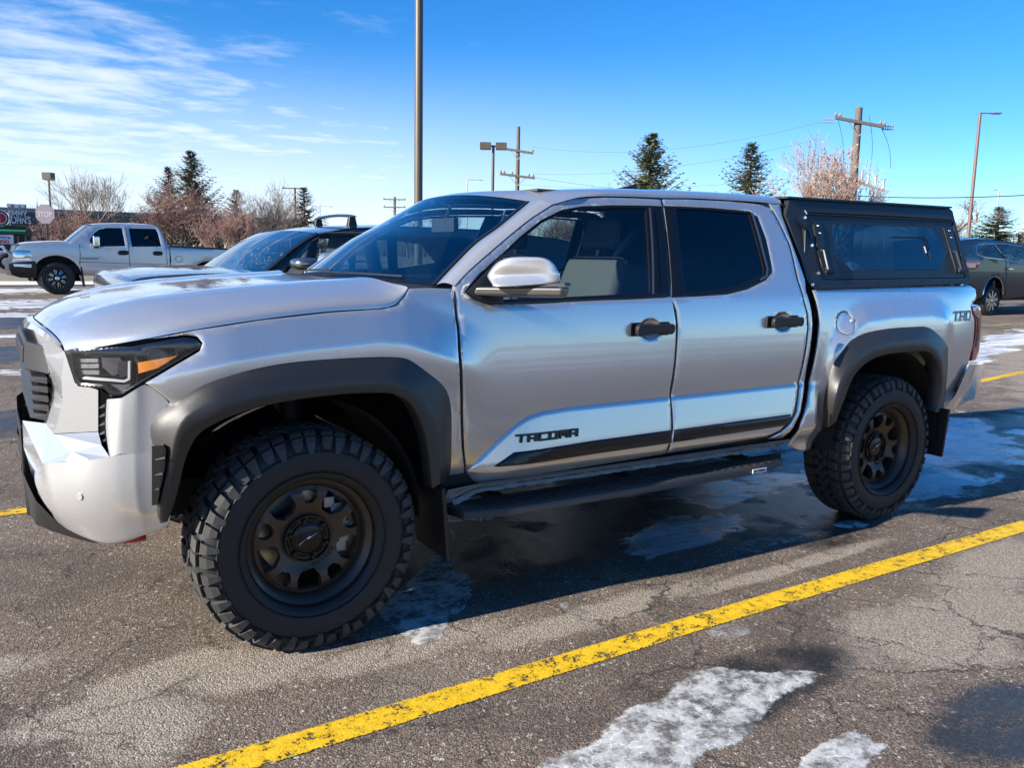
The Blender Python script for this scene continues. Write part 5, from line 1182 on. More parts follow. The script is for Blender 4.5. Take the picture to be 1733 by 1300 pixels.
# ---- ice sheets lying on the asphalt near the camera
def icemat(name, a, b2, alpha=.9):
    m, n, l, b = _new(name); o = n['Material Output']
    g = n.new('ShaderNodeNewGeometry'); Pp = g.outputs['Position']
    vv = n.new('ShaderNodeTexVoronoi'); vv.feature = 'DISTANCE_TO_EDGE'; vv.inputs['Scale'].default_value = 20
    wn_ = n.new('ShaderNodeTexNoise'); wn_.inputs['Scale'].default_value = 9; wn_.inputs['Detail'].default_value = 8; l.new(Pp, wn_.inputs['Vector'])
    vm_ = n.new('ShaderNodeVectorMath'); vm_.operation = 'MULTIPLY_ADD'; l.new(wn_.outputs['Color'], vm_.inputs[0]); vm_.inputs[1].default_value = (.16, .16, 0); l.new(Pp, vm_.inputs[2]); l.new(vm_.outputs[0], vv.inputs['Vector'])
    f1 = noise(n, l, Pp, 11, 10, .72); f2 = noise(n, l, Pp, 90, 4, .7)
    cc = mixc_(n, l, mrange(n, l, f1, .36, .62), a, b2); cc = mixc_(n, l, mrange(n, l, vv.outputs['Distance'], .035, .0, 0, .75), cc, (.86, .87, .86))
    cc = mixc_(n, l, mrange(n, l, f2, .56, .72, 0, .6), cc, (.16, .15, .14))
    l.new(cc, b.inputs['Base Color']); b.inputs['Roughness'].default_value = .42
    at = n.new('ShaderNodeAttribute'); at.attribute_name = 'edge'
    al = mrange(n, l, mth(n, l, 'ADD', at.outputs['Fac'], mth(n, l, 'MULTIPLY', mth(n, l, 'SUBTRACT', f1, .5), .9)), .02, .22, 0, alpha)
    al = mth(n, l, 'MULTIPLY', al, mrange(n, l, f1, .34, .56, .35, 1))
    tr = n.new('ShaderNodeBsdfTransparent'); mx = n.new('ShaderNodeMixShader'); l.new(al, mx.inputs[0]); l.new(tr.outputs[0], mx.inputs[1]); l.new(b.outputs[0], mx.inputs[2]); l.new(mx.outputs[0], o.inputs[0])
    bpp = n.new('ShaderNodeBump'); bpp.inputs['Strength'].default_value = .45; bpp.inputs['Distance'].default_value = .004; l.new(mth(n, l, 'ADD', f1, mth(n, l, 'MULTIPLY', f2, .3)), bpp.inputs['Height']); l.new(bpp.outputs[0], b.inputs['Normal'])
    return m
ICE = icemat('ice', (.20, .20, .195), (.56, .56, .545), .90)
ICE2 = icemat('dirty_ice', (.18, .165, .15), (.34, .32, .30), .6)
def ice_patch(P, mat, label, h=.004, step=.025, soft=.10, sd=1):
    rr = random.Random(sd); Q = []
    for x, y in spline(P, .02, closed=True): Q.append((x+rr.uniform(-.006, .006), y+rr.uniform(-.006, .006)))
    if area2(Q) < 0: Q = Q[::-1]
    Qa = np.array(Q)
    def dist(p):
        a = Qa; b_ = np.roll(Qa, -1, 0); ab = b_-a; t = np.clip(((p-a)*ab).sum(1)/(ab*ab).sum(1), 0, 1); return np.min(np.linalg.norm(a+ab*t[:, None]-p, axis=1))
    o = panel('ice_patch', Q, lambda x, y, d: (x, y, .0012+(0 if d else h*sstep(dist(np.array((x, y)))/.05))), mat, None, step=step, roll=.001, rin=.004, flange=0)
    at = o.data.attributes.new('edge', 'FLOAT', 'POINT')
    at.data.foreach_set('value', [min(1, dist(np.array(v.co[:2]))/soft) for v in o.data.vertices])
    tag(o, label, 'ice patch'); return o
ice_patch([(0.3211, -0.7834), (0.4358, -0.6405), (0.6249, -0.475), (0.828, -0.2795), (0.8845, -0.3569), (0.8345, -0.4812), (0.8483, -0.5986), (0.7599, -0.7842), (0.6628, -0.9078), (0.5557, -0.9797), (0.4307, -1.1208), (0.3451, -1.1288), (0.3238, -1.0605), (0.3106, -0.9535)], ICE, 'frozen grey ice patch right behind the front wheel, half in shade', soft=.05, sd=1)
ice_patch([(0.2977, -1.9747), (0.3857, -1.9517), (0.5135, -1.955), (0.6655, -1.8785), (0.7699, -1.8557), (0.8845, -1.8564), (1.0682, -1.7745), (1.2175, -1.7991), (1.3145, -1.9047), (1.4403, -1.9562), (1.4858, -2.0221), (1.3757, -2.06), (1.3014, -2.059), (1.1695, -2.0847), (1.03, -2.1474), (0.9018, -2.1936), (0.8489, -2.1845), (0.7244, -2.1885), (0.6159, -2.2543), (0.3112, -2.2224), (0.1501, -2.1284)], ICE, 'large pale ice sheet with a pointed tip in the foreground', soft=.09, sd=2)
ice_patch([(0.9544, -2.3551), (1.0645, -2.3161), (1.1562, -2.3038), (1.2601, -2.3109), (1.2802, -2.3491), (1.2698, -2.3914), (1.2948, -2.4204), (1.2471, -2.4393), (1.1921, -2.4422), (1.1048, -2.475), (0.9598, -2.5146), (0.8713, -2.4482)], ICE, 'small pale ice patch at the bottom edge, right of the large sheet', soft=.05, sd=3)
ice_patch([(1.3753, -1.5651), (1.4853, -1.5527), (1.5461, -1.612), (1.5214, -1.6595), (1.4206, -1.6623), (1.3677, -1.6206)], ICE2, 'small translucent ice spot touching the yellow line', h=.003, step=.015, soft=.03, sd=4)
ice_patch([(2.1976, -0.9121), (2.4112, -0.8624), (2.5806, -0.9329), (2.7546, -0.9835), (2.6515, -1.0358), (2.4203, -0.9931), (2.2827, -1.0378), (2.2217, -0.9849)], ICE2, 'thin ice streak in the truck shadow ahead of the rear wheel', h=.003, soft=.05, sd=5)
ice_patch([(2.9925, -0.9053), (3.1547, -0.9076), (3.1878, -0.9986), (3.0979, -1.0331), (3.0002, -0.9919)], ICE, 'little white ice flake at the foot of the rear wheel', h=.006, step=.015, soft=.03, sd=6)
ice_patch([(1.0236, -1.054), (1.0717, -1.0596), (1.0821, -1.1423), (1.0787, -1.2079), (1.0187, -1.1875), (1.0034, -1.1255)], ICE2, 'small dull ice stain on sunlit asphalt at the shadow edge', h=.002, step=.015, soft=.04, sd=7)

# ------------------------------------------------------------------ vehicles behind
def wroot(name, loc, **k):
    "an Empty whose children are written in world coordinates"
    o = empty(name, loc, **k); WR.add(o.name); return o
WR = set()
_m1 = _mesh0
def mesh(name, V, F, mat, parent=None, **k):
    o = _m1(name, V, F, mat, parent, **k)
    if parent is not None and (parent is TR or parent.name in WR): o.matrix_parent_inverse = Matrix.Translation(-parent.location)
    return o
def text(*a, **k):
    o = _text0(*a, **k)
    if o.parent is not None and (o.parent is TR or o.parent.name in WR): o.matrix_parent_inverse = Matrix.Translation(-o.parent.location)
    return o
def arc(cx_, cz_, r, a0, a1, n=12, sz=1): return [(cx_+r*math.cos(R(a0+(a1-a0)*i/n)), cz_+sz*r*math.sin(R(a0+(a1-a0)*i/n))) for i in range(n+1)]
def car(root, Y, W, top, segs, bottom, belt, pm, wins, sill, lean=.30, step=.09, gmat=TINT, crown=.04, bow=.10):
    cx_ = np.mean([p[0] for p in top])
    ln = lambda z: max(0, z-belt)*lean + max(0, sill+.12-z)*.25 + .018*((z-belt+.35)/.5)**2*(z < belt)
    fn = lambda x, z, d: (x, Y+ln(z)+d+.05*max(0, abs(x-cx_)/2.4-.65)**2*4, z)
    fo = lambda x, z, d: (x, 2*Y+W-fn(x, z, d)[1], z)
    def p2(name, P, mat, par, **k):
        o = panel(name, P, fn, mat, par, **k); q = panel(name, P, fo, mat, par, **k); q.data.flip_normals(); return o
    side = p2('body_side', top+bottom, pm, root, holes=[w for w in wins], step=step, flange=.02, roll=.01, rin=.02)
    for w in wins:
        p2('window', inset(resample(w, step), .004), gmat, root, step=.3, flange=0, roll=.012, rin=0)
    for i0, i1, mat, nm in segs:
        rows = []
        for i in range(i0, i1+1):
            x, z = top[i]; y0 = fn(x, z, 0)[1]; y1 = 2*Y+W-y0; r = []
            a = np.array(top[max(i-1, 0)]); c = np.array(top[min(i+1, len(top)-1)]); t_ = (c-a)/(np.linalg.norm(c-a)+1e-9); nx, nz = -t_[1], t_[0]
            if (c[0]-a[0]) < 0: pass
            for t in np.linspace(0, 1, 15):
                e = 1-abs(2*t-1)**2.4; r.append((x+nx*e*bow, y0+(y1-y0)*t, z+nz*e*crown))
            rows.append(r)
        loft(rows, nm, mat, root, angle=30)
    return side, fn
def simple_wheel(root, x, y, z, r, w, rimr, tyre, rim, spokes=8, sgn=-1, name='wheel', kind=0):
    t = MB(); yo = y; yi = y-sgn*w
    t.lathe_y([(rimr, yo-sgn*.02), (rimr+.02, yo), (r*.86, yo+sgn*.01), (r*.97, yo-sgn*.02), (r, yo-sgn*.05), (r, yi+sgn*.05), (r*.9, yi)], x, z, 40)
    o = t.build('tyre', tyre, None); e = empty(name, (0, 0, 0)); e.parent = root
    if root.name in WR: e.matrix_parent_inverse = Matrix.Translation(-root.location)
    o.parent = e
    b = MB(); b.lathe_y([(rimr, yo-sgn*.02), (rimr*.96, yo-sgn*.01), (rimr*.92, yo-sgn*.05), (rimr*.90, yo-sgn*.12), (0.001, yo-sgn*.12)], x, z, 32)
    q = b.build('rim', GLOSSB if kind else STEEL, None); q.parent = e
    s = MB()
    for k in range(spokes):
        a = 2*math.pi*k/spokes+.2
        if kind: # eight short milled windows on a black wheel
            for da in (-.11, .11):
                pts = [(x+rr*math.cos(a+da*f_), yo+sgn*.002, z+rr*math.sin(a+da*f_)) for rr, f_ in ((rimr*.40, .9), (rimr*.60, 1.2), (rimr*.82, 1.0))]; s.tube(pts, .008, 4)
        else:
            c, q_ = math.cos(a), math.sin(a); hw = rimr*.13
            P = [(x+rimr*.15*c-hw*q_, z+rimr*.15*q_+hw*c), (x+rimr*.93*c-hw*.8*q_, z+rimr*.93*q_+hw*.8*c), (x+rimr*.93*c+hw*.8*q_, z+rimr*.93*q_-hw*.8*c), (x+rimr*.15*c+hw*q_, z+rimr*.15*q_-hw*c)]
            s.prism(P, 'y', yo-sgn*.03, yo-sgn*.005)
    if kind:
        for k in range(24): a = 2*math.pi*k/24; s.box(x+rimr*.95*math.cos(a)-.008, x+rimr*.95*math.cos(a)+.008, yo+sgn*.004, yo, z+rimr*.95*math.sin(a)-.008, z+rimr*.95*math.sin(a)+.008)
    s.lathe_y([(rimr*.2, yo-sgn*.01), (.001, yo)], x, z, 14)
    q = s.build('spokes', rim, None); q.parent = e
    return e
# ---- silver lifted pickup across the lane
GY = 21.7
gtop = [(-0.3435, 0.7088), (-0.3572, 0.9201), (-0.3444, 1.0258), (-0.2817, 1.0869), (-0.2391, 1.2533), (-0.2216, 1.35), (-0.1684, 1.4504), (-0.0728, 1.5054), (0.0618, 1.5388), (0.5763, 1.5869), (0.8238, 1.5994), (1.0313, 1.594), (1.2948, 1.818), (1.5461, 2.0359), (1.6473, 2.066), (1.806, 2.0889), (2.2283, 2.117), (2.7178, 2.1254), (3.0801, 2.1178), (3.263, 2.1018), (3.3537, 2.0597), (3.4381, 1.8433), (3.5414, 1.5768), (3.7716, 1.5659), (5.6246, 1.5068), (5.6834, 1.4651), (5.6647, 1.0864), (5.6249, 0.8789)]
gw1 = [(0.7303, 0.6213)][0]; gw2 = [(4.6274, 0.6846)][0]
gbot = [(5.3853, 0.8598), (5.1471, 0.8066)]+arc(gw2[0], gw2[1]-.10, .56, -5, 185, 12)[::1]+[(3.7413, 0.7472), (2.0164, 0.6958), (1.3385, 0.7178), (1.2533, 0.7173)]+arc(gw1[0], gw1[1]+.02, .60, -12, 190, 14)+[(0.1991, 0.6503), (-0.1745, 0.6641)]
gwins = [[(1.572, 1.6939), (1.6795, 1.8455), (1.8138, 1.9515), (2.0041, 2.0003), (2.3809, 2.0085), (2.4055, 1.7965), (2.4288, 1.5198), (1.734, 1.4864), (1.5674, 1.6)], [(2.5543, 2.0065), (3.2427, 2.0155), (3.2985, 1.9104), (3.3513, 1.5266), (2.5982, 1.5061), (2.5685, 1.7854)]]
GR = wroot('pickup_truck', (gw1[0]+2, GY+1, zg(gw1[0]+2, GY+1)), label='silver lifted crew cab pickup with tinted windows and black wheels, parked across the lane', cat='pickup truck')
gb_ = [(1.5184, 1.4736)][0][1]
side, gfn = car(GR, GY, 1.95, gtop, [(0, 4, BLACKP, 'front_bumper'), (4, 7, GLOSSB, 'grille'), (6, 11, SILVER2, 'bonnet'), (11, 14, WGLASS, 'windscreen'), (13, 20, SILVER2, 'roof'), (20, 22, GLOSSB, 'rear_window'), (24, 27, SILVER2, 'tailgate')], gbot, gb_, SILVER2, gwins, .75, lean=.32, step=.12, bow=.07, gmat=TINTD)
for nm, P, mm, d in (('front_bumper', [(-0.3593, 0.9955), (-0.2844, 1.0416), (0.2501, 1.0793), (0.2795, 0.8808), (0.2523, 0.6352), (-0.1223, 0.6491), (-0.3031, 0.7241), (-0.3599, 0.8748)], BLACKP, -.03), ('chrome_strip', [(-0.2599, 1.0118), (0.1516, 1.0017), (0.1464, 0.9101), (-0.2379, 0.9365)], CHROME, -.05), ('headlight', [(-0.0023, 1.3485), (0.1312, 1.3512), (0.1662, 1.2608), (0.1628, 1.1999), (0.0165, 1.2126), (-0.0607, 1.2566)], LENS, -.02), ('headlight_surround', [(-0.2404, 1.3436), (-0.134, 1.3608), (-0.0014, 1.3636), (0.1441, 1.3439), (0.1712, 1.2304), (0.1567, 1.0932), (-0.2545, 1.1024)], CHROME, -.008),
                    ('tail_light', [(5.5041, 1.4615), (5.6399, 1.4385), (5.6304, 1.086), (5.51, 1.0587)], REDLENS, -.015), ('bed_rail', [(3.552, 1.5689), (5.6075, 1.5064), (5.6061, 1.455), (3.5501, 1.5197)], BLACKP, -.012),
                    ('side_moulding', [(1.3235, 0.9847), (2.4886, 0.982), (2.487, 0.9449), (1.3217, 0.9502)], SILVER2, -.03), ('side_moulding', [(2.5335, 0.9825), (3.4355, 0.9761), (3.4341, 0.9399), (2.5319, 0.9454)], SILVER2, -.03)):
    o = panel(nm, P, lambda x, z, dd, d=d: gfn(x, z, d+dd), mm, GR, step=.15, flange=.02, roll=.003, rin=.01)
    o = panel(nm, P, lambda x, z, dd, d=d: (x, 2*GY+1.95-gfn(x, z, d+dd)[1], z), mm, GR, step=.15, flange=.02, roll=.003, rin=.01)
def gline(P, mm=UNDER, r=.010, nm='panel_gap', root=GR, fn=gfn):
    q = MB(); q.tube([fn(x, z, -.001) for x, z in P], r, 4); q.build(nm, mm, root)
gline([(1.2944, 1.5308), (1.3085, 1.2505), (1.2833, 1.0312), (1.3243, 0.7177)]); gline([(2.468, 2.0369), (2.5037, 1.496), (2.5185, 0.9823), (2.5065, 0.7078)]); gline([(3.3966, 1.972), (3.4721, 1.5179), (3.4862, 1.0754), (3.441, 0.7125)]); gline([(3.5592, 1.5527), (3.5755, 1.1589), (3.5513, 0.7296)], r=.022); gline([(1.2715, 1.078), (2.4914, 1.0464), (3.4537, 1.0421)], r=.006)
gf_ = [(3.805, 1.1871)][0]; q = MB(); q.tube([gfn(gf_[0]+.09*math.cos(a), gf_[1]+.09*math.sin(a), -.001) for a in np.linspace(0, 2*math.pi, 20)], .006, 4); q.build('fuel_door', UNDER, GR)
for P in ([(2.254, 1.3868), (2.4767, 1.3913), (2.4721, 1.2871), (2.2494, 1.2831)], [(3.1423, 1.3886), (3.3581, 1.3848), (3.3543, 1.2866), (3.1383, 1.2909)]):
    panel('door_handle', spline(P, .05, closed=True), lambda x, z, d: gfn(x, z, -.02+d), GLOSSB, GR, step=.1, flange=.02)
mm_ = [(1.6044, 1.7729), (1.7776, 1.4952), (1.6677, 1.6025)]; q = MB(); q.box(mm_[0][0], mm_[1][0], GY-.28, GY-.06, mm_[1][1], mm_[0][1]); q.build('mirror', CHROME, GR, bevel=.04); q = MB(); q.box(mm_[0][0]+.05, mm_[0][0]+.15, GY-.1, GY+.2, mm_[2][1]-.15, mm_[2][1]-.08); q.build('mirror_arm', BLACKP, GR)
tb_ = [(1.3345, 1.2041)][0]; text('badge', 'DURAMAX', .07, (tb_[0], GY-.02, tb_[1]-.06), (R(90), 0, 0), GLOSSB, GR, .002, 1.2)
fb = [(5.1256, 1.2158)][0]; text('badge', '4x4', .22, (fb[0]-.05, GY-.02, fb[1]-.12), (R(90), 0, 0), TRIMG, GR, .002, 1.1, .2)
for (wx, wz) in (gw1, gw2):
    zc2 = zg(wx, GY)+.43; simple_wheel(GR, wx, GY-.02, zc2, .43, .32, .27, RUBBER, CHROME, 8, -1, kind=1); simple_wheel(GR, wx, GY+1.97, zc2, .43, .32, .27, RUBBER, CHROME, 8, 1, kind=1)
q = MB(); q.box(gtop[0][0]+.4, gtop[-1][0]-.2, GY+.15, GY+1.8, .75, 1.0)
for wx, wz in (gw1, gw2): q.box(wx-.62, wx+.62, GY+.35, GY+1.6, .55, 1.25)
q.build('chassis', UNDER, GR, smooth=False)
q = MB(); q.box(gtop[22][0], gtop[23][0], GY+.06, GY+.08, 1.0, gtop[23][1]-.03); q.box(gtop[22][0], gtop[23][0], GY+1.87, GY+1.89, 1.0, gtop[23][1]-.03); q.box(gtop[22][0], gtop[23][0], GY+.06, GY+1.89, 1.1, 1.13); q.build('bed', BLACKP, GR, smooth=False)
q = MB(); q.hexa([(wx, y, z) for wx, y, z in [(gw1[0]+.62, GY-.0, .42), (gw1[0]+.66, GY-.0, .42), (gw1[0]+.66, GY+.3, .42), (gw1[0]+.62, GY+.3, .42), (gw1[0]+.56, GY, .95), (gw1[0]+.6, GY, .95), (gw1[0]+.6, GY+.3, .95), (gw1[0]+.56, GY+.3, .95)]]); q.build('mud_flap', BLACKP, GR, smooth=False)

# ---- grey sport utility parked alongside
SY = 1.95
stop_ = [(-0.1846, 1.1594), (-0.1871, 1.1815), (-0.1841, 1.2109), (-0.176, 1.2402), (-0.1566, 1.2567), (-0.115, 1.2679), (-0.0209, 1.2812), (0.1684, 1.2954), (0.3984, 1.3026), (0.6463, 1.2944), (0.7523, 1.3767), (0.8764, 1.4706), (0.9814, 1.5373), (1.0664, 1.5822)]
rx0 = stop_[-1]
stop_ = stop_+[(rx0[0]+.25, rx0[1]+.045), (rx0[0]+.7, rx0[1]+.075), (rx0[0]+1.4, rx0[1]+.07), (rx0[0]+2.1, rx0[1]+.02), (rx0[0]+2.5, rx0[1]-.05), (rx0[0]+2.85, rx0[1]-.45), (rx0[0]+2.92, rx0[1]-.9), (rx0[0]+2.85, .55)]
sbx = stop_[0][0]; sw1 = sbx+.88; sw2 = sw1+2.9
sbot = arc(sw2, .38, .42, -5, 185, 12)+arc(sw1, .38, .42, -5, 185, 12)+[(sbx+.1, .35)]
belts = [(0.7683, 1.2772), (1.0621, 1.2743), (1.4151, 1.2757)]; bz = belts[1][1]
swins = [[(0.7991, 1.2893), (0.8743, 1.3542), (0.9589, 1.4401), (1.0532, 1.5433), (1.096, 1.5628), (1.4033, 1.5739), (1.4335, 1.2927), (1.1268, 1.2828)]]
w0_ = swins[0]; wxr = max(p[0] for p in w0_); wtop = max(p[1] for p in w0_)
swins.append([(wxr+.10, bz+.02), (wxr+.95, bz+.03), (wxr+.90, wtop-.0), (wxr+.08, wtop)])
swins.append([(wxr+1.05, bz+.04), (wxr+1.45, bz+.10), (wxr+1.25, wtop-.03), (wxr+1.0, wtop)])
SV = wroot('sport_utility_vehicle', (sw1+1.4, SY+.95, 0), label='grey sport utility vehicle with black roof and roof bar, nose beside the front pickup', cat='car')
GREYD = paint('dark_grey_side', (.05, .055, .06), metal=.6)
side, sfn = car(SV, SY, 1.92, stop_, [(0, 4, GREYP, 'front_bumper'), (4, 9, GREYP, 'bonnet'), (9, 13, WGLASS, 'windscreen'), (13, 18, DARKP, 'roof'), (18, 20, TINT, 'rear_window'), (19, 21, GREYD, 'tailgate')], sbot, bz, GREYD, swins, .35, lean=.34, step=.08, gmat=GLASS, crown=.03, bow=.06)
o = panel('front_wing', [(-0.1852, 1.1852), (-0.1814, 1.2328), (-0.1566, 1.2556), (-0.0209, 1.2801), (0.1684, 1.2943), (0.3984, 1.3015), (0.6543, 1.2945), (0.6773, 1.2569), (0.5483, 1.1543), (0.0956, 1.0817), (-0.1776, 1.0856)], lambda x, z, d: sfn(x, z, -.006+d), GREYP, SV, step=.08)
kh = panel('headlight', [(-0.1797, 1.2328), (-0.1579, 1.2255), (-0.1171, 1.2181), (-0.1041, 1.1996), (-0.1321, 1.1886), (-0.1815, 1.1925)], lambda x, z, d: sfn(x, z, -.012+d), LENS, SV, step=.08); 
for x in (sw1, sw2):
    simple_wheel(SV, x, SY+.01, .36, .36, .24, .24, RUBBER, STEEL, 7, -1); simple_wheel(SV, x, SY+1.91, .36, .36, .24, .24, RUBBER, STEEL, 7, 1)
q = MB(); q.box(sbx+.2, sbx+4.3, SY+.1, SY+1.8, .30, .55); q.build('chassis', UNDER, SV, smooth=False)
# cabin: seats and wheel seen through the glass
q = MB()
for y in (SY+.5, SY+1.4): q.hexa([(rx0[0]+.05, y-.22, .7), (rx0[0]+.3, y-.22, .7), (rx0[0]+.3, y+.22, .7), (rx0[0]+.05, y+.22, .7), (rx0[0]+.30, y-.2, bz+.32), (rx0[0]+.40, y-.2, bz+.32), (rx0[0]+.40, y+.2, bz+.32), (rx0[0]+.30, y+.2, bz+.32)])
q.build('seat', SEATD, SV, bevel=.04)
q = MB(); q.box(rx0[0]-.85, rx0[0]-.35, SY+.12, SY+1.8, bz-.25, bz-.02); q.build('dashboard', DASH, SV, bevel=.04)
smr = [(0.7452, 1.2817), (0.9947, 1.4022), (0.7821, 1.3327)]
X0, X1, Z0, Z1 = smr[0][0], smr[1][0], smr[0][1], smr[1][1]
V, F = superell(((X0+X1)/2+.02, SY-.17, (Z0+Z1)/2+.03), (X1-X0)/2*.80, .115, (Z1-Z0)/2*.70, 2.8, 20, 12); q = mesh('door_mirror', V, F, GREYP, SV)
q = MB(); q.hexa([(X0+.02, SY+.02, Z0-.01), (X0+.12, SY+.02, Z0-.02), (X1-.02, SY-.2, Z0+.02), (X0+.1, SY-.24, Z0+.02), (X0+.02, SY+.02, Z0+.02), (X0+.12, SY+.02, Z0+.03), (X1-.02, SY-.2, Z0+.06), (X0+.1, SY-.24, Z0+.06)]); q.build('mirror_base', BLACKP, SV, bevel=.01)
# screen pillar and belt trim
q = MB(); q.tube([sfn(x, z, -.004) for x, z in [(0.6542, 1.2925), (0.752, 1.3668), (0.8762, 1.4606), (0.9812, 1.5272), (1.0663, 1.572)]], .022, 6); q.build('screen_pillar', DARKP, SV)
q = MB(); q.tube([sfn(x, z, -.004) for x, z in [(0.7663, 1.2751), (1.0621, 1.2722), (1.4838, 1.2759)]], .010, 6); q.build('belt_trim', BLACKP, SV)
q = MB(); q.tube([sfn(x, z, -.003) for x, z in [(1.0664, 1.5761), (1.1306, 1.5882), (1.5309, 1.5945)]], .008, 6); q.build('roof_trim', SATIN, SV)
# roof bar with aerofoil section and feet
zr = rx0[1]+.10; xb_ = [(1.4557, 1.6263)][0][0]
q = MB(); P = [(xb_, SY+.42+.80*t, zr+.045+.014*math.sin(math.pi*t)) for t in np.linspace(-.06, 1.06, 10)]; q.tube(P, [.006]+[.012]*8+[.006], 8); V = [(x+(x-xb_)*1.6, y, z) for x, y, z in q.V]; mesh('roof_bar', V, q.F, STEEL, SV)
for y in (SY+.44, SY+1.20):
    q = MB(); q.hexa([(xb_-.045, y-.03, zr-.06), (xb_+.045, y-.03, zr-.06), (xb_+.045, y+.03, zr-.06), (xb_-.045, y+.03, zr-.06), (xb_-.025, y-.02, zr+.045), (xb_+.025, y-.02, zr+.045), (xb_+.025, y+.02, zr+.045), (xb_-.025, y+.02, zr+.045)]); q.build('bar_foot', BLACKP, SV, bevel=.01)

# ---- dark crossover at the right edge, seen from behind
BY_ = 8.0
bw = [(20.7338, 0.7398)][0]
btop = [(20.0445, 0.633), (19.6957, 0.8392), (19.5316, 1.0414), (19.4403, 1.2703), (19.3724, 1.512), (19.3199, 1.6673), (19.1458, 1.9459), (19.0828, 2.0214), (19.4012, 2.065), (19.9573, 2.1087), (20.4284, 2.1217), (20.9685, 2.1191), (21.9071, 2.0425)]
lx, lz = btop[-1]; btop += [(lx+.35, lz-.11), (lx+.9, lz-.45), (lx+1.15, lz-.52), (lx+1.9, lz-.62), (lx+2.1, lz-.8), (lx+2.12, lz-1.25)]
bx2 = lx+1.35; bbot = arc(bx2, bw[1], .42, -5, 185, 12)+[(bw[0]+.50, bw[1]-.12)]+arc(bw[0], bw[1], .43, -8, 188, 14)
bwins = [[(19.8986, 1.7202), (19.8545, 1.8198), (19.8905, 1.9066), (20.0108, 1.9596), (20.3213, 1.9858), (20.721, 1.9941), (20.9163, 1.8269), (21.1049, 1.6338), (20.6529, 1.6459), (20.2227, 1.6652)], [(20.8167, 1.9891), (21.3804, 1.9923), (21.5603, 1.795), (21.7469, 1.5729), (21.1758, 1.6245)], [(21.4933, 1.9876), (21.9257, 1.9527), (22.3027, 1.8092), (22.5659, 1.538), (21.8621, 1.5669)]]
BR = wroot('sport_utility_vehicle', (bw[0]+1.4, BY_+1, zg(bw[0], BY_)), label='dark crossover with chrome window trim and red tail light, at the right edge', cat='car')
side, bfn = car(BR, BY_, 1.95, btop, [(0, 4, DARKB, 'rear_bumper'), (3, 5, DARKB, 'tailgate'), (5, 7, TINT, 'rear_window'), (7, 12, DARKB, 'roof'), (12, 14, WGLASS, 'windscreen'), (14, 17, DARKB, 'bonnet'), (17, 18, BLACKP, 'front_bumper')], bbot, [(21.0658, 1.6229)][0][1], DARKB, bwins, .45, lean=.30, step=.10, bow=.16)
bline = lambda P, mm, r, nm='chrome_trim': gline(P, mm, r, nm, BR, bfn)
bline(bwins[0]+[bwins[0][0]], CHROME, .012); bline([(19.8728, 1.7198), (20.2248, 1.6536), (21.1236, 1.6089), (22.013, 1.531), (22.5757, 1.492)], CHROME, .014); bline([(19.9563, 1.9726), (20.7174, 2.013), (21.4324, 2.0114), (21.9797, 1.969)], CHROME, .012); bline([(20.7768, 1.9852), (21.1511, 1.6093), (21.2096, 1.3122), (21.3369, 0.6665)], UNDER, .010, 'panel_gap')
bline(arc(bw[0], bw[1], .45, 0, 180, 14), CHROME, .012, 'arch_trim')
q = MB(); q.tube([bfn(x, z, -.04) for x, z in [(21.195, 1.3867), (21.4188, 1.3813)]], .03, 6); q.build('door_handle', CHROME, BR)
tlp = [(19.3171, 1.5397), (19.6186, 1.5581), (19.9287, 1.5552), (19.9277, 1.4182), (19.7816, 1.3663), (19.3747, 1.3554)]; 
o = panel('tail_light', tlp, lambda x, z, d: bfn(x, z, -.02+d), REDLENS, BR, step=.1, flange=.03); bline(tlp+[tlp[0]], CHROME, .010, 'lamp_trim')
q = MB(); tz0 = tlp[4][1]; tz1 = tlp[1][1]; tx = btop[5][0]; q.hexa([(tx-.16, BY_+.05, tz0), (tx+.1, BY_+.05, tz0), (tx+.1, BY_+.55, tz0), (tx-.14, BY_+.55, tz0), (tx-.16, BY_+.05, tz1), (tx+.1, BY_+.05, tz1), (tx+.1, BY_+.55, tz1), (tx-.14, BY_+.55, tz1)]); q.build('tail_light', REDLENS, BR, bevel=.02)
for x in (bw[0], bx2):
    z_ = zg(x, BY_)+.375; simple_wheel(BR, x, BY_+.02, z_, .385, .24, .27, RUBBER, CHROME, 9, -1); simple_wheel(BR, x, BY_+1.92, z_, .385, .24, .27, RUBBER, CHROME, 9, 1)
q = MB(); q.box(btop[1][0]+.4, btop[-1][0]-.3, BY_+.12, BY_+1.8, .58, .80); q.build('chassis', UNDER, BR, smooth=False)
# ---- white car at the far left
WY = 40
wt_ = [(-0.8942, 1.0161), (-0.8394, 1.1951), (-0.7438, 1.3243), (-0.5174, 1.4312), (-0.1614, 1.4573), (-0.0748, 1.4157), (0.0055, 1.2633), (0.1117, 1.1624), (0.1219, 0.9562), (0.103, 0.8267)]
ww = [(0.0034, 0.8511), (-0.6858, 0.8409)]; WC = wroot('hatchback_car', (ww[0][0]-1, WY+.9, zg(0, WY)), label='small white car with black lower trim in front of the sandwich shop', cat='car')
wz_ = zg(ww[0][0], WY)+.34
car(WC, WY, 1.8, wt_, [(1, 4, WGLASS, 'windscreen'), (3, 5, WHITEP, 'roof'), (5, 7, TINT, 'rear_window'), (7, 9, WHITEP, 'tailgate')], [(ww[0][0]+.42, wz_-.05)]+arc(ww[0][0], wz_, .38, 0, 180, 8)+arc(ww[1][0], wz_, .38, 0, 180, 8), [(-0.2195, 1.2331)][0][1], WHITEP, [[(-0.6606, 1.2496), (-0.4764, 1.3811), (-0.1648, 1.4009), (-0.0624, 1.2491)]], .5, step=.2)
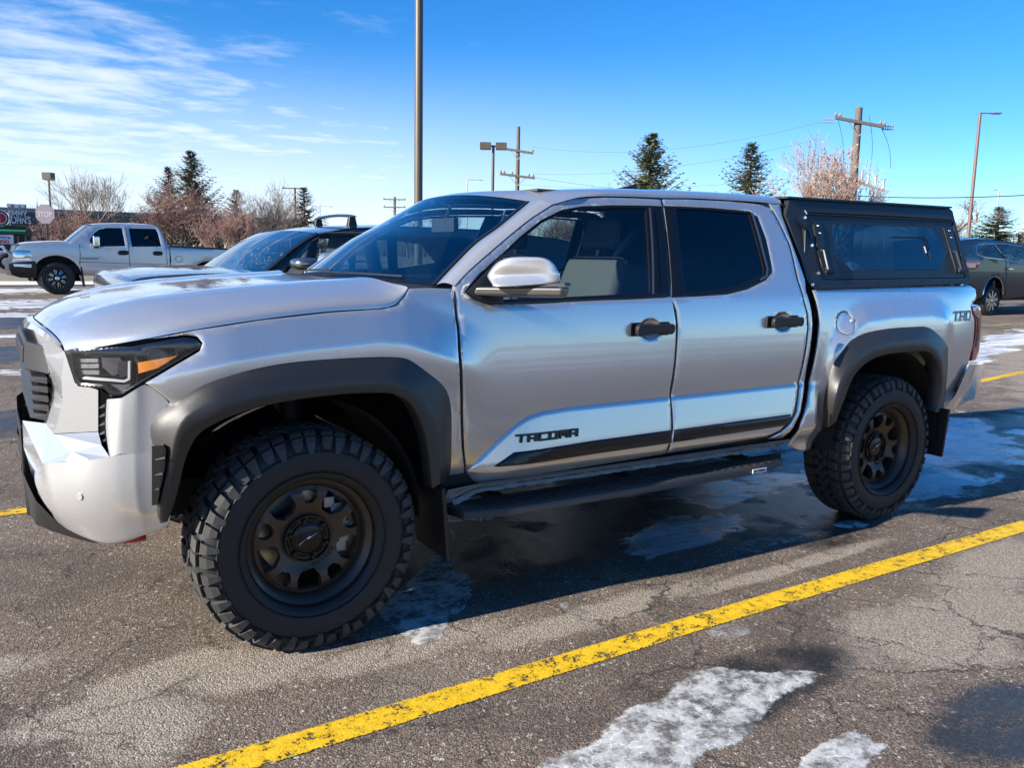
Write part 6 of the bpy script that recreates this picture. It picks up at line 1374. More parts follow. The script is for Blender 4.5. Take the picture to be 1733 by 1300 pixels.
for x, z in ww: simple_wheel(WC, x, WY-.01, wz_, .34, .22, .2, RUBBER, STEEL, 6, -1); simple_wheel(WC, x, WY+1.8, wz_, .34, .22, .2, RUBBER, STEEL, 6, 1)

# ------------------------------------------------------------------ poles, signs, building
POLEB = pmat('bronze_pole', (.10, .08, .06), .45, metal=.3, var=.12, vscale=3); POLED = pmat('dark_pole', (.07, .06, .055), .5); WOOD = pmat('weathered_wood', (.12, .10, .085), .85, var=.35, vscale=8, bump=.6, bscale=60); GALV = pmat('galvanised', (.42, .43, .44), .45, metal=.6, var=.2); LEDW = pmat('lamp_glass', (.6, .6, .58), .3)
INS = pmat('insulator_grey', (.20, .20, .21), .35); WIRE = pmat('cable_black', (.03, .03, .03), .6)
CR = Vector((.8498, -.5271, 0)).normalized()     # horizontal direction across the view
def lamp(px_top, base, label, kind, r0, r1, mat, arm=1.0, adir=CR, boxw=.55):
    top = Vector(px_top); e = wroot('street_lamp', (top.x, top.y, zg(top.x, top.y)), label=label, cat='street lamp', group='parking lot lamps')
    q = MB(); z0 = zg(top.x, top.y)-.05
    q.tube([(top.x, top.y, z0), (top.x, top.y, top.z)], [r0, r1], 14); q.build('pole', mat, e, angle=60)
    q = MB(); q.box(top.x-r0*2, top.x+r0*2, top.y-r0*2, top.y+r0*2, z0, z0+.12); q.build('base_plate', mat, e, bevel=.01)
    def bar(a, b, w, h, nm, m):
        a = Vector(a); b = Vector(b); t = (b-a).normalized(); s = t.cross(Vector((0, 0, 1))).normalized()*w; u = Vector((0, 0, h))
        q = MB(); q.hexa([a-s-u, a+s-u, b+s-u, b-s-u, a-s+u, a+s+u, b+s+u, b-s+u]); return q.build(nm, m, e, bevel=.01)
    A = Vector(adir).normalized()
    if kind == 'arm':
        bar(top-A*.05, top+A*arm, .035, .03, 'arm', mat); h = bar(top+A*arm, top+A*(arm+boxw), .13, .035, 'lamp_head', mat)
        a = top+A*(arm+.06)-Vector((0, 0, .04)); bar(a, a+A*(boxw-.12), .10, .006, 'lamp_glass', LEDW)
    else:
        for s, nm in ((-1, 0), (1, 0)) if kind == 'double' else ((1, 0),):
            c = top+A*s*(arm if kind == 'double' else 0); bar(top, c, .04, .04, 'arm', mat) if kind == 'double' else None
            a = c+A*s*(0 if kind == 'double' else -boxw/2)+Vector((0, 0, .0)); b = a+A*s*boxw
            h = bar(a, b, boxw/2, .16 if kind == 'double' else .19, 'lamp_head', mat); bar(a-Vector((0, 0, .17 if kind == 'double' else .20))+A*s*.05, b-Vector((0, 0, .17 if kind == 'double' else .20))-A*s*.05, boxw/2-.05, .008, 'lamp_glass', LEDW)
    return e
(p1,) = [(6.0141, 10.7443, 3.9187)]; lamp((p1[0], p1[1], 9.2), None, 'thick bronze lamp pole rising out of the picture behind the front windscreen', 'double', .082, .070, POLEB, .5)
(p2,) = [(2.4469, 49.5909, 5.268)]; lamp(p2, None, 'dark lamp post with a square box head behind the stop sign', 'box', .07, .05, POLED, 0, CR, .48)
(p3,) = [(21.5265, 34.3896, 6.9828)]; lamp(p3, None, 'tan lamp post with two square box heads beside the utility pole', 'double', .085, .07, POLEB, .12, CR, .56)
(p4,) = [(36.118, 63.6323, 8.1044)]; lamp(p4, None, 'thin distant lamp with one long arm, left of the double box lamp', 'arm', .06, .05, GALV, 1.0, CR, .35)
(p5,) = [(43.6627, 22.1582, 9.3164)]; lamp(p5, None, 'tall brown lamp with one short arm, left of the dark crossover roof', 'arm', .10, .075, pmat('brown_pole', (.16, .10, .085), .5, metal=.2), .62, CR, .45)
(p6,) = [(96.6531, 49.969, 9.952)]; lamp(p6, None, 'small far lamp in front of the snowy spruce', 'arm', .11, .09, GALV, -.25, CR, -.5)
(p7,) = [(30.0116, 85.0239, 6.3268)]; lamp(p7, None, 'small far lamp with a flat arm, right of the brownish spruce', 'arm', .07, .06, GALV, 1.0, CR, .4)
(p8,) = [(61.8229, 28.9259, 3.9084)]; q = MB(); q.tube([(p8[0], p8[1], 0), p8], .16, 10); tag(q.build('utility_pole', pmat('pale_wood', (.45, .37, .28), .8)), 'pale wooden pole at the right edge above the dark crossover', 'utility pole')

def utility(base_top, label, arms, hp, r=.15, extra=None):
    x, y, zt = base_top; e = wroot('utility_pole', (x, y, zg(x, y)), label=label, cat='utility pole', group='wooden utility poles')
    q = MB(); q.tube([(x, y, zg(x, y)-.1), (x, y, zt)], [r*1.25, r*.85], 12); q.build('pole', WOOD, e, angle=60)
    for (dz, half, tilt, adir, ins) in arms:
        A = Vector(adir).normalized(); c = Vector((x, y, zt-dz)); a = c-A*half+Vector((0, 0, tilt)); b = c+A*half-Vector((0, 0, tilt)); off = Vector((-A.y, A.x, 0))*(-r)
        def bar(p0, p1, w, nm, m):
            t = (p1-p0).normalized(); s = t.cross(Vector((0, 0, 1))).normalized()*w; u = s.cross(t).normalized()*w
            q = MB(); q.hexa([p0-s-u, p0+s-u, p1+s-u, p1-s-u, p0-s+u, p0+s+u, p1+s+u, p1-s+u]); q.build(nm, m, e, smooth=False)
        bar(a+off, b+off, .06, 'crossarm', WOOD)
        for s in (-1, 1): bar(c+A*s*half*.5+off-Vector((0, 0, tilt*s*.5)), c-Vector((0, 0, half*.55))+off*.9, .022, 'brace', GALV)
        for f in ins:
            p = c+A*half*f-Vector((0, 0, tilt*f))+off; q = MB(); q.tube([p+Vector((0, 0, .05)), p+Vector((0, 0, .12)), p+Vector((0, 0, .16)), p+Vector((0, 0, .24))], [.03, .07, .05, .02], 8); q.build('insulator', INS, e)
    return e
(u1,) = [(25.4198, 38.2329, 8.7485)]; utility(u1, 'wooden utility pole with two crossarms, right of the double box lamp', [(1.35, .88, .12, CR, (-.9, .95)), (2.75, 1.0, .10, CR, (-.95, -.75, -.3, .65, .9))], 0, .12)
(u2,) = [(38.9548, 85.6608, 7.815)]; e2 = utility(u2, 'distant utility pole with transformer, framed left of the thick lamp pole', [(.3, 1.25, 0, CR, (-.95, 0, .95)), (1.15, 1.25, 0, CR, (-.9, .9))], 0, .16)
q = MB()
for dx in (-.55, .55): q.tube([Vector(u2)+CR*dx-Vector((0, 0, 3.3)), Vector(u2)+CR*dx-Vector((0, 0, 2.4))], .28, 12)
q.build('transformer', GALV, e2)
(u3,) = [(31.1858, 20.1842, 8.007)]; e3 = utility(u3, 'tall weathered utility pole rising through the bare pinkish tree', [(.62, 1.05, .17, CR, (-.98, -.8, .85, 1.0))], 0, .17)
q = MB(); c3 = Vector(u3)
for s_, z_ in ((-1, .50), (-1, .62), (1, .74), (1, .86)):
    for k in range(5): p = c3+CR*s_*(1.08+.10*k)-Vector((0, 0, z_)); q.tube([p, p+CR*s_*.05], [.055, .03], 8)
q.build('insulator_string', INS, e3)
q = MB()
for k, (dx, dz) in enumerate(((.35, 3.0), (.62, 3.15), (.95, 3.2), (1.3, 3.35))):
    p = c3+CR*dx-Vector((0, 0, dz)); q.tube([p, p+Vector((0, 0, .35))], .06, 8); q.tube([p+Vector((0, 0, .35)), p+Vector((0, 0, .42))+CR*.1], .03, 6)
q.tube([c3+CR*-.8-Vector((0, 0, 2.75)), c3+CR*1.4-Vector((0, 0, 3.45))], .05, 6)
q.build('cutout_switch', GALV, e3)
for a_, b_ in (((.98, .75), (1.55, 2.5)), ((.45, .3), (.65, 2.9)), ((-.9, .4), (-.5, 2.8))):
    P = [c3+CR*(a_[0]+(b_[0]-a_[0])*t+.15*math.sin(math.pi*t))-Vector((0, 0, a_[1]+(b_[1]-a_[1])*t)) for t in np.linspace(0, 1, 8)]; q = MB(); q.tube(P, .012, 4); q.build('jumper_wire', WIRE, e3)
(u4,) = [(26.291, 81.6635, 7.8842)]; utility(u4, 'distant utility pole above the bare grey tree at left', [(.1, 1.25, 0, CR, (-.9, .9))], 0, .12)
def wire(a, b, sag, r, label):
    a = Vector(a); b = Vector(b); P = [a+(b-a)*t-Vector((0, 0, sag*4*t*(1-t))) for t in np.linspace(0, 1, 20)]; q = MB(); q.tube(P, r, 5); return tag(q.build('power_line', WIRE), label, 'cable', 'overhead wires')
c1 = Vector(u1)
wire(c1+CR*.8-Vector((0, 0, 1.1)), c3-CR*1.5-Vector((0, 0, .6)), .7, .005, 'thin wire between the two nearer utility poles, uppermost')
wire(c1+CR*.9-Vector((0, 0, 2.6)), c3-CR*1.5-Vector((0, 0, 1.3)), .5, .005, 'thin wire between the two nearer utility poles, middle of three')
wire(c1-Vector((0, 0, 3.2)), c3-CR*.2-Vector((0, 0, 2.7)), .4, .005, 'thin wire between the two nearer utility poles, lowest')
(wa1, wb1) = [(30.6547, 19.8564, 4.2964), (31.6193, 12.0536, 4.0503)]; wire(wa1, wb1, .12, .022, 'thick black cable crossing the sky above the canopy to the right edge')
(wa1, wb1) = [(25.9673, 37.3869, 5.9152), (52.2113, 47.383, 6.8406)]; wire(wa1, wb1, .3, .008, 'faint wire dropping behind the cab roof')

# stop sign
(sp_,) = [(1.2076, 33.2096, 2.6886)]; ST = wroot('stop_sign', (sp_[0], sp_[1], zg(sp_[0], sp_[1])), label='faded octagonal stop sign on a post left of the silver lifted pickup', cat='road sign')
STR = pmat('faded_sign_red', (.17, .145, .175), .35, var=.2, vscale=3); c = Vector(sp_)
face = Vector((-.52, -.85, 0)).normalized(); sx_ = Vector((-face.y, face.x, 0)); 
if sx_.dot(CR) < 0: sx_ = -sx_
P = [(.385*math.cos(R(22.5+45*k)), .385*math.sin(R(22.5+45*k))) for k in range(8)]
V = [c+sx_*a+Vector((0, 0, b)) for a, b in P]+[c-face*.012+sx_*a+Vector((0, 0, b)) for a, b in P]
mesh('sign_plate', V, [tuple(range(8)), tuple(range(15, 7, -1))]+[(i, (i+1) % 8, 8+(i+1) % 8, 8+i) for i in range(8)], STR, ST, smooth=False)
q = MB(); pz = zg(c.x, c.y); w = c-face*.04+CR*.03; q.box(w.x-.03, w.x+.03, w.y-.03, w.y+.03, pz, c.z+.3); q.build('post', WOOD, ST)
fm = (R(90), 0, math.atan2(sx_.y, sx_.x))
tl_ = c+face*.004-sx_*.27-Vector((0, 0, .10)); text('sign_word', 'STOP', .27, tuple(tl_), fm, pmat('sign_white', (.34, .31, .36), .4), ST, .002, .82, 0, .004)

# sandwich shop
BYY = 56
TAUPE = pmat('taupe_wall', (.185, .165, .145), .9, var=.1, vscale=.8); GREYW = pmat('grey_band', (.27, .27, .26), .8); AWN = pmat('green_awning', (.012, .16, .10), .6, var=.15, vscale=2)
b0 = [(-4.4061, 3.5511), (18.9807, 4.5662), (0.2042, 3.6983)]; zt_ = b0[2][1]; x0_, x1_ = -38, b0[1][0]
BD = wroot('shop_building', (-15, 58, zg(0, 58)), label='low taupe shop building with green awning and sandwich shop sign', cat='building')
gz_ = zg(0, 56)
q = MB(); q.box(x0_, x1_, BYY, BYY+14, gz_-.1, zt_); q.build('wall', TAUPE, BD, smooth=False)
q = MB(); q.box(x0_, x1_, BYY-.12, BYY-.005, zt_-.22, zt_+.06); q.build('parapet_cap', GREYW, BD, smooth=False)
u = [(0.636, 4.0603), (1.6691, 3.8033)]; q = MB(); q.box(u[0][0], u[1][0], 58, 60, zt_, u[0][1]); q.build('roof_unit', GREYW, BD, bevel=.03)
for px_ in [(0.7226, 3.971), (1.1299, 3.9187), (1.4508, 3.9699)]: q = MB(); q.box(px_[0]-.12, px_[0]+.12, 57.96, 57.995, px_[1]-.10, px_[1]+.10); q.build('vent', WHITEP, BD, smooth=False)
u = [(-1.0005, 3.4992), (1.991, 2.8067)]; q = MB(); q.box(u[0][0], u[1][0], 55.8, 55.99, u[1][1], u[0][1]); q.build('sign_band', pmat('sign_band_dark', (.10, .095, .09), .7), BD, smooth=False)
u = [(-1.635, 2.6703), (1.9762, 2.7141)]; q = MB(); q.box(u[0][0], u[1][0], 55.55, 55.99, u[1][1], u[0][1]); q.build('ledge', GREYW, BD, smooth=False)
u = [(0.6039, 3.1458), (0.6298, 2.814), (1.8371, 3.483)]; sz_ = (u[0][1]-u[1][1])
for body, p in (('JIMMY', u[0]), ("JOHN'S", u[1])):
    text('sign_word', body, .62, (p[0], 55.7, p[1]), (R(90), 0, 0), WHITEM, BD, .04, (u[2][0]-u[0][0])/(2.05 if body == 'JIMMY' else 2.15)*.98, 0, .012)
u = [(0.1781, 3.1009)][0]
for rr_, mm, dy in ((.50, WHITEM, 0), (.44, GLOSSB, .02), (.34, WHITEM, .04), (.30, pmat('logo_red', (.45, .02, .03), .5), .06)):
    q = MB(); q.lathe_y([(rr_, 55.75-dy), (.001, 55.75-dy)], u[0], u[1], 28); V = q.V; q.add([(a, b+.05, c_) for a, b, c_ in V[::2]], []); q.build('logo_disc', mm, BD)
text('logo_letters', 'JJ', .42, (u[0]-.2, 55.66, u[1]-.15), (R(90), 0, 0), WHITEM, BD, .005, 1, 0, .01)
u = [(-1.638, 2.5067), (1.4257, 2.1974)]; n_ = 12
for k in range(n_):
    xa_ = u[0][0]+(u[1][0]-u[0][0])*k/n_; xb2 = u[0][0]+(u[1][0]-u[0][0])*(k+1)/n_
    q = MB(); q.add([(xa_, 55.95, u[0][1]), (xb2, 55.95, u[0][1]), (xb2, 54.9, u[1][1]+.15), (xa_, 54.9, u[1][1]+.15), (xa_, 54.9, u[1][1]), (xb2, 54.9, u[1][1]), (xb2, 55.95, u[1][1]), (xa_, 55.95, u[1][1])], [(0, 1, 2, 3), (3, 2, 5, 4), (4, 5, 6, 7), (0, 3, 4, 7), (1, 6, 5, 2)]); q.build('awning_panel', AWN, BD, smooth=False)
u = [(-1.6779, 2.0797), (3.8198, 0.8304)]
for k in range(14):
    xa_ = u[0][0]+(u[1][0]-u[0][0])*k/14; f = MB(); xb2 = xa_+(u[1][0]-u[0][0])/14-.08; f.box(xa_, xb2, 55.90, 55.97, gz_+.1, u[0][1]); wn2 = f.build('shop_window', pmat('shop_glass', (.02, .022, .025), .08) if k == 0 else bpy.data.materials['shop_glass'], BD, smooth=False)
    q = MB(); q.box(xb2, xb2+.08, 55.86, 55.98, gz_, u[0][1]); q.build('window_frame', GREYW, BD, smooth=False)
# hiring banner
(hb_,) = [(0.1637, 48.0174, 1.806)]; HB = wroot('banner', (hb_[0], hb_[1], zg(hb_[0], hb_[1])), label='white hiring banner on posts in front of the green awning', cat='banner')
hw, hh_ = .42, .235; hx = Vector(hb_)
q = MB(); q.box(hx.x-.72, hx.x+.40, hx.y-.02, hx.y+.02, hx.z-hh_, hx.z+hh_); q.build('board', WHITEP, HB, smooth=False)
q = MB(); q.box(hx.x-.66, hx.x-.60, hx.y+.03, hx.y+.08, zg(hx.x, hx.y), hx.z); q.box(hx.x+.28, hx.x+.34, hx.y+.03, hx.y+.08, zg(hx.x, hx.y), hx.z); q.build('post', GALV, HB, smooth=False)
text('banner_word', "We're", .22, (hx.x-.32, hx.y-.025, hx.z+.03), (R(90), 0, 0), pmat('banner_blue', (.02, .10, .45), .5), HB, .002, 1, .2, .006)
text('banner_word', "HIRING", .24, (hx.x-.60, hx.y-.025, hx.z-.19), (R(90), 0, 0), pmat('banner_red', (.55, .01, .08), .5), HB, .002, 1.0, 0, .01)

# ------------------------------------------------------------------ trees
def bark(name, a, b2, sc_=3):
    m, n, l, b = _new(name); g = n.new('ShaderNodeTexCoord'); q = noise(n, l, g.outputs['Object'], sc_, 3)
    l.new(mixc_(n, l, mrange(n, l, q, .35, .65), a, b2), b.inputs['Base Color']); b.inputs['Roughness'].default_value = .85; return m
BK_RED = bark('reddish_twigs', (.17, .09, .075), (.26, .155, .125)); BK_TAN = bark('tan_twigs', (.22, .165, .125), (.32, .26, .20)); BK_GREY = bark('grey_brown_twigs', (.12, .095, .085), (.20, .155, .135)); BK_PINK = bark('pink_twigs', (.26, .17, .14), (.36, .28, .24)); BK_DK = bark('dark_bark', (.07, .055, .045), (.13, .10, .085)); BK_LT = bark('pale_bark', (.30, .25, .21), (.42, .36, .31))
def gen_tree(seed, levels=6, stems=3, spread=.55, up=.35, l0=.30, kids=(3, 3, 3, 3, 3, 2), shrink=.74, jitter=.25, r0=.022, tip=.0011):
    "unit height bare tree: returns thick segments and thin ones"
    rr = random.Random(seed); thick = MB(); thin = MB()
    def seg(p, d, L_, r, lev):
        n_ = 3 if lev < 2 else 2; pts = [p]; rs_ = [r]; q = p; dd = d
        for k in range(n_):
            dd = (dd+Vector((rr.uniform(-1, 1), rr.uniform(-1, 1), rr.uniform(-.6, 1)))*jitter*.45).normalized(); q = q+dd*L_/n_; pts.append(q); rs_.append(max(tip, r*(1-.42*(k+1)/n_)))
        (thick if lev < 3 else thin).tube(pts, rs_, 5 if lev < 2 else 3, cap=False)
        if lev >= levels: return
        for k in range(kids[min(lev, len(kids)-1)]):
            t = rr.uniform(.45, 1) if k else 1; i = t*n_; j = min(n_-1, int(i)); o = pts[j]+(pts[j+1]-pts[j])*(i-j)
            ax = Vector((rr.uniform(-1, 1), rr.uniform(-1, 1), rr.uniform(-.4, .4))); ax = (ax-dd*ax.dot(dd)).normalized()
            nd_ = (dd+ax*spread*rr.uniform(.6, 1.35)+Vector((0, 0, up*.35))).normalized()
            seg(o, nd_, L_*shrink*rr.uniform(.75, 1.15), max(tip, r*.60), lev+1)
    for s in range(stems):
        a = 2*math.pi*(s+rr.random()*.6)/stems; d = Vector((math.cos(a)*spread*.75*(stems > 1), math.sin(a)*spread*.75*(stems > 1), 1)).normalized(); seg(Vector((0, 0, .0 if stems == 1 else .06)), d, l0, r0*(1 if stems == 1 else .75), 0)
    if stems > 1: thick.tube([(0, 0, -.02), (0, 0, .07)], [r0*1.5, r0*1.2], 8)
    zs = np.array([v[2] for v in thin.V]); xy = np.array([(v[0]**2+v[1]**2)**.5 for v in thin.V]); return thick, thin, float(np.percentile(zs, 99.7)), float(np.percentile(xy, 97))
TREES = {}
def tree_data(key, **k):
    th, tn, h, w = gen_tree(**k); out_ = []
    for nm, q in (('trunk', th), ('crown', tn)):
        me = bpy.data.meshes.new(nm); me.from_pydata([tuple(v) for v in q.V], [], q.F); out_.append(me)
    TREES[key] = (out_, h, w)
tree_data('vase', seed=3, levels=7, stems=4, spread=.62, up=.30, l0=.25, kids=(3, 3, 3, 3, 3, 2, 2), shrink=.78)
tree_data('vase2', seed=11, levels=7, stems=5, spread=.75, up=.18, l0=.23, kids=(3, 3, 3, 3, 2, 2, 2), shrink=.78, jitter=.35)
tree_data('tall', seed=21, levels=7, stems=3, spread=.50, up=.55, l0=.28, kids=(3, 3, 3, 3, 2, 2, 2), shrink=.78, jitter=.22)
tree_data('round', seed=35, levels=6, stems=1, spread=.62, up=.35, l0=.30, kids=(4, 4, 3, 3, 3, 2), shrink=.74, jitter=.25)
def bare_tree(top, halfw, key, mats, label, rot=0, group='bare winter trees'):
    x, y, zt = top; z0 = zg(x, y); (m1, m2), h, w = TREES[key]; sz = (zt-z0)/h; sx_ = halfw/w
    e = empty('bare_tree', (x, y, z0), rot, label=label, cat='tree', group=group)
    for me, mm in ((m1, mats[0]), (m2, mats[1])):
        o = bpy.data.objects.new(me.name, me.copy()); o.data.materials.clear(); o.data.materials.append(mm); sc.collection.objects.link(o); o.parent = e; o.scale = (sx_, sx_, sz)
    return e
ppm = lambda px_, d: px_*d/1431.8
for px_, py_, d, hw_, key, mats, lab, rot in (
    (150, 290, 44, 78, 'tall', (BK_GREY, BK_TAN), 'tall thin bare tree with sparse tan twigs behind the stop sign', 0),
    (118, 352, 37, 62, 'vase2', (BK_GREY, BK_RED), 'low spreading bare tree with reddish twigs around the stop sign', 1),
    (298, 305, 33, 82, 'vase2', (BK_DK, BK_RED), 'wide dense reddish bare tree in front of the two tallest left spruces', 2),
    (384, 345, 31, 56, 'vase', (BK_LT, BK_RED), 'small bare tree with pale forked trunk behind the lifted pickup bed', .5),
    (458, 312, 36, 66, 'vase', (BK_DK, BK_GREY), 'rounded bare grey-brown tree above the grey sport utility vehicle', 3),
    (745, 347, 70, 34, 'tall', (BK_GREY, BK_RED), 'faint bare tree top just right of the thick lamp pole', 1.4),
    (690, 352, 80, 40, 'round', (BK_GREY, BK_GREY), 'faint bare tree top behind the thick lamp pole and transformer', 2.2),
    (940, 352, 33, 70, 'vase', (BK_DK, BK_GREY), 'bare tree seen only through the front door windows', 1.1),
    (1418, 236, 31, 112, 'vase', (BK_GREY, BK_PINK), 'large pinkish bare tree with a few orange leaves around the tall utility pole', 4),
    (1600, 338, 55, 105, 'round', (BK_GREY, BK_GREY), 'wide pale bare tree behind the right end of the canopy', 2),
    (1025, 312, 75, 30, 'tall', (BK_GREY, BK_GREY), 'faint bare twigs just above the cab roof, left of the first right spruce', 5)):
    c = Vector((-0.95985, -3.821583, 1.447773))+(_f+_r*((px_-866.5)/1431.8)-_u*((py_-650)/1431.8))*d
    t_ = bare_tree(c, ppm(hw_, d), key, mats, lab, rot)
    if px_ == 1418:
        rr = random.Random(5); q = MB(); (mm1, mm2), h, w = TREES[key]; vs_ = mm2.vertices; n_ = len(vs_); s_ = t_.children[0].scale
        for k in range(2600):
            v = vs_[rr.randrange(n_)].co; p = Vector((v.x*s_[0], v.y*s_[1], v.z*s_[2]))
            if rr.random() > .25+.75*sstep((v.x+v.z*.2)*2): continue
            a = Vector((rr.uniform(-1, 1), rr.uniform(-1, 1), rr.uniform(-1, 1))).normalized()*.035; b_ = a.cross(Vector((rr.uniform(-1, 1), rr.uniform(-1, 1), rr.uniform(-1, 1)))).normalized()*.045
            q.add([p-a, p+b_, p+a, p-b_], [(0, 1, 2, 3)])
        tag(q.build('leaves', bark('orange_leaves', (.36, .17, .08), (.42, .26, .17)), t_, smooth=False), kind='stuff')
NEEDLE = bark('spruce_needles', (.08, .11, .065), (.22, .24, .15), 1.5); NEEDLE_B = bark('brownish_needles', (.09, .07, .035), (.12, .13, .07), 1.5); NEEDLE_S = bark('pale_spruce_needles', (.17, .21, .13), (.46, .48, .34), 1.5)
def spruce_data(seed, n=150, droop=.25, sparse=0, gap=0, lowwide=1.0, leaf=.030):
    rr = random.Random(seed); q = MB(); t = MB(); t.tube([(0, 0, 0), (0, 0, .5), (0, 0, .985)], [.016, .010, .002], 8)
    for k in range(n):
        f = ((k+rr.random())/n)**.80; z = .06+.93*f; L_ = (1-f)**.85*(.30 if not sparse else .32)*rr.uniform(.65, 1.22)*(lowwide if f < .35 else 1)+.012
        if gap and rr.random() < gap: L_ *= .45
        a = rr.uniform(0, 2*math.pi); d = Vector((math.cos(a), math.sin(a), 0)); rise = .42-droop*2*(1-f); pts = []
        m_ = max(3, int(L_/.018)); side_ = Vector((-d.y, d.x, 0))
        for j in range(m_+1): s = j/m_; pts.append(Vector((0, 0, z))+d*L_*s+Vector((0, 0, L_*(rise*s-.25*math.sin(s*2.6)+.38*s*s))))
        t.tube([pts[0], pts[m_//2], pts[-1]], [.0035, .002, .0008], 3, cap=False)
        for j in range(1, m_+1):
            p = pts[j]; s = j/m_; wl_ = leaf*(1.25-.75*s)*rr.uniform(.7, 1.3)*(.55+.45*(1-f))
            for sg in (-1, 1, rr.choice((-1, 1))):
                u_ = (side_*sg+d*rr.uniform(.3, 1.1)+Vector((0, 0, rr.uniform(-.55, .35)))).normalized(); w_ = u_.cross(Vector((rr.uniform(-.3, .3), rr.uniform(-.3, .3), 1))).normalized()*wl_*.20
                e_ = p+u_*wl_; q.add([p-w_, p+u_*wl_*.55-w_*1.3, e_, p+u_*wl_*.5+w_*1.3, p+w_], [(0, 1, 2, 3, 4)])
                e2_ = p+(u_*.5+Vector((0, 0, rr.uniform(-.6, .6)))+d*.4).normalized()*wl_*.7; q.add([p-w_*.8, e2_, p+w_*.8], [(0, 1, 2)])
    out_ = []
    for nm, b_ in (('trunk', t), ('crown', q)):
        me = bpy.data.meshes.new(nm); me.from_pydata([tuple(v) for v in b_.V], [], b_.F); out_.append(me)
    return out_
SP = {'dense': spruce_data(1, 330, .16, 0, .10, 1.15, .044), 'open': spruce_data(8, 260, .08, 1, .40, 1.5, .044), 'mid': spruce_data(5, 230, .22, 0, .15, 1.1, .040)}
for px_, py_, d, hw_, key, mm, lab, rot in (
    (322, 254, 44, 46, 'dense', NEEDLE, 'tallest dark green spruce at left, behind the wide reddish tree', 0), (284, 281, 47, 40, 'open', NEEDLE, 'thin-topped spruce just left of the tallest left spruce', 1),
    (400, 320, 42, 38, 'mid', NEEDLE, 'short dark spruce behind the small pale-trunked tree', 2), (514, 316, 40, 42, 'mid', NEEDLE_B, 'brownish spruce above the grey sport utility vehicle windscreen', 3),
    (1103, 224, 38, 66, 'dense', NEEDLE_S, 'full grey-green spruce above the middle of the cab roof', 1.5), (1273, 240, 38, 74, 'open', NEEDLE_S, 'ragged open spruce above the rear of the cab', 2.4),
    (1692, 349, 60, 66, 'open', NEEDLE_S, 'frosty broad spruce behind the dark crossover', .7), (1645, 398, 58, 24, 'mid', NEEDLE_B, 'small rusty conifer behind the tall brown lamp', .3), (1738, 392, 75, 30, 'mid', NEEDLE, 'dark conifer cut by the right edge', 1), (985, 350, 40, 45, 'dense', NEEDLE, 'dark spruce seen only through the cab windows', 2)):
    c = Vector((-0.95985, -3.821583, 1.447773))+(_f+_r*((px_-866.5)/1431.8)-_u*((py_-650)/1431.8))*d
    z0 = zg(c.x, c.y)
    if py_ > 385: z0 = zg(c.x, c.y)
    e = empty('spruce_tree', (c.x, c.y, z0), rot, label=lab, cat='tree', group='spruce trees'); H_ = c.z-z0; s_ = ppm(hw_, d)/.30*(1.75 if px_ < 1200 else 1.5)
    for me, m_ in zip(SP[key], (BK_DK, mm)):
        o = bpy.data.objects.new(me.name, me.copy()); o.data.materials.clear(); o.data.materials.append(m_); sc.collection.objects.link(o); o.parent = e; o.scale = (s_, s_, H_)
# dark evergreen shrubs between the two parked vehicles
for k, (px_, py_, d, w_, lab) in enumerate(((300, 402, 38, 1.4, 'low dark shrub behind the lifted pickup cab'), (425, 418, 27, 1.5, 'dark evergreen shrub right of the lifted pickup tailgate'), (455, 425, 28, 1.3, 'low dark shrub between the tailgate and the grey vehicle windscreen'), (345, 408, 37, 1.5, 'low dark shrub behind the lifted pickup bed'), (235, 405, 40, 1.6, 'low dark shrub behind the lifted pickup rear door'))):
    c = Vector((-0.95985, -3.821583, 1.447773))+(_f+_r*((px_-866.5)/1431.8)-_u*((py_-650)/1431.8))*d; rr = random.Random(k); q = MB(); z0 = zg(c.x, c.y); H_ = c.z-z0
    for j in range(1500):
        a = rr.uniform(0, 6.28); r_ = w_*math.sqrt(rr.random()); z = H_*rr.random()*(1-.55*(r_/w_)**2)*(.85+.25*math.sin(a*3+k)); p = Vector((r_*math.cos(a), r_*math.sin(a), z)); u_ = Vector((rr.uniform(-1, 1), rr.uniform(-1, 1), rr.uniform(-.3, 1))).normalized()*.14; v_ = u_.cross(Vector((rr.uniform(-1, 1), rr.uniform(-1, 1), 1))).normalized()*.05
        q.add([p-v_, p+u_, p+v_], [(0, 1, 2)])
    o = q.build('shrub', NEEDLE, smooth=False); o.location = (c.x, c.y, z0); tag(o, lab, 'shrub', 'dark evergreen shrubs')
# snow heaps ploughed up beyond the lot, seen through the cab and canopy windows
SNOW = pmat('ploughed_snow', (.70, .73, .76), .6, var=.2, vscale=2, bump=1, bscale=8)
def heap(c, rx_, ry_, h, label, sd):
    rr = random.Random(sd); n_, m_ = 26, 40; V = []; F = []; ph = [rr.uniform(0, 6.28) for _ in range(6)]
    for i in range(n_):
        t = i/(n_-1)
        for j in range(m_):
            a = 2*math.pi*j/m_; w = 1+.18*math.sin(3*a+ph[0])+.12*math.sin(5*a+ph[1])+.06*math.sin(9*a+ph[2]); x = rx_*(1-t)*w*math.cos(a); y = ry_*(1-t)*w*math.sin(a)
            V.append((c[0]+x, c[1]+y, zg(c[0], c[1])-.05+h*sstep(t*1.15)*(1+.18*math.sin(4*x+ph[3])*math.cos(5*y+ph[4]))+rr.uniform(-.035, .035)*h))
    for i in range(n_-1):
        for j in range(m_): j2 = (j+1) % m_; F.append((i*m_+j, i*m_+j2, (i+1)*m_+j2, (i+1)*m_+j))
    o = mesh('snow_heap', V, F, SNOW, angle=60); tag(o, label, 'snow heap', 'ploughed snow heaps')
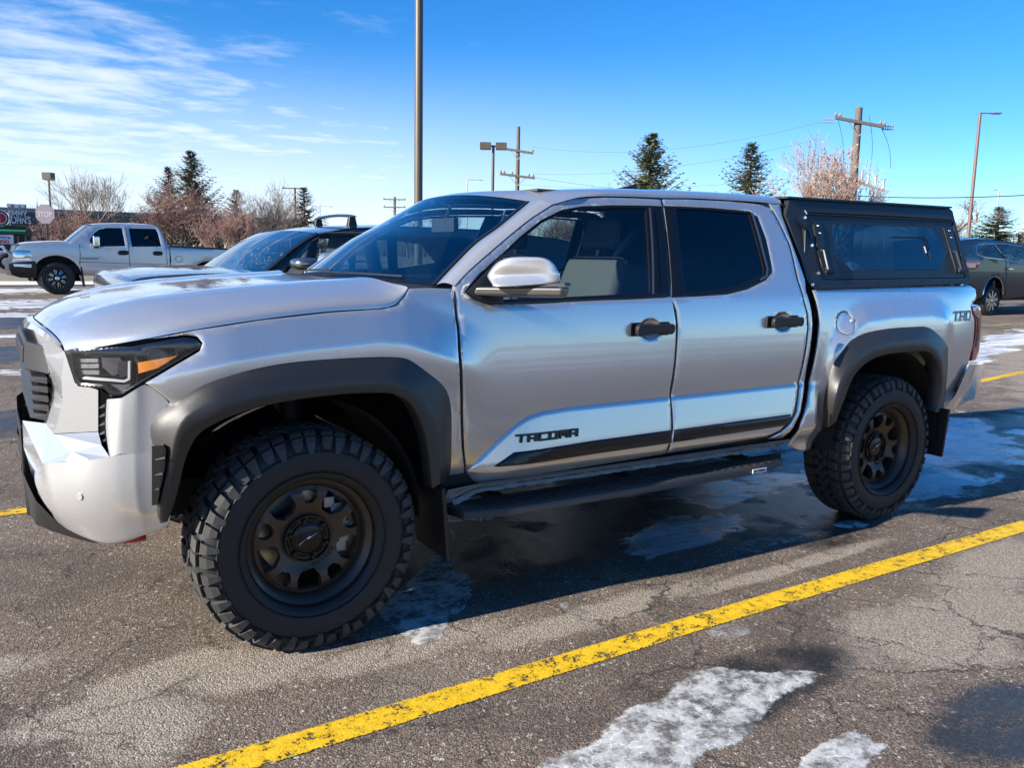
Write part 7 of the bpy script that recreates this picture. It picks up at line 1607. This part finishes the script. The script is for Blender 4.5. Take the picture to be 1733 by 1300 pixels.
h1, h2, h3, h4 = [(12.1595, 14.1241, 0.9351), (21.7333, 12.9706, 1.279), (27.3601, 14.2279, 1.3031), (5.5688, 15.8449, 0.8553)]
heap(h1, 1.6, 1.1, 1.15, 'heap of ploughed snow seen through the front door window', 1); heap(h2, 2.6, 1.2, 1.1, 'long snow heap seen through the canopy window', 2); heap(h3, 2.6, 1.2, .7, 'lower snow heap seen through the right part of the canopy window', 3); heap(h4, 1.5, 1.0, .8, 'snow heap behind the grey sport utility vehicle', 4)
for k, (x, y, rx_, ry_, h, lab) in enumerate(((-14, -17, 7, 1.4, .55, 'long low ploughed snow ridge far to the left behind the photographer'), (-2, -19, 8, 1.6, .7, 'broad ploughed snow ridge directly behind the photographer'), (12, -18, 7, 1.3, .5, 'narrow ploughed snow ridge behind the photographer, right of the broad one'), (28, -17, 9, 1.8, .8, 'tall ploughed snow ridge far to the right behind the photographer'), (3, -11.5, 4.5, .45, .10, 'thin trampled snow strip nearest the photographer'), (9, -13.5, 5, .6, .12, 'thin trampled snow strip beyond the nearest one'))): heap((x, y), rx_, ry_, h, lab, 10+k)
# verge and far woods
VERGE = pmat('dead_grass', (.20, .17, .12), .95, var=.4, vscale=2, bump=1, bscale=20)
def sheet(name, P, mat, dz):
    P2 = resample(P, 3.0); return panel(name, P2, lambda x, y, d: (x, y, zg(x, y)+dz), mat, None, step=3.0, roll=0, rin=0, flange=0, smooth=True)
tag(sheet('grass_verge', [(-40, 27.5), (6, 28.5), (16, 30), (40, 29), (55, 23), (60, 27), (44, 34), (10, 36), (-40, 33)], VERGE, .015), kind='structure')
tag(sheet('snow_verge', [(-40, 25.2), (-6, 25.5), (4, 26.6), (16, 28.5), (40, 27.5), (54, 22), (55, 23), (40, 29.2), (16, 30.2), (4, 28.6), (-40, 27.6)], SNOW, .03), kind='structure')
rr = random.Random(9); q = MB()
for k in range(22000):
    a = R(rr.uniform(-60, 100)); D = rr.uniform(150, 210); x, y = D*math.sin(a), D*math.cos(a); h = (3.2+2.6*(.5+.5*math.sin(a*9))+1.6*math.sin(a*31))*rr.uniform(.6, 1.15); w = rr.uniform(.05, .22); z0 = zg(x, y)-.5
    dx = math.cos(a)*w; dy = -math.sin(a)*w; lx = rr.uniform(-1, 1); q.add([(x-dx, y-dy, z0), (x+dx, y+dy, z0), (x+dx*.2+lx*dx, y+dy*.2+lx*dy, z0+h+1.5)], [(0, 1, 2)])
tag(q.build('far_woods', bark('far_twigs', (.07, .06, .055), (.12, .10, .09)), smooth=False), 'distant bare woods along the horizon', 'woods', kind='stuff')
